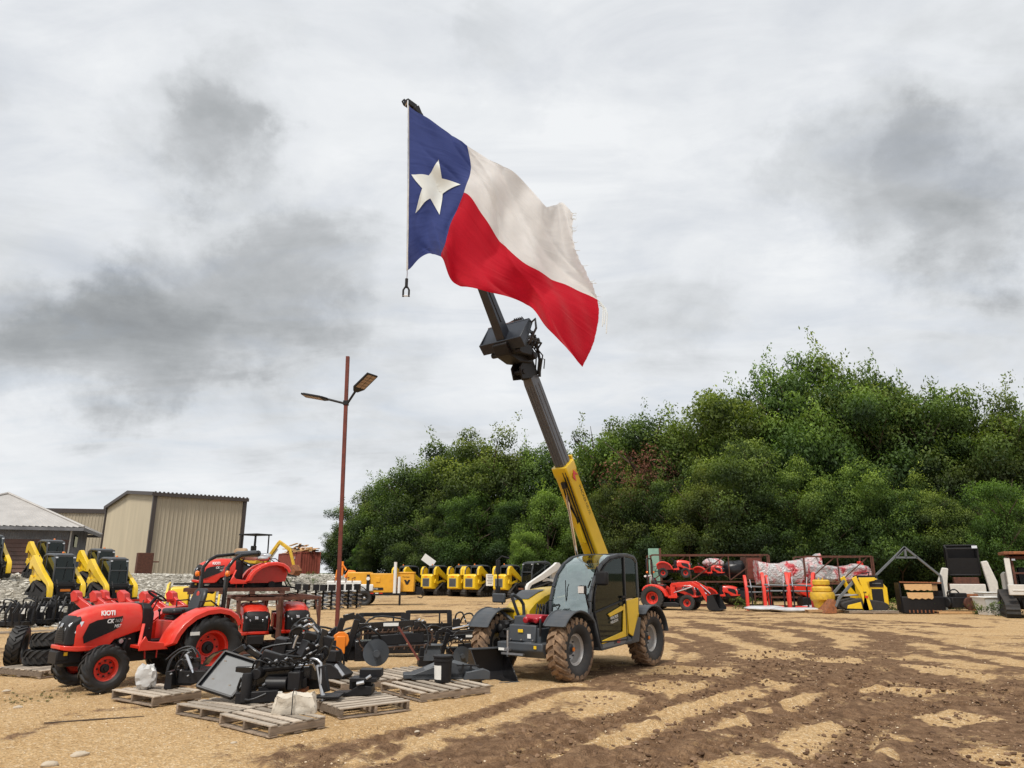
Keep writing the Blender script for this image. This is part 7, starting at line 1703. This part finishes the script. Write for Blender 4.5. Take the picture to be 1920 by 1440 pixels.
m = M(); m.box((.50,-.72,1.15),(.16,.10,1.05)); m.build('hose_stand', MT['black'], r); m = M(); m.lathe([(.10,-.01),(.10,.01)],(.50,-.79,1.45),n=16); m.build('gauge', MT['label_w'], r)
m = M(); m.box((1.05,-.69,1.38),(.22,.04,.26)); m.build('vent_box', MT['amber'], r, bevel=.01); m = M(); m.box((1.05,-.69,.90),(.60,.02,.13)); m.build('number_plate', MT['black_matte'], r); text('VX30', .11, MT['label_w'], r, (.80,-.705,.86),(1,0,0),(0,0,1))
text('Vermeer', .12, MT['black_matte'], r, (2.38,-.582,1.50),(1,0,0),(0,0,1)); m = M(); m.prism([(2.48,1.38),(2.60,1.38),(2.66,1.28),(2.72,1.38),(2.84,1.38),(2.72,1.12),(2.60,1.12)],-.585,-.580); m.build('maker_emblem', MT['black_matte'], r)
m = M(); m.tube([(2.0,-.82,.66),(2.0,-.82,2.35)],.09,10); m.build('boom_pipe', MT['white'], r); m = M(); m.tube([(2.24,-.82,.66),(2.24,-.82,1.55)],.08,10); m.build('short_pipe', MT['white'], r)
m = M(); m.box((2.30,-.82,.30),(.11,.11,.66)); m.build('jack_leg', MT['black'], r); m = M(); m.box((3.35,-.2,.78),(.34,.4,.42)); m.tube([(2.6,-.3,.66),(3.6,-.2,.66)],.05,6); m.build('winch', MT['black'], r)
hoses(r, [[(3.3,-.3,.8),(3.6,-.35,.7),(3.5,-.3,.4),(3.25,-.3,.45)],[(-.2,-.7,1.0),(.1,-.8,.8),(.4,-.75,.75)],[(-.3,-.7,1.1),(.2,-.85,1.0),(.45,-.8,.8)]], .03)
m = M(); m.tube([(-.9,.1,1.5),(-.7,.1,1.85),(-.4,.1,1.8),(-.3,.1,1.6)],.09,8); m.build('suction_elbow', MT['orange'], r)
m = M(); m.box((-1.15,.35,2.0),(.14,.14,.8)); m.tube([(-1.5,.3,1.2),(-1.4,.3,1.9),(-1.1,.3,2.2),(-.9,.3,1.9)],.06,8); m.build('boom_mast', MT['orange'], r)
for x,c in ((.75,'red'),(1.25,'red'),(1.02,'white')): m = M(); m.box((x,-.80,.66),(.18,.01,.05)); m.build('reflector', MT[c], r)
# ------------------------------------------------------------------ right side of the yard
tractor('orange-red tractor with turf tyres, front loader and raised rollover bar', at(1226,37.0), R_(-27), rops='up', decal=True, kitR=GT_R, kitF=GT_F, loader=True, scale=1.03, mower=True)
# rusty racks with stacked tractors
RT = MT['rust']
def rack(label, loc, rz, L, W, Hh, braces=1):
    r = root('steel_rack', label, 'rack', loc, rz, 'rusty steel racks before the wood')
    for sx in (-1,1):
        for sy in (-1,1): m = M(); m.box((sx*(L/2-.04),sy*(W/2-.04),Hh/2),(.08,.08,Hh-.1)); m.build('upright', RT, r)
    for z in (.05,Hh*.47,Hh-.05):
        m = M()
        for sy in (-1,1): m.box((0,sy*(W/2-.04),z),(L-.16,.07,.08))
        for k in range(5): m.box((-L/2+.2+(L-.4)*k/4,0,z-.01),(.07,W-.16,.05))
        m.build('shelf_frame' if z > .1 else 'base_frame', RT, r)
    for k in range(braces):
        x0 = -L/2+.1+k*(L-.2)/braces; x1 = x0+(L-.2)/braces; m = M(); m.bar((x0,-W/2+.1,Hh*.5),(x0+(x1-x0)*.9,-W/2+.1,Hh-.1),.05,.05); m.build('brace', RT, r)
        m = M(); m.box((x1-.03,-W/2+.04,Hh*.74),(.05,.05,Hh*.45)); m.build('stud', RT, r)
    return r
z2 = 1.22
pr = at(1328, 40.5); rack('rusty two-level rack behind the orange tractors', pr, R_(-3), 6.4, 1.7, 2.75, 3)
tractor('small orange tractor with wheels, stacked on the rack above the loader tractor', at(1242,39.3)+Vector((0,0,1.50)), R_(-12), rops='none', decal=False, kitR=GT_F, kitF=GT_F, scale=.72, seat=False)
tractor('small orange tractor low on the rack, mostly hidden behind the front loader', at(1322,40.2)+Vector((0,0,.1)), R_(-15), rops='none', decal=False, wheels=False, scale=.8)
tractor('white-wrapped orange tractor upright on the rack beside the black wrapped one', at(1312,40.4)+Vector((0,0,1.38)), R_(-25), wheels=False, rops='none', decal=False, scale=.62)
BW = mat('black_wrap', (.012,.012,.014), .35, var=.3, bump=.5, bscale=7)
bundle('covered_machine', 'black wrapped machine on the rack, left of the rust brown cabinet', 'covered machine', at(1382,40.5)+Vector((0,0,1.40)), BW, (1.7,1.2,1.05), 12)
bundle('covered_machine', 'black wrapped bulky load at the bottom of the rack, left of the red frames', 'covered machine', at(1380,40.2)+Vector((0,0,.08)), BW, (1.8,1.3,.95), 15)
bundle('covered_machine', 'dark covered load under the small stacked tractor', 'covered machine', at(1276,40.6)+Vector((0,0,.08)), BW, (1.8,1.3,1.0), 16)
PW = shade = None
def plastic():
    m = bpy.data.materials.new('shrink_wrap'); m.use_nodes = True; nt = m.node_tree; N = nt.nodes; L = nt.links; b = N['Principled BSDF']
    n = N.new('ShaderNodeTexNoise'); n.inputs['Scale'].default_value = 1.3; n.inputs['Detail'].default_value = 4; n.inputs['Distortion'].default_value = 1.6; tc = N.new('ShaderNodeTexCoord'); L.new(tc.outputs['Object'], n.inputs['Vector'])
    r = N.new('ShaderNodeValToRGB'); e = r.color_ramp.elements; e[0].position = .42; e[0].color = (.50,.50,.50,1); e[1].position = .60; e[1].color = (.50,.05,.06,1); x = e.new(.50); x.color = (.60,.42,.42,1)
    L.new(n.outputs['Fac'], r.inputs[0]); L.new(r.outputs[0], b.inputs['Base Color']); b.inputs['Roughness'].default_value = .25
    n2 = N.new('ShaderNodeTexNoise'); n2.inputs['Scale'].default_value = 5; n2.inputs['Distortion'].default_value = 1.5; L.new(tc.outputs['Object'], n2.inputs['Vector']); bp_ = N.new('ShaderNodeBump'); bp_.inputs['Strength'].default_value = .9; bp_.inputs['Distance'].default_value = .15; L.new(n2.outputs['Fac'], bp_.inputs['Height']); L.new(bp_.outputs[0], b.inputs['Normal'])
    return m
PLW = plastic(); MT['film'] = mat('clear_film', (.52,.53,.55), .25, var=.15, bump=.8, bscale=6)
bundle('wrapped_strip', 'white and red film wrapped part on the rack above the orange hoods', 'wrapped part', at(1340,40.4)+Vector((0,0,2.0)), PLW, (1.3,.8,.55), 18)
o = root('steel_cabinet', 'rust brown steel cabinet at the right end of the rack', 'cabinet', at(1412,40.2)+Vector((0,0,1.36)), R_(-3)); m = M(); m.box((0,0,.62),(.85,1.2,1.22)); m.build('cabinet_box', MT['rust'], o, bevel=.02); m = M(); m.box((0,-.61,.62),(.7,.02,1.05)); m.build('cabinet_door', MT['rust_red'], o, bevel=.01)
o = root('green_sheet', 'pale green panel standing behind the stacked small tractor', 'panel', at(1232,41.3), R_(-5)); m = M(); m.box((-.1,0,1.55),(.6,.05,3.1)); m.build('panel_sheet', MT['greenp'], o); m = M(); m.box((.25,0,1.55),(.12,.1,3.1)); m.build('panel_post', MT['rust'], o)
# wrapped crates
def wrapped(label, px, Y, L, Hh, seed, z=1.2, frame=True, x2=0):
    p = at(px, Y); o = root('shrink_wrapped_load', label, 'wrapped load', (p.x,p.y,z), R_(-3)); rng = random.Random(seed); m = M(); vs = []; nx, nz = 18, 8; W = 1.3
    def prof(t): return Hh*(.86-.12*math.sin(math.pi*min(1,t*1.3))+.22*t*t*(1 if seed == 3 else -.6)+.03*math.sin(11*t+seed*3))
    secs = []
    for i in range(nx+1):
        t = i/nx; x = -L/2+L*t; h = prof(t); w = W*(.85+.1*rng.random()); ring = []
        for a in range(14):
            an = 2*math.pi*a/14; cx = math.copysign(abs(math.cos(an))**.5, math.cos(an)); cz = math.copysign(abs(math.sin(an))**.6, math.sin(an)); f = rng.uniform(.93,1.05)
            ring.append((x+rng.uniform(-.03,.03), w/2*cx*f, h/2*(1+cz*f)))
        secs.append(ring)
    m.loft(secs); m.build('film', PLW, o, smooth=25)
    return o
rack('low rusty rack carrying the left shrink-wrapped load', at(1485,38.9), R_(-3), 3.6, 1.6, 1.15, 0)
wrapped('red and clear shrink-wrapped load rising to the right, left of the rusty open frame', 1480, 38.9, 3.3, 1.45, 3, z=1.15)
pr = at(1566, 38.2); rack('open rusty frame with diagonal braces around the right shrink-wrapped load', pr, R_(-4), 3.5, 1.7, 2.62, 2)
wrapped('pale red-striped shrink-wrapped load inside the open rusty frame', 1572, 38.3, 3.0, 1.15, 8, z=1.28)
o = root('red_loader_post', 'short red loader piece standing at the right end of the rusty frame', 'loader part', at(1618,38.2)+Vector((0,0,1.25)), 0); m = M(); m.prism([(-.12,0),(.12,0),(.16,.6),(.08,1.05),(-.1,1.1),(-.15,.6)],-.15,.15); m.build('casting', MT['red'], o, bevel=.03)
# red loader frames standing on film
def stand_frame(label, px, Y, rz, s=1):
    r = root('front_loader', label, 'loader frame', at(px, Y), rz, 'red loader frames standing upright'); r.scale = (s,)*3
    for sx in (-1,1):
        m = M(); m.prism([(-.10,0),(.10,0),(.13,.9),(.30,1.35),(.42,1.55),(.34,1.66),(.20,1.55),(-.02,1.10),(-.12,.8)], sx*.52-.07, sx*.52+.07); q = m.build('loader_arm', MT['red'], r, bevel=.015); q.rotation_euler = (0,0,math.pi/2)
        m = M(); m.tube([(sx*.30,-.05,.1),(sx*.30,-.05,1.05)],.035,8); m.build('ram', MT['black'], r); m = M(); m.tube([(sx*.30,-.05,1.05),(sx*.34,0,1.45)],.02,8); m.build('ram_rod', MT['chrome'], r)
    m = M(); m.tube([(-.5,-.02,1.12),(.5,-.02,1.08)],.04,8); m.tube([(-.5,-.02,.85),(.5,-.02,.85)],.035,8); m.build('cross_tube', MT['mgrey'], r); m = M(); m.box((0,0,.12),(.5,.3,.2)); m.build('base_bracket', MT['red'], r, bevel=.02)
stand_frame('upright red loader frame leftmost of the standing ones', 1420, 36.0, R_(-8)); stand_frame('upright red loader frame, second of the standing ones', 1455, 35.6, R_(-12), 1.08); stand_frame('upright red loader frame nearest the yellow weights', 1500, 35.2, R_(-40), 1.08)
for px, Y, s, lb, sd_ in ((1432,35.4,(2.2,1.0,.26),'crumpled clear film under the leftmost upright red frame',21),(1490,34.6,(2.6,1.1,.22),'crumpled clear film in front of the yellow weight stack',22),(1528,35.4,(1.6,.9,.30),'crumpled pinkish film beside the yellow weight stack',23)):
    bundle('plastic_film', lb, 'plastic film', at(px, Y), MT['film'], s, sd_)
o = root('red_gearbox', 'red housing with black base behind the yellow weight stack', 'machine part', at(1510,36.6), 0); m = M(); m.prism([(-.6,.9),(.1,.5),(.9,.95),(.9,1.2),(-.2,1.25),(-.6,1.15)],-.3,.3); m.build('housing', MT['red'], o, bevel=.04); m = M(); m.box((.3,0,.3),(1.2,.7,.6)); m.build('base', MT['black_matte'], o, bevel=.03)
# yellow roller stack
o = root('yellow_weight_stack', 'yellow stacked round plastic buoys with dark rings on a board', 'round stack', at(1540,34.4), 0); o.scale = (.86,.86,.95); YB = MT['yellow_old']
m = M(); m.lathe([(.30,.0),(.46,.22),(.50,.45),(.62,.55),(.64,.78),(.58,.90),(0,.9)],(0,0,.05),'z',24); m.build('lower_drum', YB, o); m = M(); m.lathe([(.40,.0),(.50,.06),(.50,.20),(.40,.30),(0,.3)],(0,0,.93),'z',24); m.build('middle_ring', YB, o); m = M(); m.lathe([(.36,0),(.44,.05),(.44,.22),(.36,.28),(0,.28)],(0,0,1.25),'z',24); m.tube([(-.1,0,1.5),(-.1,0,1.62)],.03,6); m.tube([(.1,0,1.5),(.1,0,1.62)],.03,6); m.build('top_ring', YB, o)
# mini track loader, yellow
p = at(1612, 33.8); r = root('stand_on_loader', 'yellow stand-on mini track loader on a flat pallet', 'mini loader', p, R_(180)); Y_ = MT['yellow']
for s in (-1,1):
    m = M(); tp_ = [(-.95,.12),(-.80,.0),(.85,.0),(1.15,.16),(1.18,.30),(1.05,.40),(.3,.56),(-.70,.42),(-.95,.30)]; m.prism([(x*1.0,z+.10) for x,z in tp_], s*.30, s*.56); t = m.build('track', MT['rubber'], r, bevel=.05)
    m = M(); m.prism([(.25,.20),(.95,.22),(.90,.36),(.30,.50)], s*.565, s*.585); m.build('track_guard', Y_, t, bevel=.01)
m = M(); m.loft([[(x,-w,z0),(x,-w,z1),(x,w,z1),(x,w,z0)] for x,w,z0,z1 in [(-1.05,.42,.35,1.1),(-.75,.44,.32,1.45),(-.30,.44,.30,1.50),(.05,.40,.45,1.40)]]); m.build('rear_cover', Y_, r, bevel=.04)
m = M(); m.prism([(-1.08,.42),(-.78,.40),(-.62,1.35),(-.30,1.42),(-.32,1.52),(-1.02,1.55),(-1.12,1.2)],-.50,-.44); m.prism([(.25,.1),(.0,.12),(.12,.9),(.30,1.55),(-.45,1.56),(-.42,1.42),(-.05,1.35),(-.15,.95),(.0,.7)],.56,.62)
m.build('side_frame', Y_, r, bevel=.015)
for s in (-1,1):
    m = M(); m.prism([(.38,1.62),(.30,1.3),(-.02,.9),(-.18,.18),(.12,.12),(.28,.85),(.48,1.25),(.60,1.52)], s*.58-.03, s*.58+.03); m.build('lift_tower', Y_, r, bevel=.012)
    m = M(); m.bar((.45,s*.48,1.42),(1.25,s*.48,.62),.08,.12); m.bar((1.2,s*.48,.68),(1.42,s*.48,.30),.07,.10); m.build('lift_arm', MT['mgrey'], r, bevel=.01); m = M(); m.tube([(.3,s*.40,.8),(1.1,s*.40,.75)],.04,8); m.build('lift_ram', MT['steel'], r)
m = M(); m.prism([(1.38,.0),(1.95,.0),(1.70,.35),(1.50,.62),(1.38,.55)],-.5,.5); m.build('bucket', MT['rust_orange'], r, bevel=.01)
m = M(); m.box((-.55,.455,1.30),(.62,.03,.32)); m.box((-.55,.46,.75),(.5,.04,.62)); m.box((-.3,0,1.58),(.8,.7,.12)); m.tube([(-.6,-.3,1.6),(-.6,-.2,1.78),(-.2,-.1,1.72)],.03,6); m.build('control_panel', MT['black_matte'], r, bevel=.03)
m = M(); m.box((-.55,.48,1.30),(.40,.012,.04)); m.build('vent', MT['mgrey'], r); decal(r,(.1,.64,.92),.14,.04,mt='black_matte'); m = M(); m.box((.05,.64,.72),(.14,.01,.10)); m.build('emblem', MT['red'], r)
pallet('low grey pallet under the yellow stand-on loader', None, None, None, loc=tuple(at(1587,32.9)), rz=0, L=2.2, W=1.0, seed=11)
pallet('brown board pallet under the yellow round stack', None, None, None, loc=tuple(at(1513,33.6)), rz=0, L=1.6, W=1.0, seed=12, mtl=MT['wood_new'])
# triangle hitch frame and wooden toothed box
o = root('triangle_hitch_frame', 'dark steel A-shaped frame standing before the wood', 'steel frame', at(1706,36.5), 0)
for a_, b2, nm in (((-1.7,0,0),(-1.6,0,1.65),'left_post'),((-1.6,0,1.65),(0,0,3.0),'left_rafter'),((0,0,3.0),(1.6,0,1.6),'right_rafter'),((1.6,0,1.6),(1.65,0,0),'right_post'),((-.55,0,2.5),(.55,0,2.5),'tie_bar'),((-.45,0,2.55),(0,0,2.98),'gusset'),((0,0,2.2+.3),(0,0,2.95),'king_post')):
    m = M(); m.bar(a_, b2, .09, .09); m.build(nm, MT['mgrey'], o)
o = root('toothed_rake_box', 'orange-brown wooden slatted crate on a black curved frame below the triangle frame', 'crate machine', at(1720,33.4), 0); o.scale = (.70,.8,.86)
m = M(); m.prism([(-1.35,.05),(-1.1,.0),(1.1,.0),(1.35,.08),(1.35,.85),(-1.35,.85)],-.45,.1); m.build('frame', MT['black'], o, bevel=.04)
m = M()
for i in range(2): m.prism([(-1.15+.12*i,1.48-.42*i),(.62,1.48-.42*i),(.62,1.20-.42*i)]+[(.5-.2*k,(1.20 if k%2 else 1.14)-.42*i) for k in range(8)]+[(-1.1+.12*i,1.2-.42*i)],-.50,-.44)
m.build('slat', MT['wood_new'], o)
m = M(); m.bar((-1.35,-.4,1.58),(1.3,-.4,1.54),.08,.07); m.build('top_rail', MT['rust_orange'], o); m = M(); m.box((-1.35,-.1,.8),(.1,.5,1.5)); m.box((1.2,-.1,.8),(.3,.5,1.4)); m.build('side_post', MT['black'], o); m = M(); m.box((1.0,-.3,1.3),(.6,.1,.3)); m.build('end_slat', MT['wood_new'], o)
m = M(); 
for k in range(9): m.box((-1.0+.25*k,-.48,.12),(.06,.05,.14))
m.build('tooth', MT['rust_orange'], o)
# pallet with black engine
pallet('fresh yellow pine pallet under a black engine', None, None, None, loc=tuple(at(1754,32.6)), rz=0, L=2.0, W=1.0, seed=14, mtl=MT['wood_new'])
o = root('engine_block', 'black salvaged engine on the fresh pine pallet', 'engine', at(1790,33.1)+Vector((0,0,.14)), .2); m = M(); m.box((0,0,.35),(.9,.5,.45)); m.box((.1,0,.65),(.6,.4,.2)); m.lathe([(.22,-.05),(.22,.05)],(-.5,0,.35),'x',16); m.build('engine_casting', MT['black_matte'], o, bevel=.03)
m = M(); m.lathe([(.26,-.06),(.26,.06)],(.35,-.3,.30),n=20); m.build('flywheel', MT['rust'], o); hoses(o,[[(-.4,0,.6),(-.5,-.1,.8),(-.1,-.1,.9),(.2,0,.7)]],.03)
o = root('rusty_cylinder', 'short rusty drum beside the black engine', 'drum', at(1820,33.4), 0); m = M(); m.lathe([(.22,0),(.24,.04),(.24,.7),(.22,.74),(0,.74)],(0,0,.1),'z',18); m.build('drum_shell', MT['rust_orange'], o)
# white dismantled loader
r = root('dismantled_loader', 'white loader with raised black cab cage and open engine bay', 'loader', at(1812,37.3), R_(-116)); r.scale = (.9,.9,.92); W_ = MT['white_old']
for s in (-1,1):
    hi = .35 if s > 0 else 0; m = M(); m.prism([(s*.80,2.15+hi),(s*1.10,2.2+hi),(s*1.42,1.45),(s*1.40,.8),(s*1.18,.35),(s*.92,.4),(s*.98,.95),(s*.95,1.35)], .35, .72, 'x'); m.build('lift_arm', W_, r, bevel=.05)
    if s > 0: m = M(); m.bar((.2,1.1,2.4),(-.8,1.2,1.6),.2,.25); m.build('rear_arm_link', W_, r, bevel=.03)
    SK.put(r, (.5,s*.95,.41), s); SK.put(r, (-.6,s*.95,.41), s)
m = M(); m.box((.55,0,.95),(.25,1.7,.75)); m.build('front_panel', W_, r, bevel=.04); m = M(); m.box((-.2,0,.9),(1.4,1.6,.9)); m.box((.1,0,1.5),(.8,1.2,.35)); m.build('engine_bay', MT['rust'], r, bevel=.03)
for i in range(6): m = M(); m.lathe([(.09,-.12),(.09,.12)],(.35,-.5+.2*i,1.55),'z',10); m.build('filter', MT['rust_orange'] if i%2 else MT['steel'], r)
m = M(); prof = [(.2,1.8),(.45,3.2),(-.5,3.4),(-.8,2.0)]
for s in (-1,1):
    for i in range(4): a_, b2 = prof[i], prof[(i+1)%4]; m.bar((a_[0],s*.75,a_[1]),(b2[0],s*.75,b2[1]),.09,.09,up=(0,1,0))
for q_ in prof: m.bar((q_[0],-.75,q_[1]),(q_[0],.75,q_[1]),.09,.09)
m.build('cab_frame', MT['black_matte'], r, bevel=.02); m = M()
for s in (-1,1): m.prism(prof, s*.70, s*.72)
m.hexa([(.2,-.7,1.8),(.2,.7,1.8),(.35,.7,2.7),(.35,-.7,2.7),(.18,-.7,1.8),(.18,.7,1.8),(.33,.7,2.7),(.33,-.7,2.7)]); m.hexa([(-.5,-.7,3.38),(-.5,.7,3.38),(-.8,.7,2.0),(-.8,-.7,2.0),(-.52,-.7,3.38),(-.52,.7,3.38),(-.82,.7,2.0),(-.82,-.7,2.0)]); m.build('cab_mesh_panel', MT['black_matte'], r)
m = M(); m.box((.5,.62,3.28),(.12,.26,.14)); m.build('work_lamp', MT['lens'], r)
# tub
def tub(label, loc, mt=MT['white'], s=1):
    o = root('plastic_tub', label, 'tub', loc, .1); o.scale = (s,)*3; m = M(); m.loft([[(-a,-b_,z),(a,-b_,z),(a,b_,z),(-a,b_,z)] for a,b_,z in [(.34,.28,0),(.46,.38,.72),(.50,.42,.72),(.50,.42,.76),(.44,.36,.76),(.42,.34,.6)]], cap=True); m.build('tub_shell', mt, o, bevel=.02)
tub('white plastic tub between the dismantled loader and the tracked one', at(1848,32.2)); tub('white lidded bucket standing behind the plastic tub', at(1846,34.0)+Vector((0,0,.3)), s=.8)
# right edge: old white track loader facing the camera
loader('old white and rust track loader with an open cab, cut by the right edge', at(1930,30.5), R_(-118), paint='white_old', scale=1.2, door=False, cage=True, rearup=False, cabmat='rust', arms=False)
r = [q for q in bpy.data.objects if q.get('label','').startswith('old white and rust')][0]
m = M(); m.box((1.30,0,.92),(.16,1.5,.34)); m.box((1.38,0,.90),(.04,1.3,.05)); m.build('front_body_panel', MT['white_old'], r, bevel=.03)
for s in (-1,1): m = M(); m.bar((.95,s*.62,1.0),(.80,s*.60,1.95),.16,.12); m.build('front_post', MT['white_old'], r, bevel=.02)
m = M(); m.box((.1,0,2.12),(1.7,1.35,.10)); m.build('roof_sheet', MT['rust_orange'], r, bevel=.02)
# low leafy weeds
def gxy(*ps): return [tuple(G(*p)[:2]) for p in ps]
weeds('weeds', 'bright green weeds growing between the machines on the right', [tuple(at(px, Y)[:2]) for px, Y in ((1672,35),(1690,35),(1752,33.6),(1745,35),(1838,33.8),(1842,31.8),(1860,33),(1870,35),(1830,35.5),(1856,31.2),(1392,38.4),(1402,36.6))], 12, .55, 3, GREEN_M, .45, .17)
weeds('bank_weeds', 'thin weeds on the limestone bank near the red container', [tuple(G(px, py)[:2]) for px, py in ((500,1085),(520,1090),(480,1100),(560,1083),(300,1076),(600,1082),(470,1092))], 10, .25, 4, GREEN_M, 1.0, .16)
weeds('grass_tufts', 'sparse green grass tufts in the gravel near the front tractor wheel', gxy((20,1310),(40,1308),(60,1312),(75,1300),(30,1318),(85,1308),(145,1300),(15,1320)), 6, .004, 6, GREEN, .20, .018, .014, 60000)
weeds('grass_tuft', 'single small green tuft in front of the pallets', gxy((788,1345),(794,1346)), 6, .006, 7, GREEN_M, .03, .02, .016, 60000)
# single stones on the yard
def stone(px, py, s, lb, seed, mt='rock'):
    rng = random.Random(seed); m = M(); m.ball((0,0,s*.18), s, 10, 7, (1, .62, .38)); m.v = [(x*(1+rng.uniform(-.12,.12)), y*(1+rng.uniform(-.12,.12)), z*(1+rng.uniform(-.15,.15))) for x, y, z in m.v]
    o = m.build('stone', mat('pale_stone', (.50,.42,.32), .9, var=.15, bump=.3), None, smooth=50); o.location = G(px, py); o.rotation_euler = (0,0,rng.uniform(-.5,.8)); tag(o, lb, 'stone')
stone(149,1418,.085,'largest pale flat stone lying in the lower left foreground',1); stone(33,1328,.06,'pale stone near the left picture edge, half sunk',2); stone(12,1297,.055,'pale rounded stone at the left edge below the tyre pallet',3); stone(438,1394,.035,'small pale stone left of the front pallet',4); stone(92,1437,.08,'stone cut by the bottom edge at the left',5); stone(782,1373,.035,'small white stone right of the pallets in the foreground',6)
m = M(); m.tube([(0,0,.008),(.5,.18,.014),(1.0,.42,.008)],[.007,.010,.005],6); o = root('stick', 'dark thin stick lying on the gravel in the left foreground', 'stick', G(82,1357), 0); m.build('twig', MT['bark'], o)
